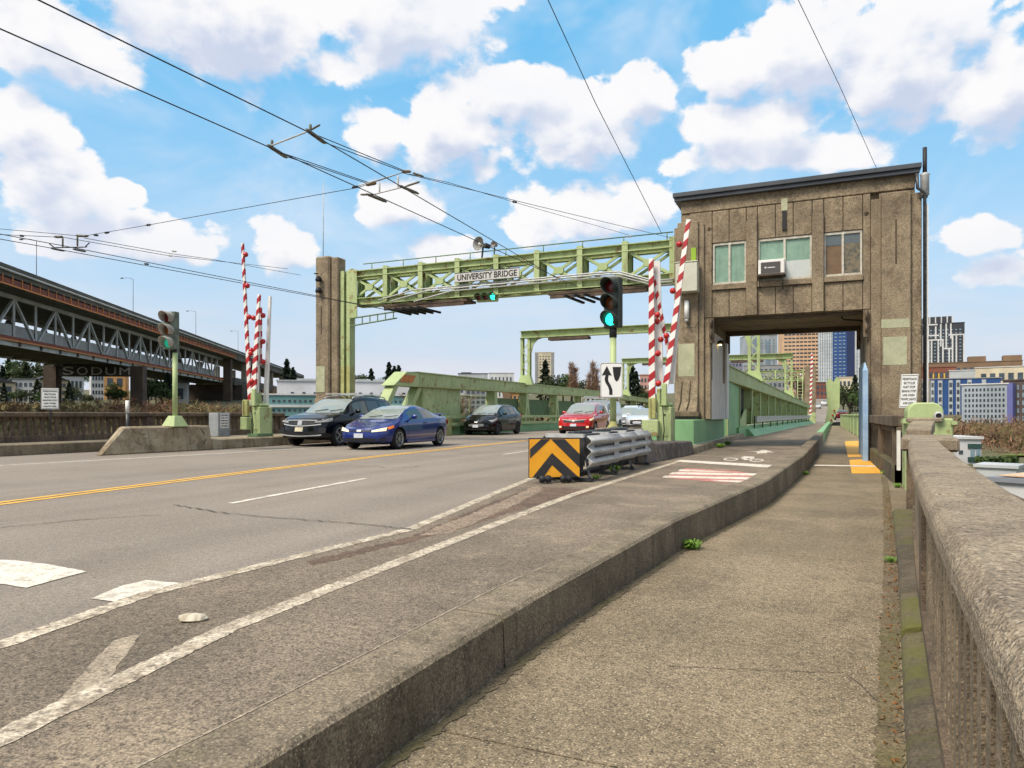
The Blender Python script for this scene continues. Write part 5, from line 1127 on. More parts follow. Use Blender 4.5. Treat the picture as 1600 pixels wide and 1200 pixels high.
def car(name, label, cat, loc, rz, P, body, lod=0, group='cars crossing the bridge'):
    L, Wd, H = P['L'], P['W'], P['H']; hw = Wd / 2
    zb, zs, zr = curve(P['zb']), curve(P['zs']), curve(P['zr']); ws, wr = curve(P['ws']), curve(P['wr'])
    t0, t1, t2, t3 = P['glass']           # windshield base, windshield top, rear glass top, rear glass base
    sw = P['side']                        # side windows: list of (ta, tb)
    doors = P['doors']                    # list of (ta, tb)
    bul, slant = P.get('bulge', .24), P.get('slant', .25)
    ts = set([0, .03, .09, .18, .3, L - .3, L - .18, L - .09, L - .03, L]); k = 0
    while k * .13 < L: ts.add(round(k * .13, 3)); k += 1
    for a, b in sw + doors: ts.add(a); ts.add(b)
    ts |= {t0, t1, t2, t3}; ts = sorted(ts); ts = [t for i, t in enumerate(ts) if i == 0 or t - ts[i - 1] > .012 or t in (t0, t1, t2, t3)]
    def warp(x, t, z):
        y = t - L / 2; e = (x / hw) ** 2
        f = max(0, 1 - t / 1.1); r_ = max(0, 1 - (L - t) / .9)
        y += bul * e * f ** 1.4 + slant * max(0, z - .48) ** 1.3 * f ** 1.5 * 1.2 + .10 * max(0, .32 - z) * f * 2
        y -= P.get('rbulge', .16) * e * r_ ** 1.4
        return (x, y, z)
    def sect(t):
        b, s, r = zb(t), zs(t), max(zr(t), zs(t) + .02); w, q_ = ws(t) * hw, wr(t) * hw
        gh = max(0, min(1, (r - s) / .32)); lp = lambda a, c: a + (c - a) * gh
        return [(0, b), (.55 * w, b), (.86 * w, b), (w - .03, b + .05), (w + .002, b + .16), (w + .014, b + (s - b) * .48), (w + .008, b + (s - b) * .70), (w - .008, s - .07), (w - .05, s),
                (lp(w - .10, q_ + .045), s + (r - s) * lp(.35, .72)), (lp(w - .17, q_ - .0), s + (r - s) * lp(.6, .90)), (lp(w - .26, q_ - .10), s + (r - s) * lp(.8, .97)), (.5 * lp(w - .2, q_), r - .004), (0, r)]
    n = 14; vs, fs, reg = [], [], []
    REG = ['body', 'windshield', 'rear_window', 'side_window', 'door', 'wheel_well', 'lower_body']
    for t in ts:
        S_ = sect(t)
        for x, z in S_: vs.append(warp(x, t, z))
        for x, z in S_: vs.append(warp(-x, t, z))
    def region(t, j):
        if t0 < t < t1 and j >= 11 or (t0 + (t1 - t0) * .12 < t < t1 and j == 10): return 1
        if t2 < t < t3 and j >= 10: return 2
        if j == 8:
            for i, (a, b) in enumerate(sw):
                if a < t < b: return 30 + i
        if 3 <= j <= 7 :
            for i, (a, b) in enumerate(doors):
                if a < t < b: return 40 + i
        if j <= 3 and P.get('clad'): return 6
        return 0
    keys = []
    def kid(r_):
        if r_ not in keys: keys.append(r_)
        return keys.index(r_)
    for i in range(len(ts) - 1):
        tm = (ts[i] + ts[i + 1]) / 2
        for side in (0, 1):
            o = i * 2 * n + side * n; o2 = o + 2 * n
            for j in range(n - 1):
                q_ = (o + j, o2 + j, o2 + j + 1, o + j + 1)
                fs.append(q_ if side == 0 else q_[::-1]); r_ = region(tm, j); reg.append((r_, side) if r_ >= 30 else (r_, 0))
    for i, rev in ((0, 0), (len(ts) - 1, 1)):   # nose and tail closed by a lateral grid
        K = 8; t = ts[i]; S_ = sect(t); o = i * 2 * n; rows = []
        for j, (x, z) in enumerate(S_):
            row = [o + j]
            for m_ in range(1, K):
                vs.append(warp(x * (1 - 2 * m_ / K), t, z)); row.append(len(vs) - 1)
            row.append(o + n + j); rows.append(row)
        for j in range(n - 1):
            for m_ in range(K):
                q_ = (rows[j][m_], rows[j][m_ + 1], rows[j + 1][m_ + 1], rows[j + 1][m_]); fs.append(q_[::-1] if rev else q_); reg.append((0, 0))
    me = bpy.data.meshes.new('shell'); me.from_pydata(vs, [], fs)
    mids = [kid(r_) for r_ in reg]
    well_i = kid((5, 0))
    b = bmesh.new(); b.from_mesh(me)
    for f_, mi in zip(b.faces, mids): f_.material_index = mi; f_.smooth = True
    bmesh.ops.remove_doubles(b, verts=b.verts, dist=.0008); bmesh.ops.recalc_face_normals(b, faces=b.faces); b.to_mesh(me); b.free()
    for _ in keys: me.materials.append(None)
    R_ = P['R']; axl = P['axle']; zc = R_
    sh = bpy.data.objects.new('shell', me); C.objects.link(sh)
    cut = MB()
    for ta in axl:
        for s in (-1, 1): cut.lathe([(0, -.17), (R_ + .055, -.17), (R_ + .055, .22), (0, .22)], (s * (hw - .08), ta - L / 2, zc), 28, 'x')
    cm = cut.mesh('cut', blackp)
    cm.materials.clear()
    for _ in keys: cm.materials.append(None)
    for p_ in cm.polygons: p_.material_index = well_i
    bb_ = bmesh.new(); bb_.from_mesh(cm); bmesh.ops.remove_doubles(bb_, verts=bb_.verts, dist=.0005); bmesh.ops.recalc_face_normals(bb_, faces=bb_.faces); bb_.to_mesh(cm); bb_.free()
    co = bpy.data.objects.new('cut', cm); C.objects.link(co)
    md = sh.modifiers.new('b', 'BOOLEAN'); md.operation = 'DIFFERENCE'; md.object = co; md.solver = 'EXACT'
    if hasattr(md, 'material_mode'): md.material_mode = 'INDEX'
    dg = bpy.context.evaluated_depsgraph_get(); full = bpy.data.meshes.new_from_object(sh.evaluated_get(dg))
    bpy.data.objects.remove(sh); bpy.data.objects.remove(co)
    root = thing(name, label, cat, loc, rz, group)
    groups = {}
    for p_ in full.polygons: groups.setdefault(p_.material_index, []).append(p_)
    made = {}
    for mi, polys in groups.items():
        r_, side = keys[mi] if mi < len(keys) else (0, 0)
        ids = {}; V, F, SM = [], [], []
        for p_ in polys:
            q_ = []
            for vi in p_.vertices:
                if vi not in ids: ids[vi] = len(V); V.append(tuple(full.vertices[vi].co))
                q_.append(ids[vi])
            F.append(q_); SM.append(r_ != 5)
        m_ = MB(); m_.v, m_.f, m_.sm = V, F, SM
        nm, mt = ('body', body) if r_ == 0 else ('windshield', windscreen) if r_ == 1 else ('rear_window', car_glass) if r_ == 2 else ('side_window', car_glass) if 30 <= r_ < 40 else ('door', body) if r_ >= 40 else ('wheel_well', well) if r_ == 5 else ('lower_cladding', blackp)
        made[(r_, side)] = part(nm, m_.mesh(nm, mt, False), None, root)
    # wheels
    for ta in axl:
        for s in (-1, 1):
            w = bpy.data.objects.new('wheel', None); C.objects.link(w); w.parent = root; w.location = (s * (hw - .115), ta - L / 2, zc)
            wd = .105
            prof = [(R_ * .66, -wd), (R_ * .9, -wd), (R_ * .985, -wd * .75), (R_, -wd * .3), (R_, wd * .3), (R_ * .985, wd * .75), (R_ * .9, wd), (R_ * .66, wd), (R_ * .66, -wd)]
            part('tyre', MB().lathe(prof, n=32, axis='x'), rubber, w)
            rim = MB().lathe([(R_ * .70, wd * .9), (R_ * .70, wd * 1.02), (R_ * .62, wd * 1.0), (R_ * .62, wd * .2)], n=32, axis='x')
            ns = P.get('spokes', 5); RR = R_ * .66
            for k in range(ns):
                a = 2 * math.pi * k / ns
                for da in ((-.13, .13) if ns <= 6 else (0,)):
                    c_, s_ = math.cos(a + da), math.sin(a + da); c0, s0 = math.cos(a), math.sin(a)
                    rim.beam((wd * .8, c0 * RR * .12, s0 * RR * .12), (wd * .9, c_ * RR * .98, s_ * RR * .98), R_ * .085, R_ * .07, (1, 0, 0))
            rim.lathe([(0, wd * .95), (RR * .2, wd * .9), (RR * .24, wd * .6)], n=14, axis='x')
            if s < 0: rim.v = [(-x, y, z) for x, y, z in rim.v]
            part('rim', rim, P.get('rim', alloy), w)
            dk = MB().lathe([(0, s * wd * .25), (R_ * .66, s * wd * .25)], n=24, axis='x'); part('brake_disc', dk, steel_d if P.get('rim', alloy) is alloy else blackp, w)
    # pieces laid on the nose, given in the plane of the nose and following its curve
    def nose(nm, poly_fn, off, thick, mt, rear=False, parent=root, label=None, N=8):
        """poly_fn: (x0, x1, zlo(x), zhi(x))"""
        x0, x1, zl, zh_ = poly_fn; m_ = MB(); vs = []
        for i in range(N + 1):
            x = x0 + (x1 - x0) * i / N
            for z in (zl(x), zh_(x)):
                for d_ in (off, off - thick):
                    p_ = warp(x, (L if rear else 0), z); vs.append((p_[0], p_[1] + (d_ if rear else -d_), p_[2]))
        fs = []
        for i in range(N):
            a = 4 * i; fs += [(a, a + 4, a + 6, a + 2), (a + 1, a + 3, a + 7, a + 5), (a, a + 1, a + 5, a + 4), (a + 2, a + 6, a + 7, a + 3)]
        fs += [(0, 2, 3, 1), (4 * N, 4 * N + 1, 4 * N + 3, 4 * N + 2)]
        return part(nm, m_.add(vs, fs).mesh(nm, mt), None, parent, label)
    k_ = lambda v: (lambda x: v)
    for it in P['front']: nose(it[0], it[1], it[2], it[3], it[4], **(it[5] if len(it) > 5 else {}))
    for it in P.get('rear', []): nose(it[0], it[1], it[2], it[3], it[4], rear=True)
    # headlamps run round the corner: sampled on the body side
    def flank(nm, ta, tb, z0, z1, off, mt, s, shape=None, N=8):
        m_ = MB(); vs = []
        for i in range(N + 1):
            t = ta + (tb - ta) * i / N; S_ = sect(t)
            za, zc_ = z0(i / N), z1(i / N)
            for j in range(4):
                z = za + (zc_ - za) * j / 3; x = S_[3][0]
                for (xa, zz), (xb, zd) in zip(S_[3:10], S_[4:11]):
                    if zz <= z <= zd or (z > zd): x = xa + (xb - xa) * (min(z, zd) - zz) / max(1e-6, zd - zz)
                p_ = warp(x, t, z); e = Vector((1, -max(0, 1 - t / .8) * .8, .15)).normalized() * off
                vs.append((s * (p_[0] + e.x), p_[1] + e.y, p_[2] + e.z))
        m_.add(vs, [(i * 4 + j, i * 4 + j + 1, i * 4 + j + 5, i * 4 + j + 4) for i in range(N) for j in range(3)], True)
        return part(nm, m_.mesh(nm, mt), None, root)
    for s in (-1, 1):
        for nm, ta, tb, za, zc_, off, mt in P.get('flank', []): flank(nm, ta, tb, za, zc_, off, mt, s)
        # door handle, mirror
        for i, (a, b_) in enumerate(doors):
            dr = made.get((40 + i, 0 if s > 0 else 1)); th_ = b_ - .22; S_ = sect(th_)
            z = S_[7][1] - .06; part('door_handle', MB().box(s * (S_[7][0] + .0), s * (S_[7][0] + .035), th_ - L / 2 - .09, th_ - L / 2 + .09, z - .014, z + .014), body if not P.get('chrome_h') else chrome, dr or root)
            S2 = sect(a); sm_ = MB(); sv_ = []
            for (x, zz) in S2[3:9]:
                p_ = warp(x, a, zz); sv_ += [(s * (p_[0] + .0035), p_[1] - .006, zz), (s * (p_[0] + .0035), p_[1] + .006, zz)]
            part('door_seam', sm_.add(sv_, [(2 * i_, 2 * i_ + 2, 2 * i_ + 3, 2 * i_ + 1) for i_ in range(5)]).mesh('door_seam', blackp), None, dr or root)
        tm = P['mirror']; S_ = sect(tm); zmi = zs(tm) + .09; x = S_[8][0]
        mm = MB().lathe([(0, -.085), (.055, -.075), (.075, -.02), (.075, .04), (.05, .085), (0, .09)], (0, 0, 0), 14, 'x'); mm.v = [(s * (x + .13) + v[0] * 1.15, tm - L / 2 + v[1] * .75, zmi + v[2] * .95) for v in mm.v]
        part('mirror', mm, P.get('mirror_m', body), root); part('mirror_arm', MB().beam((s * (x - .02), tm - L / 2, zmi - .06), (s * (x + .10), tm - L / 2, zmi - .03), .05, .03), blackp, root)
        part('sill', MB().beam((s * (ws(L * .5) * hw - .01), axl[0] - L / 2 + R_ + .1, zb(L * .5) + .03), (s * (ws(L * .5) * hw - .01), axl[1] - L / 2 - R_ - .1, zb(L * .5) + .03), .05, .07), blackp if P.get('clad') else body, root)
        if P.get('rails'):
            a, b_ = P['rails']; y = lambda t: t - L / 2; xr_ = wr(a + .5) * hw - .09
            pts = [(s * xr_, y(a), zr(a) - .01), (s * xr_, y(a) + .1, zr(a) + .05), (s * xr_, y((a + b_) / 2), zr((a + b_) / 2) + .07), (s * xr_, y(b_) - .1, zr(b_) + .05), (s * xr_, y(b_), zr(b_) - .01)]
            part('roof_rail', MB().tube(pts, .022, 6), chrome if P.get('rail_c') else blackp, root)
    part('cowl', MB().box(-hw * .70, hw * .70, t0 - L / 2 - .03, t0 - L / 2 + .09, zs(t0) + .015, zs(t0) + .045), blackp, root)
    if lod == 0:
        for s, a in ((-.35, .1), (.28, .1)): part('wiper', MB().beam((s * hw, t0 - L / 2 + .04, zr(t0) + .05), ((s + .5) * hw, t0 - L / 2 + .13, zr(t0 + .13) + .03), .02, .02), blackp, root)
        part('underbody', MB().box(-hw * .8, hw * .8, -L / 2 + .5, L / 2 - .5, zb(L / 2) - .04, zb(L / 2) + .02), well, root)
    return root
K = lambda v: (lambda x: v)
def arch(c, k): return lambda x: c + k * x * x
# ---- blue two-door coupe
blue_p = paint('blue_paint_metallic', (16, 38, 112), .15)
P = dict(L=4.44, W=1.76, H=1.36, R=.315, axle=(.90, 3.55), glass=(.98, 2.02, 2.75, 3.72), side=[(1.62, 2.52), (2.60, 3.18)], doors=[(1.38, 2.68)], mirror=1.62, spokes=7,
         zb=[(0, .24), (.4, .19), (4.0, .21), (4.44, .34)], zs=[(0, .60), (.10, .66), (.45, .77), (1.0, .88), (2.4, .92), (3.4, .97), (4.2, .99), (4.44, .92)],
         zr=[(0, .62), (.45, .80), (.98, .93), (1.3, 1.09), (1.7, 1.25), (2.02, 1.33), (2.4, 1.36), (2.75, 1.34), (3.2, 1.22), (3.72, 1.03), (4.2, 1.0), (4.44, .94)],
         ws=[(0, .80), (.1, .88), (.35, .955), (.9, .99), (2.2, 1.0), (3.5, .99), (4.2, .92), (4.44, .80)], wr=[(0, .7), (1, .74), (2, .64), (2.8, .63), (3.7, .66), (4.44, .7)], bulge=.30, slant=.55,
         front=[('upper_grille', (-.36, .36, arch(.545, .06), arch(.600, .06)), .012, .03, blackp), ('grille_bar', (-.34, .34, arch(.567, .06), arch(.577, .06)), .018, .02, blue_p), ('emblem', (-.075, .075, K(.545), K(.612)), .024, .03, chrome),
                ('headlight', (-.78, -.40, lambda x: .535 + (abs(x) - .4) * .10, lambda x: .585 + (abs(x) - .4) * .24), .010, .03, lamp_on), ('headlight', (.40, .78, lambda x: .535 + (abs(x) - .4) * .10, lambda x: .585 + (abs(x) - .4) * .24), .010, .03, lamp_on),
                ('lower_intake', (-.52, .52, arch(.275, .02), arch(.365, -.04)), .010, .03, blackp), ('fog_recess', (-.78, -.58, K(.29), K(.345)), .010, .03, blackp), ('fog_recess', (.58, .78, K(.29), K(.345)), .010, .03, blackp),
                ('license_plate', (-.155, .155, K(.365), K(.495)), .026, .02, plate_m), ('splitter', (-.78, .78, K(.235), K(.258)), .02, .03, blackp)],
         rear=[('tail_light', (-.76, -.46, K(.72), K(.88)), .01, .03, taillamp), ('tail_light', (.46, .76, K(.72), K(.88)), .01, .03, taillamp), ('license_plate', (-.16, .16, K(.6), K(.73)), .01, .02, plate_m)],
         flank=[('turn_lamp', .16, .46, lambda s: .61 + s * .05, lambda s: .68 + s * .06, .008, amber), ('tail_lamp_side', 4.12, 4.36, lambda s: .78, lambda s: .90, .008, taillamp)])
bc = car('coupe_car', 'blue two door coupe with its headlights on, nearest car on the road', 'car', (-12.62, 19.45, 0), R(2), P, blue_p)
part('rear_spoiler', MB().hexa([(-.66, 1.86, 1.06), (.66, 1.86, 1.06), (.66, 2.08, 1.07), (-.66, 2.08, 1.07)], [(-.64, 1.9, 1.09), (.64, 1.9, 1.09), (.64, 2.1, 1.1), (-.64, 2.1, 1.1)]), blue_p, bc)
for s in (-.5, .5): part('spoiler_foot', MB().box(s - .03, s + .03, 1.94, 2.02, .96, 1.07), blue_p, bc)
part('crease_line', MB().beam((.878, -.9, .42), (.886, 1.2, .44), .012, .012), chrome, bc)
# ---- black crossover SUV
blk_p = paint('black_car_paint', (9, 9, 9), 0); blk_p.node_tree.nodes['Principled BSDF'].inputs['Coat Weight'].default_value = .45; blk_p.node_tree.nodes['Principled BSDF'].inputs['Specular IOR Level'].default_value = .2
def suv(L, W_, H_, front, flank, **kw):
    P = dict(L=L, W=W_, H=H_, R=.365, axle=(.92, .92 + L * .59), glass=(1.22, 2.02, L - .62, L - .22), side=[(1.82, 2.62), (2.70, 3.42), (3.52, L - .62)], doors=[(1.50, 2.68), (2.68, 3.60)], mirror=1.80, spokes=5, clad=True,
             zb=[(0, .30), (.4, .25), (L - .5, .26), (L, .40)], zs=[(0, .82), (.12, .92), (.5, 1.0), (1.25, 1.07), (2.5, 1.10), (L - .6, 1.16), (L - .1, 1.14), (L, .98)],
             zr=[(0, .84), (.5, 1.04), (1.22, 1.12), (1.55, 1.36), (1.85, 1.55), (2.02, 1.62), (2.6, H_), (3.4, H_ - .01), (L - .62, H_ - .07), (L - .4, H_ - .22), (L - .15, 1.16), (L, 1.0)],
             ws=[(0, .84), (.1, .91), (.4, .965), (.9, .99), (2.2, 1.0), (L - 1, .99), (L - .2, .93), (L, .84)], wr=[(0, .8), (1.2, .80), (2, .70), (3, .70), (L - .6, .68), (L, .76)], bulge=.22, slant=.30,
             front=front, flank=flank, rear=[('tail_light', (-.82, -.52, K(.86), K(1.04)), .01, .03, taillamp), ('tail_light', (.52, .82, K(.86), K(1.04)), .01, .03, taillamp), ('license_plate', (-.16, .16, K(.7), K(.84)), .01, .02, plate_m)])
    P.update(kw); return P
P = suv(4.85, 1.96, 1.72, [('grille', (-.56, .56, K(.70), K(.86)), .012, .04, blackp), ('grille_chrome', (-.60, .60, arch(.86, -.02), arch(.885, -.02)), .02, .03, chrome), ('grille_chrome', (-.76, .76, lambda x: .665 + .10 * x * x, lambda x: .695 + .11 * x * x), .022, .03, chrome),
        ('grille_slat', (-.54, .54, K(.765), K(.785)), .018, .02, steel_d), ('emblem', (-.085, .085, K(.715), K(.855)), .03, .03, chrome),
        ('headlight', (-.90, -.54, lambda x: .775 + (abs(x) - .5) * .10, lambda x: .845 + (abs(x) - .5) * .06), .012, .03, lampglass), ('headlight', (.54, .90, lambda x: .775 + (abs(x) - .5) * .10, lambda x: .845 + (abs(x) - .5) * .06), .012, .03, lampglass),
        ('lower_intake', (-.70, .70, K(.37), K(.50)), .012, .04, blackp), ('bumper_trim', (-.80, .80, lambda x: .33 + .06 * x * x, lambda x: .365 + .07 * x * x), .03, .03, chrome), ('side_intake', (-.92, -.70, K(.45), K(.62)), .01, .03, blackp), ('side_intake', (.70, .92, K(.45), K(.62)), .01, .03, blackp),
        ('license_plate', (-.155, .155, K(.50), K(.64)), .03, .03, M('bent_plate', (216, 206, 178), (200, 190, 160), 20, .5))], [('headlamp_side', .05, .40, lambda s: .80 + s * .04, lambda s: .90 + s * .05, .008, lampglass)], rails=(2.1, 4.2), rail_c=True, spokes=5, rim=alloy)
bs_ = car('suv_car', 'black crossover with chrome front trim and roof bars beside the far kerb', 'car', (-15.75, 20.75, 0), R(1), P, blk_p)
for y in (-.15, .75): part('roof_bar', MB().beam((-.66, y, 1.80), (.66, y, 1.80), .06, .035), chrome, bs_)
# ---- black hatchback
P = dict(L=4.41, W=1.83, H=1.62, R=.325, axle=(.88, 3.53), glass=(.86, 2.0, 3.85, 4.25), side=[(1.42, 1.62), (1.70, 2.50), (2.58, 3.30), (3.38, 3.85)], doors=[(1.40, 2.54), (2.54, 3.45)], mirror=1.50, spokes=10, rim=alloy_d,
         zb=[(0, .26), (.4, .20), (3.9, .22), (4.41, .36)], zs=[(0, .70), (.10, .78), (.45, .90), (.9, 1.0), (2.4, 1.05), (3.6, 1.13), (4.2, 1.12), (4.41, .95)],
         zr=[(0, .72), (.45, .94), (.86, 1.05), (1.3, 1.30), (1.7, 1.50), (2.0, 1.58), (2.5, 1.62), (3.2, 1.60), (3.85, 1.50), (4.25, 1.15), (4.41, 1.0)],
         ws=[(0, .82), (.1, .89), (.35, .955), (.9, .99), (2.2, 1.0), (3.5, .99), (4.2, .93), (4.41, .84)], wr=[(0, .72), (1, .74), (2, .66), (3.8, .64), (4.41, .7)], bulge=.30, slant=.42,
         front=[('grille', (-.44, .44, lambda x: .42 + .3 * x * x, lambda x: .60 - .1 * x * x), .012, .03, steel_d), ('grille_slat', (-.40, .40, K(.47), K(.485)), .02, .02, chrome), ('grille_slat', (-.40, .40, K(.53), K(.545)), .02, .02, chrome), ('emblem', (-.09, .09, K(.65), K(.70)), .02, .02, chrome),
                ('license_plate', (-.155, .155, K(.40), K(.53)), .028, .02, plate_m), ('lower_intake', (-.6, .6, K(.27), K(.34)), .012, .03, blackp)],
         rear=[('tail_light', (-.80, -.56, K(.86), K(1.10)), .01, .03, taillamp), ('tail_light', (.56, .80, K(.86), K(1.10)), .01, .03, taillamp)],
         flank=[('headlight', .02, .62, lambda s: .66 + s * .13, lambda s: .76 + s * .16, .010, lampglass)])
car('hatchback_car', 'small black hatchback with dark wheels behind the blue coupe', 'car', (-16.15, 34.2, 0), R(1), P, blk_p)
# ---- red crossover
red_p = paint('red_car_paint', (178, 24, 24), .1)
P = suv(4.6, 1.85, 1.69, [('grille', (-.52, .52, K(.66), K(.78)), .012, .04, blackp), ('grille_chrome', (-.62, .62, lambda x: .78 + .10 * x * x - .02, lambda x: .815 + .10 * x * x - .02), .02, .03, chrome), ('emblem', (-.07, .07, K(.71), K(.79)), .03, .03, chrome),
        ('lower_intake', (-.62, .62, K(.36), K(.48)), .012, .04, blackp), ('fog_lamp', (-.76, -.64, K(.40), K(.49)), .02, .03, lamp_on), ('fog_lamp', (.64, .76, K(.40), K(.49)), .02, .03, lamp_on), ('license_plate', (-.155, .155, K(.47), K(.60)), .03, .03, plate_m), ('bumper_trim', (-.7, .7, K(.31), K(.345)), .02, .03, blackp)],
        [('headlight', .02, .50, lambda s: .74 + s * .11, lambda s: .83 + s * .12, .010, lamp_on)], R=.345, spokes=5)
car('red_car', 'red crossover with glowing headlights and fog lamps ahead of the white van', 'car', (-11.45, 35.6, 0), R(3), P, red_p)
# ---- white van
wht_p = paint('white_car_paint', (206, 208, 210))
P = dict(L=5.2, W=1.98, H=1.98, R=.35, axle=(.95, 4.1), glass=(.72, 1.55, 5.02, 5.12), side=[(1.25, 2.0)], doors=[(1.15, 2.1)], mirror=1.25, spokes=6, clad=True,
         zb=[(0, .34), (.4, .26), (4.8, .28), (5.2, .4)], zs=[(0, .92), (.1, 1.0), (.4, 1.10), (.75, 1.18), (2.5, 1.22), (5.2, 1.22)], zr=[(0, .95), (.4, 1.14), (.72, 1.24), (1.1, 1.58), (1.4, 1.84), (1.55, 1.92), (2.1, 1.98), (4.9, 1.97), (5.1, 1.9), (5.2, 1.5)],
         ws=[(0, .84), (.1, .91), (.4, .97), (.9, 1.0), (4.9, 1.0), (5.2, .94)], wr=[(0, .8), (.8, .82), (1.6, .80), (5.2, .80)], bulge=.22, slant=.32,
         front=[('grille', (-.5, .5, K(.62), K(.86)), .012, .04, blackp), ('emblem', (-.1, .1, K(.74), K(.82)), .02, .03, chrome), ('lower_intake', (-.7, .7, K(.38), K(.5)), .012, .04, blackp), ('license_plate', (-.155, .155, K(.48), K(.6)), .03, .03, plate_m),
                ('headlight', (-.88, -.56, lambda x: .78, lambda x: .86 + (abs(x) - .5) * .5), .012, .03, lampglass), ('headlight', (.56, .88, lambda x: .78, lambda x: .86 + (abs(x) - .5) * .5), .012, .03, lampglass)],
         rear=[], flank=[])
van = car('work_van', 'white work van with a ladder rack on its roof behind the red crossover', 'van', (-13.15, 43.9, 0), R(2), P, wht_p, 1)
rk = MB()
for y in (-1.2, -.1, 1.0, 2.0): part('rack_bar', MB().beam((-.85, y, 2.12), (.85, y, 2.12), .05, .05).beam((-.82, y, 1.9), (-.82, y, 2.12), .05, .05).beam((.82, y, 1.9), (.82, y, 2.12), .05, .05), steel, van)
for x in (-.6, -.2, .35, .7): part('rack_load', MB().tube([(x, -1.3, 2.18), (x, 2.2, 2.18)], .045, 8), steel if x < .3 else red, van)
# ---- white SUV and white sedan
P = suv(4.9, 1.95, 1.78, [('grille', (-.5, .5, K(.62), K(.88)), .012, .04, steel_d), ('grille_chrome', (-.54, .54, K(.88), K(.90)), .02, .03, chrome), ('lower_intake', (-.7, .7, K(.36), K(.48)), .012, .04, blackp), ('license_plate', (-.155, .155, K(.46), K(.58)), .03, .03, plate_m),
        ('headlight', (-.88, -.56, K(.76), K(.86)), .012, .03, lampglass), ('headlight', (.56, .88, K(.76), K(.86)), .012, .03, lampglass)], [], rails=(2.1, 4.2), mirror_m=blackp)
car('white_suv', 'white sport utility car half hidden behind the signal post', 'car', (-13.7, 54.5, 0), R(2), P, wht_p, 1)
P = dict(L=4.9, W=1.86, H=1.5, R=.335, axle=(.92, 3.8), glass=(1.25, 2.12, 3.15, 4.0), side=[(1.85, 2.60), (2.68, 3.35)], doors=[(1.55, 2.64), (2.64, 3.55)], mirror=1.85, spokes=10,
         zb=[(0, .26), (.4, .2), (4.4, .22), (4.9, .36)], zs=[(0, .70), (.1, .78), (.5, .88), (1.25, .97), (2.6, 1.0), (3.9, 1.04), (4.7, 1.04), (4.9, .95)], zr=[(0, .72), (.5, .92), (1.25, 1.02), (1.7, 1.28), (2.12, 1.45), (2.6, 1.5), (3.15, 1.46), (3.6, 1.28), (4.0, 1.1), (4.7, 1.06), (4.9, .97)],
         ws=[(0, .83), (.1, .9), (.4, .96), (.9, .99), (3.8, .99), (4.7, .92), (4.9, .82)], wr=[(0, .72), (1.2, .74), (2.1, .66), (3.2, .64), (4.0, .68), (4.9, .7)], bulge=.28, slant=.40,
         front=[('grille', (-.46, .46, lambda x: .38 + .35 * x * x, lambda x: .72 - .22 * x * x), .014, .04, blackp), ('grille_chrome', (-.48, .48, lambda x: .72 - .22 * x * x, lambda x: .745 - .22 * x * x), .02, .03, chrome), ('license_plate', (-.155, .155, K(.44), K(.56)), .03, .03, plate_m), ('lower_intake', (-.8, .8, K(.27), K(.36)), .012, .03, blackp)],
         rear=[], flank=[('headlight', .04, .5, lambda s: .68 + s * .08, lambda s: .75 + s * .09, .010, lampglass)])
car('white_sedan', 'white sedan with a large dark grille beside the gate machine', 'car', (-11.35, 48.6, 0), R(2), P, wht_p, 1)
P2 = suv(4.5, 1.85, 1.62, [], [], R=.34)
dred = paint('dark_red_paint', (92, 14, 30), .2)
car('parked_car', 'dark red car seen from behind at the far end of the pavement', 'car', (2.75, 124, road_z(124)), R(180 + 1), dict(P2, rear=[('tail_light', (-.82, -.5, K(.84), K(1.02)), .01, .03, taillamp), ('tail_light', (.5, .82, K(.84), K(1.02)), .01, .03, taillamp), ('license_plate', (-.18, .18, K(.7), K(.86)), .012, .02, plate_m)]), dred, 1, 'cars beyond the bridge')
# two far white cars climbing the hill beyond the bridge (copies of the white ones)
def find(n): return bpy.data.objects[n]
for (px, py, D, src, lab) in ((1277, 633, 205, 'white_sedan', 'distant white sedan on the hill road beyond the bridge'), (1287, 631, 235, 'white_suv', 'distant white utility car higher on the hill road')):
    p = at_d(px, py, D); c = dup(find(src), (p.x, p.y, road_z(p.y)), R(183), lab); c['group'] = 'cars beyond the bridge'

# ------------------------------------------------------------------ double-deck steel freeway bridge
I5d = Vector((-.530, .848, 0)); I5n = Vector((.848, .530, 0)); I5o = Vector((-136.76, 79.67, 0))
def ip(T, w, z): v = I5o + I5d * T - I5n * w; return Vector((v.x, v.y, z))
steelb = M('grey_bridge_steel', (178, 182, 180), (156, 160, 158), .3, .6); dkdeck = M('deck_concrete', (92, 90, 80), (74, 72, 64), .15, .9, streak=.4); under_m = M('underside_and_shade_grey', (98, 98, 92), (80, 80, 74), .2, .9)  # under_m: underside grey, also the shaded tone of the farther truss
orange = M('orange_edge', (196, 124, 66), rough=.7); net = M('red_netting', (124, 66, 46), (100, 56, 42), 1.2, .8); brickpier = M('pier_concrete', (84, 70, 58), (66, 56, 48), .35, .9, streak=.6)
ib = thing('freeway_bridge', 'grey double deck steel truss freeway bridge with orange netting along its edges', 'bridge', ip(60, 12, 14))
TA, TB, WI = -70, 168, 22
def islab(name, t0_, t1_, w0, w1, z0_, z1_, m_, n=1):
    return part(name, MB().hexa([ip(t0_, w0, z0_), ip(t1_, w0, z0_), ip(t1_, w1, z0_), ip(t0_, w1, z0_)], [ip(t0_, w0, z1_), ip(t1_, w0, z1_), ip(t1_, w1, z1_), ip(t0_, w1, z1_)]), m_, ib, world=True)
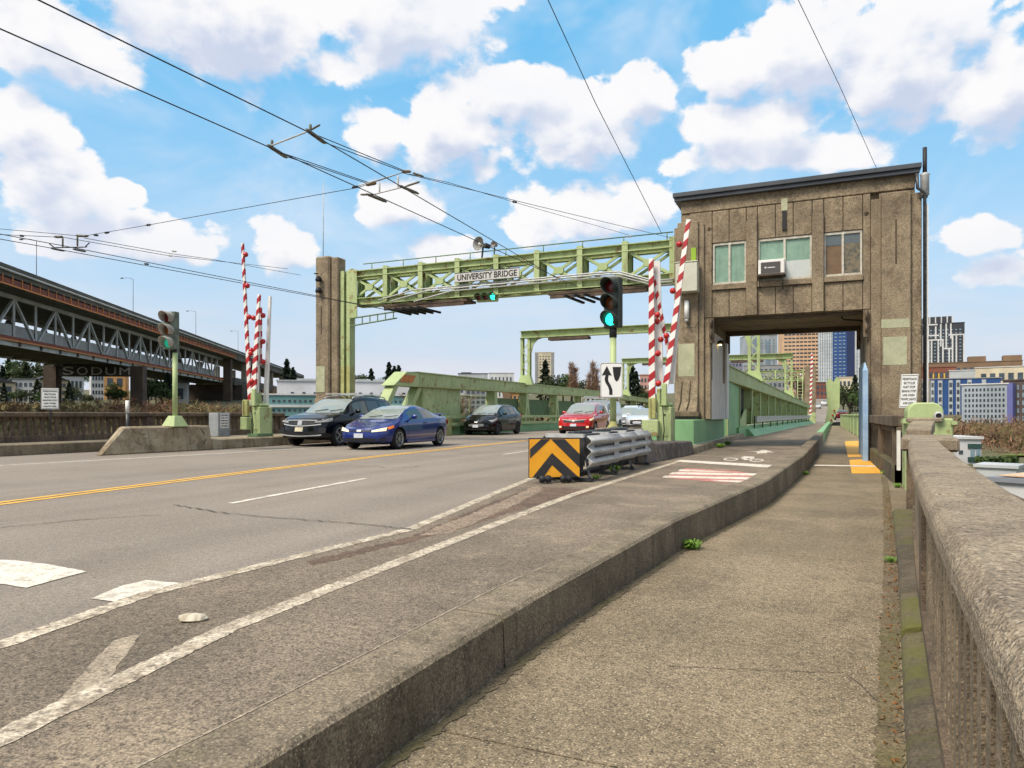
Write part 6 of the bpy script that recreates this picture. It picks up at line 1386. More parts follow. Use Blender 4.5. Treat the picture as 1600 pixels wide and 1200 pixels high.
islab('upper_deck', TA, 360, -1.6, WI + 1.6, 26.2, 27.0, dkdeck); islab('upper_parapet', TA, 360, -1.6, -1.2, 27.0, 28.3, dkdeck); islab('upper_parapet', TA, 360, WI + 1.2, WI + 1.6, 27.0, 28.3, dkdeck)
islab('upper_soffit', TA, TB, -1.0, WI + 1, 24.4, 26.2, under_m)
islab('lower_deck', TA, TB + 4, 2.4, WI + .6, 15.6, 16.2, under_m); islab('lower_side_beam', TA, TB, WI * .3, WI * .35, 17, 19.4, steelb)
part('pipe_rail', MB().tube([ip(TA, -1.8, 27.2), ip(360, -1.8, 27.2)], .22, 6), steelb, ib, world=True)
islab('orange_edge', TA, TB, -1.95, -1.75, 24.5, 24.75, orange); islab('netting', TA, TB, -1.80, -1.70, 24.75, 25.8, net); islab('far_dark_sheet', TA, TB + 4, WI - .4, WI - .2, 16.2, 20.2, under_m)  # sheet at the far side is added to fill the bright gap with dark
islab('orange_edge', TA, TB, 2.15, 2.35, 15.3, 15.55, orange); islab('netting', TA, TB, 2.2, 2.3, 15.55, 16.2, net)
T_ = TA
while T_ < TB:
    part('netting_post', MB().beam(ip(T_, -1.92, 24.6), ip(T_, -1.92, 26.3), .12, .12), orange, ib, world=True); T_ += 3.2
for w in (3.2, WI - 1):
    islab('bottom_chord', TA, TB, w - .35, w + .35, 14.4, 15.5, steelb); islab('top_chord', TA, TB, w - .35, w + .35, 23.6, 24.4, steelb)
    k = -4
    while 2.5 + 16.4 * k < TB - 4:
        b = 2.5 + 16.4 * k
        for e, z0_, z1_ in ((8.2, 15.3, 23.8), (-8.2, 15.3, 23.8)): part('truss_diagonal', MB().beam(ip(b, w, z0_), ip(b + e, w, z1_), .52, .42), under_m if w > 10 else steelb, ib, world=True)  # farther truss in darker grey: shade between the decks put into its colour
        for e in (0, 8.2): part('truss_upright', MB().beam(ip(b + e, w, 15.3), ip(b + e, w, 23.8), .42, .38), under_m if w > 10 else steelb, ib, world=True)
        k += 1
T_ = TA
while T_ < TB:
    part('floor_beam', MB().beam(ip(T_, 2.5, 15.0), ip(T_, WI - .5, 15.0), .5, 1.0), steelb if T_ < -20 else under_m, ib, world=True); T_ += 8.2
def ipier(T_, w, zt_, r=1.6, nm='pier_column', m_=brickpier):
    p = ip(T_, w, 0); z0_ = hgt(p.x, p.y) - 2; return part(nm, MB().hexa([ip(T_ - r, w - r, z0_), ip(T_ + r, w - r, z0_), ip(T_ + r, w + r, z0_), ip(T_ - r, w + r, z0_)], [ip(T_ - r, w - r, zt_), ip(T_ + r, w - r, zt_), ip(T_ + r, w + r, zt_), ip(T_ - r, w + r, zt_)]), m_, ib, world=True)
islab('underpass_shade_block', 178, 190, -2, WI + 2, -6, 14, M('underpass_shade', (74, 64, 54), (58, 50, 44), .3, .95)); ipier(67.5, .5, 14.4); ipier(67.5, 22.5, 14.4)  # dark block added here: shade beneath the approach built as a solid
islab('pier_crossbeam', 66.3, 68.7, 2.1, 20.9, 11.6, 14.2, M('crossbeam_concrete', (52, 46, 42), (42, 38, 36), .4, .9))  # crossbeam concrete is darker than the pier columns
graf = M('graffiti_white', (176, 172, 166), (146, 142, 136), .8, .9)
for i, ch in enumerate('SODUM'): lettering(ch, 3.0, graf, ib, ip(66.2, 18.0 - i * 3.6, 12.85), tuple(I5n), (0, 0, 1), fit=2.7, ext=.03, name='graffiti_letter')
ipier(166, 1, 24, 1.5); ipier(166, WI - 1, 24, 1.5)
islab('approach_deck', TB + 4, 330, -.6, WI + .6, 15.2, 16.8, dkdeck); islab('approach_girder', TB + 4, 330, -.4, .4, 13.6, 15.2, dkdeck); islab('upper_girder', TB, 360, -1.4, -.4, 24.2, 26.2, dkdeck)
pale = M('pale_concrete', (150, 142, 124), (130, 124, 108), .3, .9)
for T_ in (196, 226, 258, 290, 322): ipier(T_, 1.2, 25, 1.1, m_=pale); ipier(T_, WI - 1.2, 25, 1.1, m_=pale)
grp = 'lamp posts on the freeway bridge'
for px, ytop, lab in ((57, 376, 'tall lamp post on the freeway bridge deck, nearest of the row'), (208, 436, 'lamp post with a curved arm on the freeway deck above the signal'), (306, 487, 'thin lamp post on the freeway deck, third along the row'), (372, 518, 'last thin lamp post on the freeway deck before the gates')):
    lo, hi = -60, 340
    for _ in range(40):
        mid = (lo + hi) / 2; v = ip(mid, 8, 27); D = -v.x * _s + v.y * _c; xx = 800 + 1100 * (v.x * _c + v.y * _s) / D
        if xx < px: lo = mid
        else: hi = mid
    v = ip(lo, 8, 27); zt_ = CAM_H + (648 - ytop) * D / 1100
    lp = thing('street_lamp', lab, 'street lamp', v, group=grp)
    part('pole', MB().tube([v, (v.x, v.y, zt_)], .08, 6), steel_d, lp, world=True); part('arm', MB().tube([(v.x, v.y, zt_), (v.x - 1.2, v.y - .8, zt_ + .3), (v.x - 2.4, v.y - 1.5, zt_ + .2)], .05, 5), steel_d, lp, world=True)
    part('lamp_head', MB().box(v.x - 3.1, v.x - 2.3, v.y - 1.8, v.y - 1.4, zt_ + .05, zt_ + .3), steel_d, lp, world=True)

# ------------------------------------------------------------------ buildings
wdark = M('window_dark', (44, 52, 60), (70, 82, 92), .5, .15, spec=.8); wpale = M('window_pale', (136, 156, 168), (108, 128, 142), .4, .2, spec=.8)
def building(name, label, px0, px1, ytop, D, wall, depth=14, ybase=None, turn=0, nx=0, nz=0, win=wdark, wf=.6, hf=.55, roof=None, side_n=0, top_gap=.06, cat='building', group=None, strip=None, margin=.05, parts_=None):
    c = at_d((px0 + px1) / 2, ytop, D); wd_ = (px1 - px0) / 1100 * D; zt_ = c.z
    base = hgt(c.x, c.y) - 1.5 if ybase is None else CAM_H - (ybase - 648) / 1100 * D
    v = Vector((c.x, c.y, 0)).normalized(); rz = math.atan2(-v.x, v.y) + R(turn)
    o = thing(name, label, cat, (c.x, c.y, base), rz, group); h = zt_ - base; wd_ = wd_ / max(.4, math.cos(R(turn)))
    o.location = Vector((c.x, c.y, base)) + v * depth / 2 * .0
    w2 = wd_ / 2
    part('wall', MB().box(-w2, w2, 0, depth, 0, h), wall, o)
    part('roof', MB().box(-w2 - .25, w2 + .25, -.25, depth + .25, h, h + max(.35, h * .012)), roof or wall, o)
    def grid(nx_, nz_, w_, front, wm):
        if not nx_ or not nz_: return
        cw, chh = w_ * (1 - 2 * margin) / nx_, h * (1 - top_gap - .05) / nz_
        mw = MB().box(-cw * wf / 2, cw * wf / 2, -.08, .1, -chh * hf / 2, chh * hf / 2)
        if not front: mw.v = [(y, x, z) for x, y, z in mw.v]
        me = mw.mesh('window', wm)
        for i in range(nx_):
            for j in range(nz_):
                a = -w_ / 2 * (1 - 2 * margin) + cw * (i + .5); z = h * .05 + chh * (j + .5)
                p = put('window', me, o); p.location = (a, 0, z) if front else ((-w2 if front is False else w2), a + w_ / 2, z)
    grid(nx, nz, wd_, True, win); grid(side_n, nz, depth, False, win)
    if parts_:
        for nm, mt, x0, x1, y0_, y1_, z0_, z1_ in parts_: part(nm, MB().box(-w2 + wd_ * x0, -w2 + wd_ * x1, y0_, y1_, h * z0_, h * z1_), mt, o)
    return o
B = lambda n, c, c2=None: M(n, c, c2 or tuple(int(x * .9) for x in c), .12, .8)
w_white, w_lav, w_grey, w_tan, w_blue, w_brown, w_cream, w_orange, w_yel, w_brick, w_pink = B('white_wall', (206, 206, 206)), B('lavender_wall', (220, 220, 224)), B('grey_wall', (140, 142, 142)), B('tan_wall', (214, 176, 140)), B('blue_wall', (36, 76, 134)), B('brown_wall', (128, 104, 80)), B('cream_wall', (204, 192, 166)), B('orange_wall', (198, 148, 92)), B('yellow_wall', (206, 172, 70)), B('brick_wall', (120, 72, 56)), B('pink_wall', (190, 146, 134))
w_dark, w_gl, w_steel, w_purple, w_pale = B('dark_wall', (56, 60, 68)), B('glass_wall', (118, 140, 156)), B('steel_wall', (158, 166, 174)), B('purple_wall', (100, 104, 160)), B('pale_wall', (176, 180, 182))
r_grey = B('grey_roof', (96, 98, 100)); r_dark = B('dark_roof', (58, 60, 64))
# --- seen to the right of the tower
t1 = building('apartment_tower', 'black and white checkered high rise tower right of the bridge tower', 1446, 1502, 506, 620, w_dark, 24, nx=9, nz=20, win=wpale, wf=.45, hf=.3, turn=6, side_n=0,
    parts_=[('white_frame', w_white, a, a + .035, -.4, 0, b, c_) for a, b, c_ in ((0, 0, .84), (.13, .0, .78), (.2, .0, .78), (.36, .0, .78), (.47, .1, .80), (.62, .0, .66), (.70, .0, .84), (.79, .25, .84), (.86, .0, .25), (.965, .0, .84), (.12, .84, .97), (.3, .8, .97), (.42, .7, 1), (.55, .66, 1), (.66, .8, 1))] + [('upper_block', w_dark, .02, .72, 1, 18, 1, 1.1)] + [('white_frame', w_white, a, a + .03, .6, 1, 1, 1.1) for a in (.02, .16, .3, .44, .58, .70)] +
           [('white_band', w_white, a, b, -.42, 0, z, z + .018) for a, b, z in ((0, .47, .78), (0, .4, .84), (.47, .7, .66), (.62, 1, .84), (.7, 1, .25), (.2, .5, .08), (0, .36, .985), (.47, .66, .12))])
building('terrace_block', 'long brown low rise with roof boxes below the checkered tower', 1444, 1582, 566, 420, w_brown, 30, nx=14, nz=3, turn=4, roof=w_brown, parts_=[('roof_box', w_brown, .5, .67, 2, 10, 1, 1.14), ('roof_box', w_brown, .83, 1.0, 2, 10, 1, 1.14), ('balcony_band', B('rust_band', (140, 74, 48)), 0, .75, -.8, 0, .70, .80)])
building('white_block', 'white windowless warehouse block between the brown terrace and the blue apartments', 1487, 1532, 579, 330, w_pale, 20, roof=w_white)
building('brick_block', 'brick apartment block with yellow window bays right of the tower', 1444, 1490, 574, 340, w_brick, 20, nx=6, nz=4, parts_=[('yellow_bay', w_yel, .16 + k * .16, .20 + k * .16, -.4, 0, .72, .86) for k in range(4)])
building('cream_block', 'cream low rise with a flat roof at the edge above the grey apartments', 1534, 1640, 573, 300, w_cream, 20, nx=8, nz=3, turn=-6, roof=w_white)
ba = building('blue_apartments', 'blue and grey apartment block with white window columns right of the tower', 1442, 1552, 592, 262, w_blue, 18, ybase=653, turn=3, nx=0, nz=0, roof=w_grey,
    parts_=[('grey_panel', B('taupe_panel', (132, 128, 120)), 0, .16, -.3, 0, 0, 1)] + [('white_strip', w_pale, a, b, -.45, 0, .02, .97) for a, b in ((.165, .21), (.255, .31), (.385, .435), (.475, .525), (.61, .66), (.78, .83))])
for a, w_ in ((.05, .9), (.115, .9), (.188, .7), (.282, .9), (.41, .9), (.50, .8), (.635, .9)):
    me = MB().box(-w_ / 2, w_ / 2, -.6, 0, -.75, .75).mesh('window', wdark)
    for k in range(5): p = put('window', me, ba); p.location = (-13.1 + 26.2 * a, 0, 1.6 + k * 2.7)
ga = building('grey_apartments', 'pale grey apartment block with rows of windows and a purple end strip', 1508, 1568, 601, 205, w_steel, 16, ybase=666, turn=-14, nx=11, nz=7, wf=.5, hf=.55, roof=w_white, parts_=[('purple_strip', w_purple, .985, 1.10, -.2, 3, 0, 1.02)])
building('taupe_apartments', 'brown apartment block with pale window stripes at the edge of the view', 1574, 1640, 594, 200, B('umber_wall', (86, 74, 70)), 16, ybase=676, turn=-8, nx=9, nz=6, win=wpale, wf=.35, hf=.6)
hs = building('white_house', 'narrow white house with green trim below the concrete parapet', 1498, 1530, 686, 98, w_white, 7, ybase=760, turn=24, nx=0, nz=0, roof=w_white, cat='house')
gt_ = B('dark_green_trim', (44, 76, 70)); h_ = hs.children[0].dimensions.z or 6.5
hz_ = (760 - 686) / 1100 * 98; w2_ = (32 / 1100 * 98) / math.cos(R(24)) / 2
for z in (.80, .52, .22): part('trim_band', MB().box(-w2_ * .1, w2_ + .05, -.12, 0, hz_ * z, hz_ * (z + .1)), gt_, hs)
for z in (.62, .32):
    for x in (.12, .58): part('window', MB().box(w2_ * x, w2_ * (x + .34), -.06, .05, hz_ * z, hz_ * (z + .17)), wpale, hs)
part('window', MB().box(-w2_ * .85, -w2_ * .5, -.06, .05, hz_ * .68, hz_ * .76), wdark, hs)
sh_ = building('shed_roof_house', 'low building with a slatted tan roof below the parapet at the edge of the view', 1560, 1680, 757, 52, w_white, 5, ybase=800, turn=-20, roof=B('slate_roof', (134, 138, 146)), cat='house')
p = at_d(1590, 745, 54)
for k in range(7): part('roof_slat', MB().box(-2.6, 2.6, .2 + k * .7, .75 + k * .7, .0, .06), w_cream if k % 2 else w_tan, sh_).location = (0, 0, (800 - 757) / 1100 * 52 + .45)
# --- seen through the archway
building('glass_tower', 'pale glass residential tower seen through the archway left of the tan tower', 1168, 1213, 524, 760, w_steel, 30, nx=7, nz=18, win=w_gl, wf=.5, hf=.7, turn=15, parts_=[('glass_bay', w_gl, .28, .42, -.5, 0, 0, .96), ('glass_bay', w_gl, .62, .74, -.5, 0, 0, .9), ('stepped_top', w_steel, .2, .7, 4, 20, 1, 1.06)])
building('tan_tower', 'tall tan office tower with rows of dark windows seen through the archway', 1224, 1281, 470, 700, w_tan, 34, nx=9, nz=22, wf=.8, hf=.42, turn=8, side_n=0)
building('blue_tower', 'tall grey and blue tower with white fins seen through the archway', 1281, 1348, 462, 640, w_steel, 30, nx=0, nz=0, turn=-4,
    parts_=[('blue_bay', B('deep_blue_glass', (38, 72, 128)), .32, .62, -.6, 0, 0, 1), ('navy_bay', B('navy_glass', (28, 44, 84)), .62, .78, -.3, 0, 0, 1)] + [('white_fin', w_white, .02 + k * .05, .035 + k * .05, -.4, 0, 0, 1) for k in range(6)] + [('white_fin', w_white, .8 + k * .05, .815 + k * .05, -.4, 0, 0, 1) for k in range(4)])
tb_ = find('blue_tower')
me = MB().box(-1.1, 1.1, -.75, 0, -.45, .45).mesh('window', wpale)
wt_ = 67 / 1100 * 640; ht_ = CAM_H + 186 / 1100 * 640 - tb_.location.z
for k in range(26):
    for a in (.38, .48, .56): p = put('window', me, tb_); p.location = (-wt_ / 2 + wt_ * a, 0, ht_ * .04 + k * ht_ * .036)
    for a in (.08, .18, .27, .84, .93):
        p = put('window', me, tb_); p.location = (-wt_ / 2 + wt_ * a, .45, ht_ * .05 + k * ht_ * .036)
building('purple_block', 'grey violet mid rise seen through the archway beside the tower pier', 1133, 1160, 563, 500, B('violet_wall', (122, 118, 134)), 20, nx=5, nz=6)
building('hill_block', 'low grey apartment block on the hill above the far gantry', 1164, 1230, 571, 420, w_grey, 20, nx=9, nz=4)
building('hill_house', 'pale stepped house on the hill road beyond the bridge', 1310, 1336, 590, 330, w_cream, 14, nx=4, nz=3)
building('hill_block', 'brown brick block behind the orange scaffolding on the hill', 1262, 1300, 598, 400, w_brick, 20, nx=6, nz=3, roof=r_dark)
# --- centre, beyond the girders
building('high_rise', 'white and grey high rise standing above the girder behind the portal frame', 836, 866, 551, 700, w_cream, 20, nx=6, nz=14, wf=.45, hf=.4, parts_=[('grey_side', w_grey, 0, .16, -.3, 0, 0, 1), ('grey_side', w_grey, .84, 1, -.3, 0, 0, 1)])
building('white_villa', 'white modern house with tall windows above the girder', 764, 803, 583, 420, w_white, 16, nx=6, nz=2, wf=.4, hf=.6, cat='house')
building('roof_house', 'dark roofed house above the girder left of the white modern house', 716, 762, 584, 430, w_pale, 16, nx=6, nz=1, roof=r_dark, cat='house', parts_=[('dormer', r_dark, .1, .45, 1, 8, 1, 1.06)])
building('white_complex', 'long lavender white industrial building with small square windows behind the pillar', 440, 720, 597, 190, w_lav, 26, ybase=640, turn=3, nx=15, nz=1, wf=.28, hf=.28, roof=w_pale, parts_=[('roof_unit', w_pale, a, a + b, 3, 9, 1, 1.12) for a, b in ((.1, .12), (.42, .08), (.52, .06), (.7, .12), (.88, .06))])
building('glass_hall', 'green glass hall with white bands in front of the lavender building', 418, 640, 618, 168, B('green_glass', (108, 150, 150)), 10, ybase=650, turn=2, nx=26, nz=2, win=wdark, wf=.5, hf=.25, roof=w_white, parts_=[('white_band', w_white, 0, 1, -.3, 0, .42, .54)])
building('loft_block', 'grey stone loft building behind the girder posts', 726, 760, 606, 150, w_grey, 12, nx=4, nz=5, ybase=650)
building('yellow_block', 'yellow and brown apartment block seen between the girder posts', 786, 816, 614, 160, w_orange, 12, nx=4, nz=3, ybase=650, parts_=[('brown_half', w_brown, 0, .4, -.3, 0, 0, 1)])
building('grey_row', 'pale row of low roofs below the girder behind the red car', 820, 940, 636, 140, w_pale, 10, nx=12, nz=1, ybase=652, roof=w_white)
building('pink_block', 'pink stucco apartment block right of the keep sign', 1000, 1022, 586, 300, w_pink, 14, nx=4, nz=4)
building('villa', 'pale house among the bare poplars beyond the girder', 915, 940, 596, 330, w_white, 12, nx=4, nz=2, cat='house', roof=r_dark)
# --- houses on the far left slope
for i, (a, b, y_, D, wl, rf, lab, nx, nz) in enumerate([(-40, 18, 598, 230, w_cream, r_dark, 'cream gabled house with a dark roof at the foot of the evergreen slope', 4, 2), (22, 58, 593, 235, w_white, r_grey, 'white townhouse with dark glass bays beside the cream gabled house', 5, 3), (60, 103, 594, 240, w_cream, r_dark, 'pale yellow house with a dark hip roof behind the white stop notice', 5, 3), (92, 128, 588, 270, w_white, r_grey, 'white modern house left of the freeway pier', 6, 2),
        (144, 166, 583, 290, w_white, r_grey, 'white gabled building with a tall window grid between the freeway piers', 5, 4), (165, 194, 583, 292, w_orange, r_grey, 'orange gabled building between the freeway piers', 2, 2), (228, 245, 585, 300, w_cream, r_grey, 'cream house right of the freeway pier', 3, 2), (255, 290, 598, 260, w_pale, r_grey, 'grey barn roofed house behind the far traffic signal', 2, 1), (-90, -42, 590, 250, w_white, r_grey, 'white house at the very edge of the slope', 4, 3)]):
    o = building('house', lab, a, b, y_, D, wl, 10, nx=nx, nz=nz, turn=rnd.uniform(-12, 12), roof=rf, cat='house', group='houses on the slope beyond the freeway bridge', ybase=632)
    wd_ = (b - a) / 1100 * D; h_ = (632 - y_) / 1100 * D
    if i in (0, 2, 4, 5, 7): part('gable_roof', MB().add([(-wd_ / 2 - .4, -.4, h_), (wd_ / 2 + .4, -.4, h_), (wd_ / 2 + .4, 10.4, h_), (-wd_ / 2 - .4, 10.4, h_), (0, -.4, h_ + wd_ * .22), (0, 10.4, h_ + wd_ * .22)], [(0, 1, 4), (2, 3, 5), (1, 2, 5, 4), (3, 0, 4, 5), (0, 3, 2, 1)]), rf if i != 5 else w_orange, o)
# ------------------------------------------------------------------ trees
bark = M('bark', (74, 62, 50), (54, 46, 38), 3, .95); ever = M('evergreen_needles', (40, 56, 34), (28, 42, 26), .5, .85); ever2 = M('olive_needles', (66, 76, 40), (48, 60, 32), .5, .85); decid = M('green_leaves', (70, 92, 40), (48, 68, 30), .4, .85); twig = M('bare_twigs', (112, 90, 70), (92, 72, 56), .5, .95); twig2 = M('reddish_twigs', (124, 84, 62), (98, 68, 52), .5, .95); twig3 = M('pale_twigs', (158, 126, 102), (132, 104, 84), .5, .95); brush_r = M('reddish_brush', (128, 96, 74), (104, 80, 58), .3, .95); brush = M('brown_brush', (136, 120, 82), (108, 102, 62), .3, .95)
def rot_quad(m_, c, d, n_, l, w):
    d = d.normalized(); s = d.cross(n_).normalized() * w / 2; m_.add([c - s, c + d * l * .5 - s * 1.2, c + d * l, c + d * l * .5 + s * 1.2, c + s], [(0, 1, 2, 3, 4)])
def rv(r): 
    while True:
        v = Vector((r.uniform(-1, 1), r.uniform(-1, 1), r.uniform(-1, 1)))
        if .05 < v.length < 1: return v
def conifer(seed, mat, wide=.17, n=1500):
    r = random.Random(seed); m_ = MB()
    for i in range(n):
        h = .06 + .94 * r.random() ** .8; R_ = wide * (1.04 - h) ** .85 * (1 + .35 * math.sin(h * 42 + seed) + r.uniform(-.15, .15)); a = r.uniform(0, 6.283); rr = R_ * r.uniform(.25, 1) ** .6
        d = Vector((math.cos(a), math.sin(a), r.uniform(-.5, .1))); c = Vector((math.cos(a) * rr, math.sin(a) * rr, h)); rot_quad(m_, c - d * .02, d, rv(r), r.uniform(.03, .065), r.uniform(.018, .035))
    return m_.mesh('crown', mat, False), MB().tube([(0, 0, 0), (0, 0, .5), (0, 0, .97)], [.014, .009, .002], 6).mesh('trunk', bark)
def broad(seed, mat, n=1700, flat=.8):
    r = random.Random(seed); m_ = MB(); cl = [(rv(r) * .30, r.uniform(.10, .2)) for _ in range(16)]
    for i in range(n):
        c, s = r.choice(cl); p = c + rv(r).normalized() * s * r.uniform(.55, 1.05); p.z = p.z * flat + .60; rot_quad(m_, p, rv(r), rv(r), r.uniform(.02, .05), r.uniform(.02, .04))
    t = MB().tube([(0, 0, 0), (.01, 0, .25), (0, .01, .45)], [.03, .022, .012], 7)
    for c, s in cl[:7]: t.tube([(0, 0, .25), (c.x * .5, c.y * .5, .42), (c.x, c.y, c.z * flat + .6)], [.014, .009, .003], 5)
    return m_.mesh('crown', mat, False), t.mesh('trunk', bark)
def bare(seed, mat, n=1100, wide=.42, up=.35, tall=1.0):
    r = random.Random(seed); m_ = MB(); t = MB().tube([(0, 0, 0), (.01, 0, .3), (0, 0, .7 if tall > 1 else .5)], [.022, .015, .006], 6); tips = []
    for i in range(26 if tall <= 1 else 40):
        h = r.uniform(.18, .55) if tall <= 1 else r.uniform(.1, .85); a = r.uniform(0, 6.28); L = r.uniform(.25, .5) * (1 if tall <= 1 else .4 * (1.1 - h)); d = Vector((math.cos(a) * wide * 1.6, math.sin(a) * wide * 1.6, r.uniform(.25, .95) if tall <= 1 else 1.6)).normalized()
        p = Vector((0, 0, h)); e = p + d * L; t.tube([p, p + d * L * .5 + rv(r) * .03, e], [.008, .005, .002], 4, False); tips += [(p + d * L * s, d) for s in (.35, .55, .75, 1)]
    for i in range(n):
        p, d = r.choice(tips); dd = (d + rv(r) * .9); c = p + rv(r) * .05; rot_quad(m_, c, dd, rv(r), r.uniform(.06, .14), r.uniform(.003, .008))
    return m_.mesh('crown', mat, False), t.mesh('trunk', bark)
protos = {'c': [conifer(1, ever), conifer(2, ever, .2), conifer(3, ever2, .23)], 'b': [broad(4, decid), broad(5, ever2), broad(9, decid, flat=.65)], 't': [bare(6, twig), bare(7, twig2), bare(8, brush)], 'p': [bare(11, twig3, 620, .10, tall=2), bare(12, twig3, 620, .13, tall=2)]}
adj = {'c': ['tall dark conifer', 'dense evergreen conifer', 'loose olive conifer'], 'b': ['round green tree', 'bushy olive tree', 'spreading green tree'], 't': ['bare brown tree', 'bare reddish tree', 'bare straggly tree'], 'p': ['bare columnar poplar', 'slim leafless poplar']}
seen_l = {}
def tree(kind, i, px, ytop, D, where, ybase=None, widen=1.0):
    c = at_d(px, ytop, D); z0_ = hgt(c.x, c.y) - .3 if ybase is None else CAM_H - (ybase - 648) / 1100 * D; h = c.z - z0_
    if h < .8: h = .8
    i %= len(protos[kind]); lab = '%s %s' % (adj[kind][i], where); n = seen_l.get(lab, 0); seen_l[lab] = n + 1
    if n: lab = '%s, %s' % (lab, ['beside the first', 'a little shorter', 'at the end of the clump', 'in the middle of the clump', 'fullest of the clump', 'half hidden by its neighbours', 'lowest of the clump', 'next to the lowest', 'farther back in the clump', 'in front of the clump', 'thinnest of the clump', 'among the last of the clump', 'behind the front ones'][min(n - 1, 12)])
    t = thing('conifer_tree' if kind == 'c' else 'poplar_tree' if kind == 'p' else 'tree', lab, 'tree', (c.x, c.y, z0_), rnd.uniform(0, 6.28), 'trees ' + where)
    cr, tr = protos[kind][i]
    for nm, me in (('trunk', tr), ('crown', cr)): o = put(nm, me, t); o.scale = (h * widen, h * widen, h)
W1 = 'on the slope under the freeway bridge'
for x, y_, k in ((4, 572, 0), (14, 560, 1), (26, 556, 0), (40, 566, 2), (52, 558, 1), (62, 570, 0), (74, 563, 2), (88, 566, 1), (104, 562, 0), (118, 572, 2), (-14, 565, 1)): tree('c' if rnd.random() < .72 else 'b', k, x, y_, 300 + rnd.uniform(-25, 40), W1, widen=1.25)
for x, y_, k in ((232, 586, 1), (244, 592, 0), (184, 594, 0), (116, 600, 1), (22, 606, 2)): tree('b', k, x, y_, 230, 'among the houses below the freeway')
for x, y_, k, kd in ((6, 598, 0, 'c'), (34, 604, 1, 'b'), (58, 592, 2, 'c'), (66, 610, 0, 'b'), (108, 596, 1, 'c'), (134, 612, 1, 'b'), (252, 588, 0, 'b'), (262, 582, 1, 'c'), (180, 604, 2, 'b')): tree(kd, k, x, y_, 205 + 3 * k, 'in the gardens before the slope houses', widen=1.15)
for x, y_ in ((10, 612), (40, 618), (72, 620), (100, 616), (120, 622), (150, 612), (165, 606), (186, 608), (203, 612), (232, 616), (250, 612), (262, 606), (285, 610), (300, 616), (330, 612), (352, 618), (366, 614)): tree('t', rnd.randrange(3), x, y_ + 9, rnd.uniform(105, 165), 'on the bank behind the far balustrade', widen=1.5)
for x, y_, k, kd in ((448, 561, 0, 'c'), (458, 574, 1, 'c'), (478, 580, 2, 'b'), (556, 578, 1, 'b'), (566, 582, 0, 'b'), (580, 576, 1, 'c'), (598, 584, 0, 'b'), (608, 566, 0, 'c'), (616, 572, 1, 'c'), (623, 571, 0, 'c'), (548, 580, 2, 'b')): tree(kd, k, x, y_, 300 + rnd.uniform(-10, 30), 'beyond the lavender building', widen=1.15)
for x, y_ in ((430, 606), (425, 600)): tree('t', 0, x, y_, 210, 'beside the freeway approach')
for x, y_, k, kd, w_ in ((852, 563, 0, 'c', 1.2), (868, 578, 1, 'b', 1), (880, 580, 0, 'b', 1), (846, 588, 2, 'b', 1), (908, 588, 1, 'b', 1)): tree(kd, k, x, y_, 290, 'above the girder beside the high rise', widen=w_)
for x, y_, k in ((893, 563, 0), (899, 570, 1), (926, 562, 0), (932, 572, 1), (920, 580, 1)): tree('p', k, x, y_, 280, 'above the girder left of the keep sign', widen=1.3)
for x, y_, k, kd in ((988, 570, 0, 'c'), (994, 580, 1, 'c'), (1003, 600, 0, 'b'), (1012, 606, 1, 'b'), (1004, 604, 1, 't')): tree(kd, k, x, y_, 240, 'under the farther portal frame', widen=1.1)
for x, y_ in ((660, 604), (682, 600), (700, 612), (708, 606)): tree('t', rnd.randrange(2), x, y_, 120, 'behind the wire fence on the bridge')
for x, y_, k, kd, D in ((1318, 598, 0, 'b', 190), (1328, 592, 1, 'b', 180), (1336, 586, 0, 'c', 200), (1345, 600, 2, 'b', 170), (1250, 566, 1, 't', 330), (1258, 570, 0, 't', 300)): tree(kd, k, x, y_, D, 'beside the hill road beyond the bridge')
for i in range(24): tree('t', rnd.randrange(3), rnd.uniform(1470, 1640), rnd.uniform(655, 678), rnd.uniform(125, 175), 'below the apartment blocks', ybase=rnd.uniform(706, 716), widen=1.5)
# hedge, lawn strip and flat roofs down by the shore
hd = MB(); r9 = random.Random(5)
for i in range(2600):
    a = r9.random(); p = at_d(1525 + a * 65, 735 - r9.random() * 20, 96 + r9.uniform(-2, 2)); rot_quad(hd, p, rv(r9), rv(r9), .35, .3)
o = put('hedge', hd.mesh('hedge', decid, False)); tag(o, 'clipped dark green hedge below the bare trees beside the white house', 'hedge')
structure('lawn', MB().hexa([at_d(1505, 712, 112), at_d(1640, 712, 112), at_d(1640, 707, 124), at_d(1505, 707, 124)], [at_d(1505, 711, 112), at_d(1640, 711, 112), at_d(1640, 706, 124), at_d(1505, 706, 124)]), M('lawn_green', (108, 124, 54), (92, 104, 46), .3, .95))
building('flat_shed', 'long white flat roof with a small railing below the hedge', 1530, 1582, 731, 84, w_pale, 5, ybase=748, turn=-10, roof=w_pale)
# brush covering the banks: too fine to count
bk = MB()
for i in range(12000):
    if r9.random() < .75: px, D = r9.uniform(-60, 420), r9.uniform(85, 190)
    else: px, D = r9.uniform(560, 1000), r9.uniform(110, 190)
    c = at_d(px, 648, D); z = hgt(c.x, c.y); rot_quad(bk, Vector((c.x, c.y, z + r9.uniform(-.2, 1.9) * r9.random())), rv(r9) + Vector((0, 0, .5)), rv(r9), r9.uniform(.5, 1.5), r9.uniform(.15, .5))
bk2 = MB()
for i in range(5000):
    c = at_d(r9.uniform(1470, 1690), 648, r9.uniform(112, 190)); rot_quad(bk2, Vector((c.x, c.y, hgt(c.x, c.y) + r9.uniform(-.2, 3.2) * r9.random())), rv(r9) + Vector((0, 0, .5)), rv(r9), r9.uniform(.5, 1.4), r9.uniform(.06, .2))
o = put('shore_undergrowth', bk2.mesh('shore_undergrowth', brush_r, False)); o['kind'] = 'stuff'
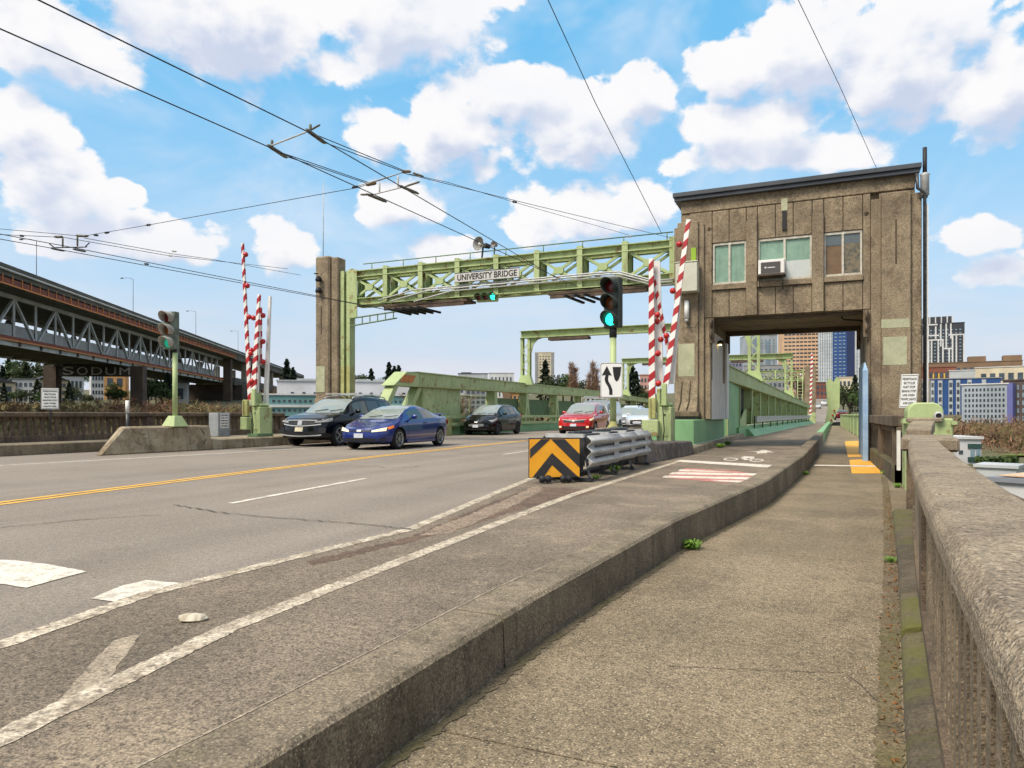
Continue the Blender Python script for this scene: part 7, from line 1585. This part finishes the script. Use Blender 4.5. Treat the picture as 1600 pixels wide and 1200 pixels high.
o = put('bank_undergrowth', bk.mesh('bank_undergrowth', brush, False)); o['kind'] = 'stuff'
# scaffold with orange dots on the hill
sc = thing('scaffold', 'orange and white scaffolding beside the hill road beyond the bridge', 'scaffold', at_d(1247, 640, 330))
for k in range(4):
    a, b = at_d(1243 + k * 4, 632, 330), at_d(1243 + k * 4, 578, 330); part('scaffold_pole', MB().tube([a, b], .25, 5), orange if k % 2 else w_white, sc, world=True)
for k in range(5): part('scaffold_deck', MB().beam(at_d(1241, 586 + k * 10, 330), at_d(1257, 586 + k * 10, 330), 1.5, .3), orange if k % 2 else w_pale, sc, world=True)

# ------------------------------------------------------------------ trolley wires
def wire(name, label, pts, r=.012, group='trolley wires over the road', sag=0, mat=wire_m):
    P_ = []
    for a, b in zip(pts, pts[1:]):
        a, b = Vector(a), Vector(b)
        for k in range(8): s = k / 8; P_.append(a.lerp(b, s) - Vector((0, 0, sag * 4 * s * (1 - s))))
    P_.append(Vector(pts[-1]))
    return solo(name, MB().tube(P_, r, 5), mat, label, 'wire', group)
def zh(px, py, z): return at_z(px, py, z)
zw = 5.35 
A1 = [zh(-40, -52, zw), zh(60, 0, zw), zh(485, 208, zw), at_d(886, 444, 23.3)]
A2 = [zh(-60, 20, zw), zh(0, 45, zw), zh(425, 232, zw), at_d(903, 448, 23.3)]
wire('trolley_wire', 'upper thick trolley wire crossing the sky from the corner to the gantry', A1, .0095)
wire('trolley_wire', 'lower thick trolley wire running to the gantry beside the other', A2, .0095)
zo = 5.30
B1 = [zh(-20, 362, zo), zh(120, 388, zo), at_d(620, 487, 25.6)]; B2 = [zh(-20, 370, zo), zh(93, 390, zo), at_d(604, 484, 25.5)]
wire('trolley_wire', 'trolley wire of the far lane running low to the far end of the gantry', B1, .010); wire('trolley_wire', 'second trolley wire of the far lane beside its twin', B2, .010)
zs_ = 5.85
s0, s1, s2 = zh(-30, 352, zs_ + .1), zh(130, 370, zs_ - .05), zh(240, 350, zs_)
sp1 = [at_d(-20, 356, 17.5), at_d(130, 369, 17.4), at_d(235, 351, 16.5), at_d(560, 293, 13.6), at_d(628, 270, 13.1), at_d(840, 322, 17), at_d(1050, 372, 22)]
wire('span_wire', 'thin cross span wire carrying the trolley wires over the road', sp1, .007, 'span wires')
wire('span_wire', 'faint cross span wire dipping from the hangers toward the gantry', [at_d(132, 372, 17.5), at_d(265, 396, 21), at_d(330, 405, 24), at_d(470, 430, 28)], .008, 'span wires')
wire('span_wire', 'faint lower span wire beside the dipping one', [at_d(-10, 366, 17.3), at_d(100, 371, 17.3), at_d(260, 399, 21), at_d(450, 420, 28)], .008, 'span wires')
wire('feeder_wire', 'upper pair wire from the first hanger to the second', [zh(492, 210, 5.45), zh(632, 267, 5.75)], .008, 'feeder wires'); wire('feeder_wire', 'upper pair wire just below its twin, between the hangers', [zh(500, 220, 5.4), zh(630, 268, 5.72)], .008, 'feeder wires')
wire('feeder_wire', 'lower pair wire from the first hanger to the second', [zh(432, 236, 5.42), zh(575, 285, 5.72)], .008, 'feeder wires'); wire('feeder_wire', 'lower pair wire just below its twin, ending at the brown insulator', [zh(440, 242, 5.4), zh(572, 286, 5.7)], .008, 'feeder wires')
wire('span_wire', 'faint wire past the loudspeaker running on to the tower', [zh(640, 272, 5.8), at_d(700, 285, 14), at_d(800, 315, 17), at_d(930, 352, 20), at_d(985, 368, 22)], .006, 'span wires')
wire('guy_wire', 'long thin guy wire falling from above to the tower end of the gantry', [at_d(838, -40, 12.5), at_d(930, 160, 16), at_d(1034, 365, 22)], .009, 'guy wires')
wire('guy_wire', 'thin guy wire falling from above to the tower roof', [at_d(1228, -40, 13), at_d(1310, 130, 16.5), at_d(1371, 266, 20.4)], .007, 'guy wires')
# hangers and fittings
def fitting(name, label, parts_, group='wire hangers'):
    c = Vector(parts_[0][1]); t = thing(name, label, 'wire hanger', c, group=group)
    for nm, a, b, r_, m_ in parts_: part(nm, MB().tube([a, Vector(a).lerp(Vector(b), .15), Vector(a).lerp(Vector(b), .85), b], [r_ * .45, r_ * .75, r_ * .75, r_ * .45], 7), m_, t, world=True)
    return t
ins = M('insulator', (112, 108, 92), (70, 66, 54), 20, .5); brz = M('bronze', (126, 96, 54), (80, 62, 40), 20, .5)
h1, h2 = zh(485, 208, 5.4), zh(425, 232, 5.4)
fitting('spreader_bar', 'spreader bar with clamps holding the two thick trolley wires, nearer of the hangers', [('clamp', h1 + Vector((0, -.1, .02)), h1 + Vector((0, .35, -.03)), .045, ins), ('clamp', h2 + Vector((0, -.1, .02)), h2 + Vector((0, .35, -.03)), .045, ins), ('bar', h2 + Vector((-.08, 0, .04)), h1 + Vector((.0, 0, .04)), .018, steel), ('insulator', h1 + Vector((.02, 0, .05)), zh(500, 195, 5.46), .022, ins), ('stud', h1, h1 + Vector((0, 0, .14)), .03, ins), ('stud', h2, h2 + Vector((0, 0, .14)), .03, ins)])
Dm = 14.2
u1, u2, l1, l2 = at_d(580, 287, Dm), at_d(633, 268, Dm), at_d(583, 304, Dm), at_d(634, 291, Dm)
fitting('spreader_bar', 'hanger frame with insulators joining the trolley wires to the span wire', [('clamp', l1 + Vector((-.1, -.1, 0)), l1 + Vector((.12, .3, -.08)), .04, ins), ('clamp', l2 + Vector((-.1, -.1, 0)), l2 + Vector((.12, .3, -.08)), .04, ins), ('bar', l1, l2, .018, steel), ('link', at_d(593, 285, Dm), at_d(593, 301, Dm), .025, steel), ('link', at_d(622, 274, Dm), at_d(622, 293, Dm), .025, steel), ('insulator', at_d(572, 289, Dm), at_d(588, 286, Dm), .045, brz), ('insulator', at_d(628, 268, Dm), at_d(642, 268, Dm), .04, brz), ('insulator', at_d(563, 304, Dm), at_d(583, 304, Dm), .028, ins), ('insulator', l2, at_d(656, 284, Dm), .028, ins), ('top_rod', at_d(550, 293, Dm), at_d(628, 270, Dm), .014, steel), ('insulator', at_d(645, 270, Dm), at_d(662, 276, Dm), .03, ins), ('knob', at_d(550, 293, Dm), at_d(560, 291, Dm), .03, dark)])
Dn = 17.8
fitting('spreader_bar', 'far lane hanger frame with two hooked trolley clamps, over the freeway bridge', [('link', at_d(98, 371, Dn), at_d(98, 386, Dn), .03, ins), ('link', at_d(121, 369, Dn), at_d(121, 385, Dn), .03, ins), ('bar', at_d(80, 387, Dn), at_d(136, 386, Dn), .02, dark), ('hook', at_d(77, 381, Dn), at_d(84, 386, Dn), .02, dark), ('hook', at_d(133, 386, Dn), at_d(140, 379, Dn), .02, dark), ('clamp', at_d(80, 388, Dn), at_d(101, 392, Dn), .035, dark), ('clamp', at_d(114, 389, Dn), at_d(134, 393, Dn), .035, dark), ('insulator', at_d(85, 370, Dn), at_d(98, 370, Dn), .045, ins), ('insulator', at_d(119, 368, Dn), at_d(138, 369, Dn), .045, ins)])
for i, (px, py, D, m_, lab) in enumerate([(146, 367, 17.3, dark, 'dark insulator on the span wire beside the far lane hanger'), (163, 364, 17.2, dark, 'second dark insulator along the rising span wire'), (228, 352, 16.6, dark, 'small splice where the span wire starts to rise'), (268, 392, 21, steel, 'pale insulator on the dipping span wire'), (262, 399, 21, steel, 'pale insulator on the lower span wire'), (225, 412, 20, dark, 'dark splice on the far lane trolley wire'), (490, 427, 28, dark, 'small insulator before the concrete pillar'), (800, 315, 17, dark, 'small insulator on the faint wire near the loudspeaker'), (979, 369, 21.5, steel, 'small fitting where the wire nears the tower'), (30, 368, 17.3, dark, 'dark splice on the far lane wire at the edge of view')]):
    a = at_d(px, py, D); b = at_d(px + 8, py + (1 if i not in (1, 2) else -1), D)
    t = solo('wire_insulator', MB().tube([a, a.lerp(b, .2), a.lerp(b, .4), a.lerp(b, .5), a.lerp(b, .6), a.lerp(b, .8), b], [.008, .025, .03, .015, .03, .025, .008], 7), m_, lab, 'insulator', 'insulators on the wires')
bd = solo('whip_antenna', MB().tube([at_d(505, 404, 28.6), at_d(505.5, 286, 28.6)], .015, 5), steel, 'thin whip antenna rising from the concrete pillar', 'antenna')
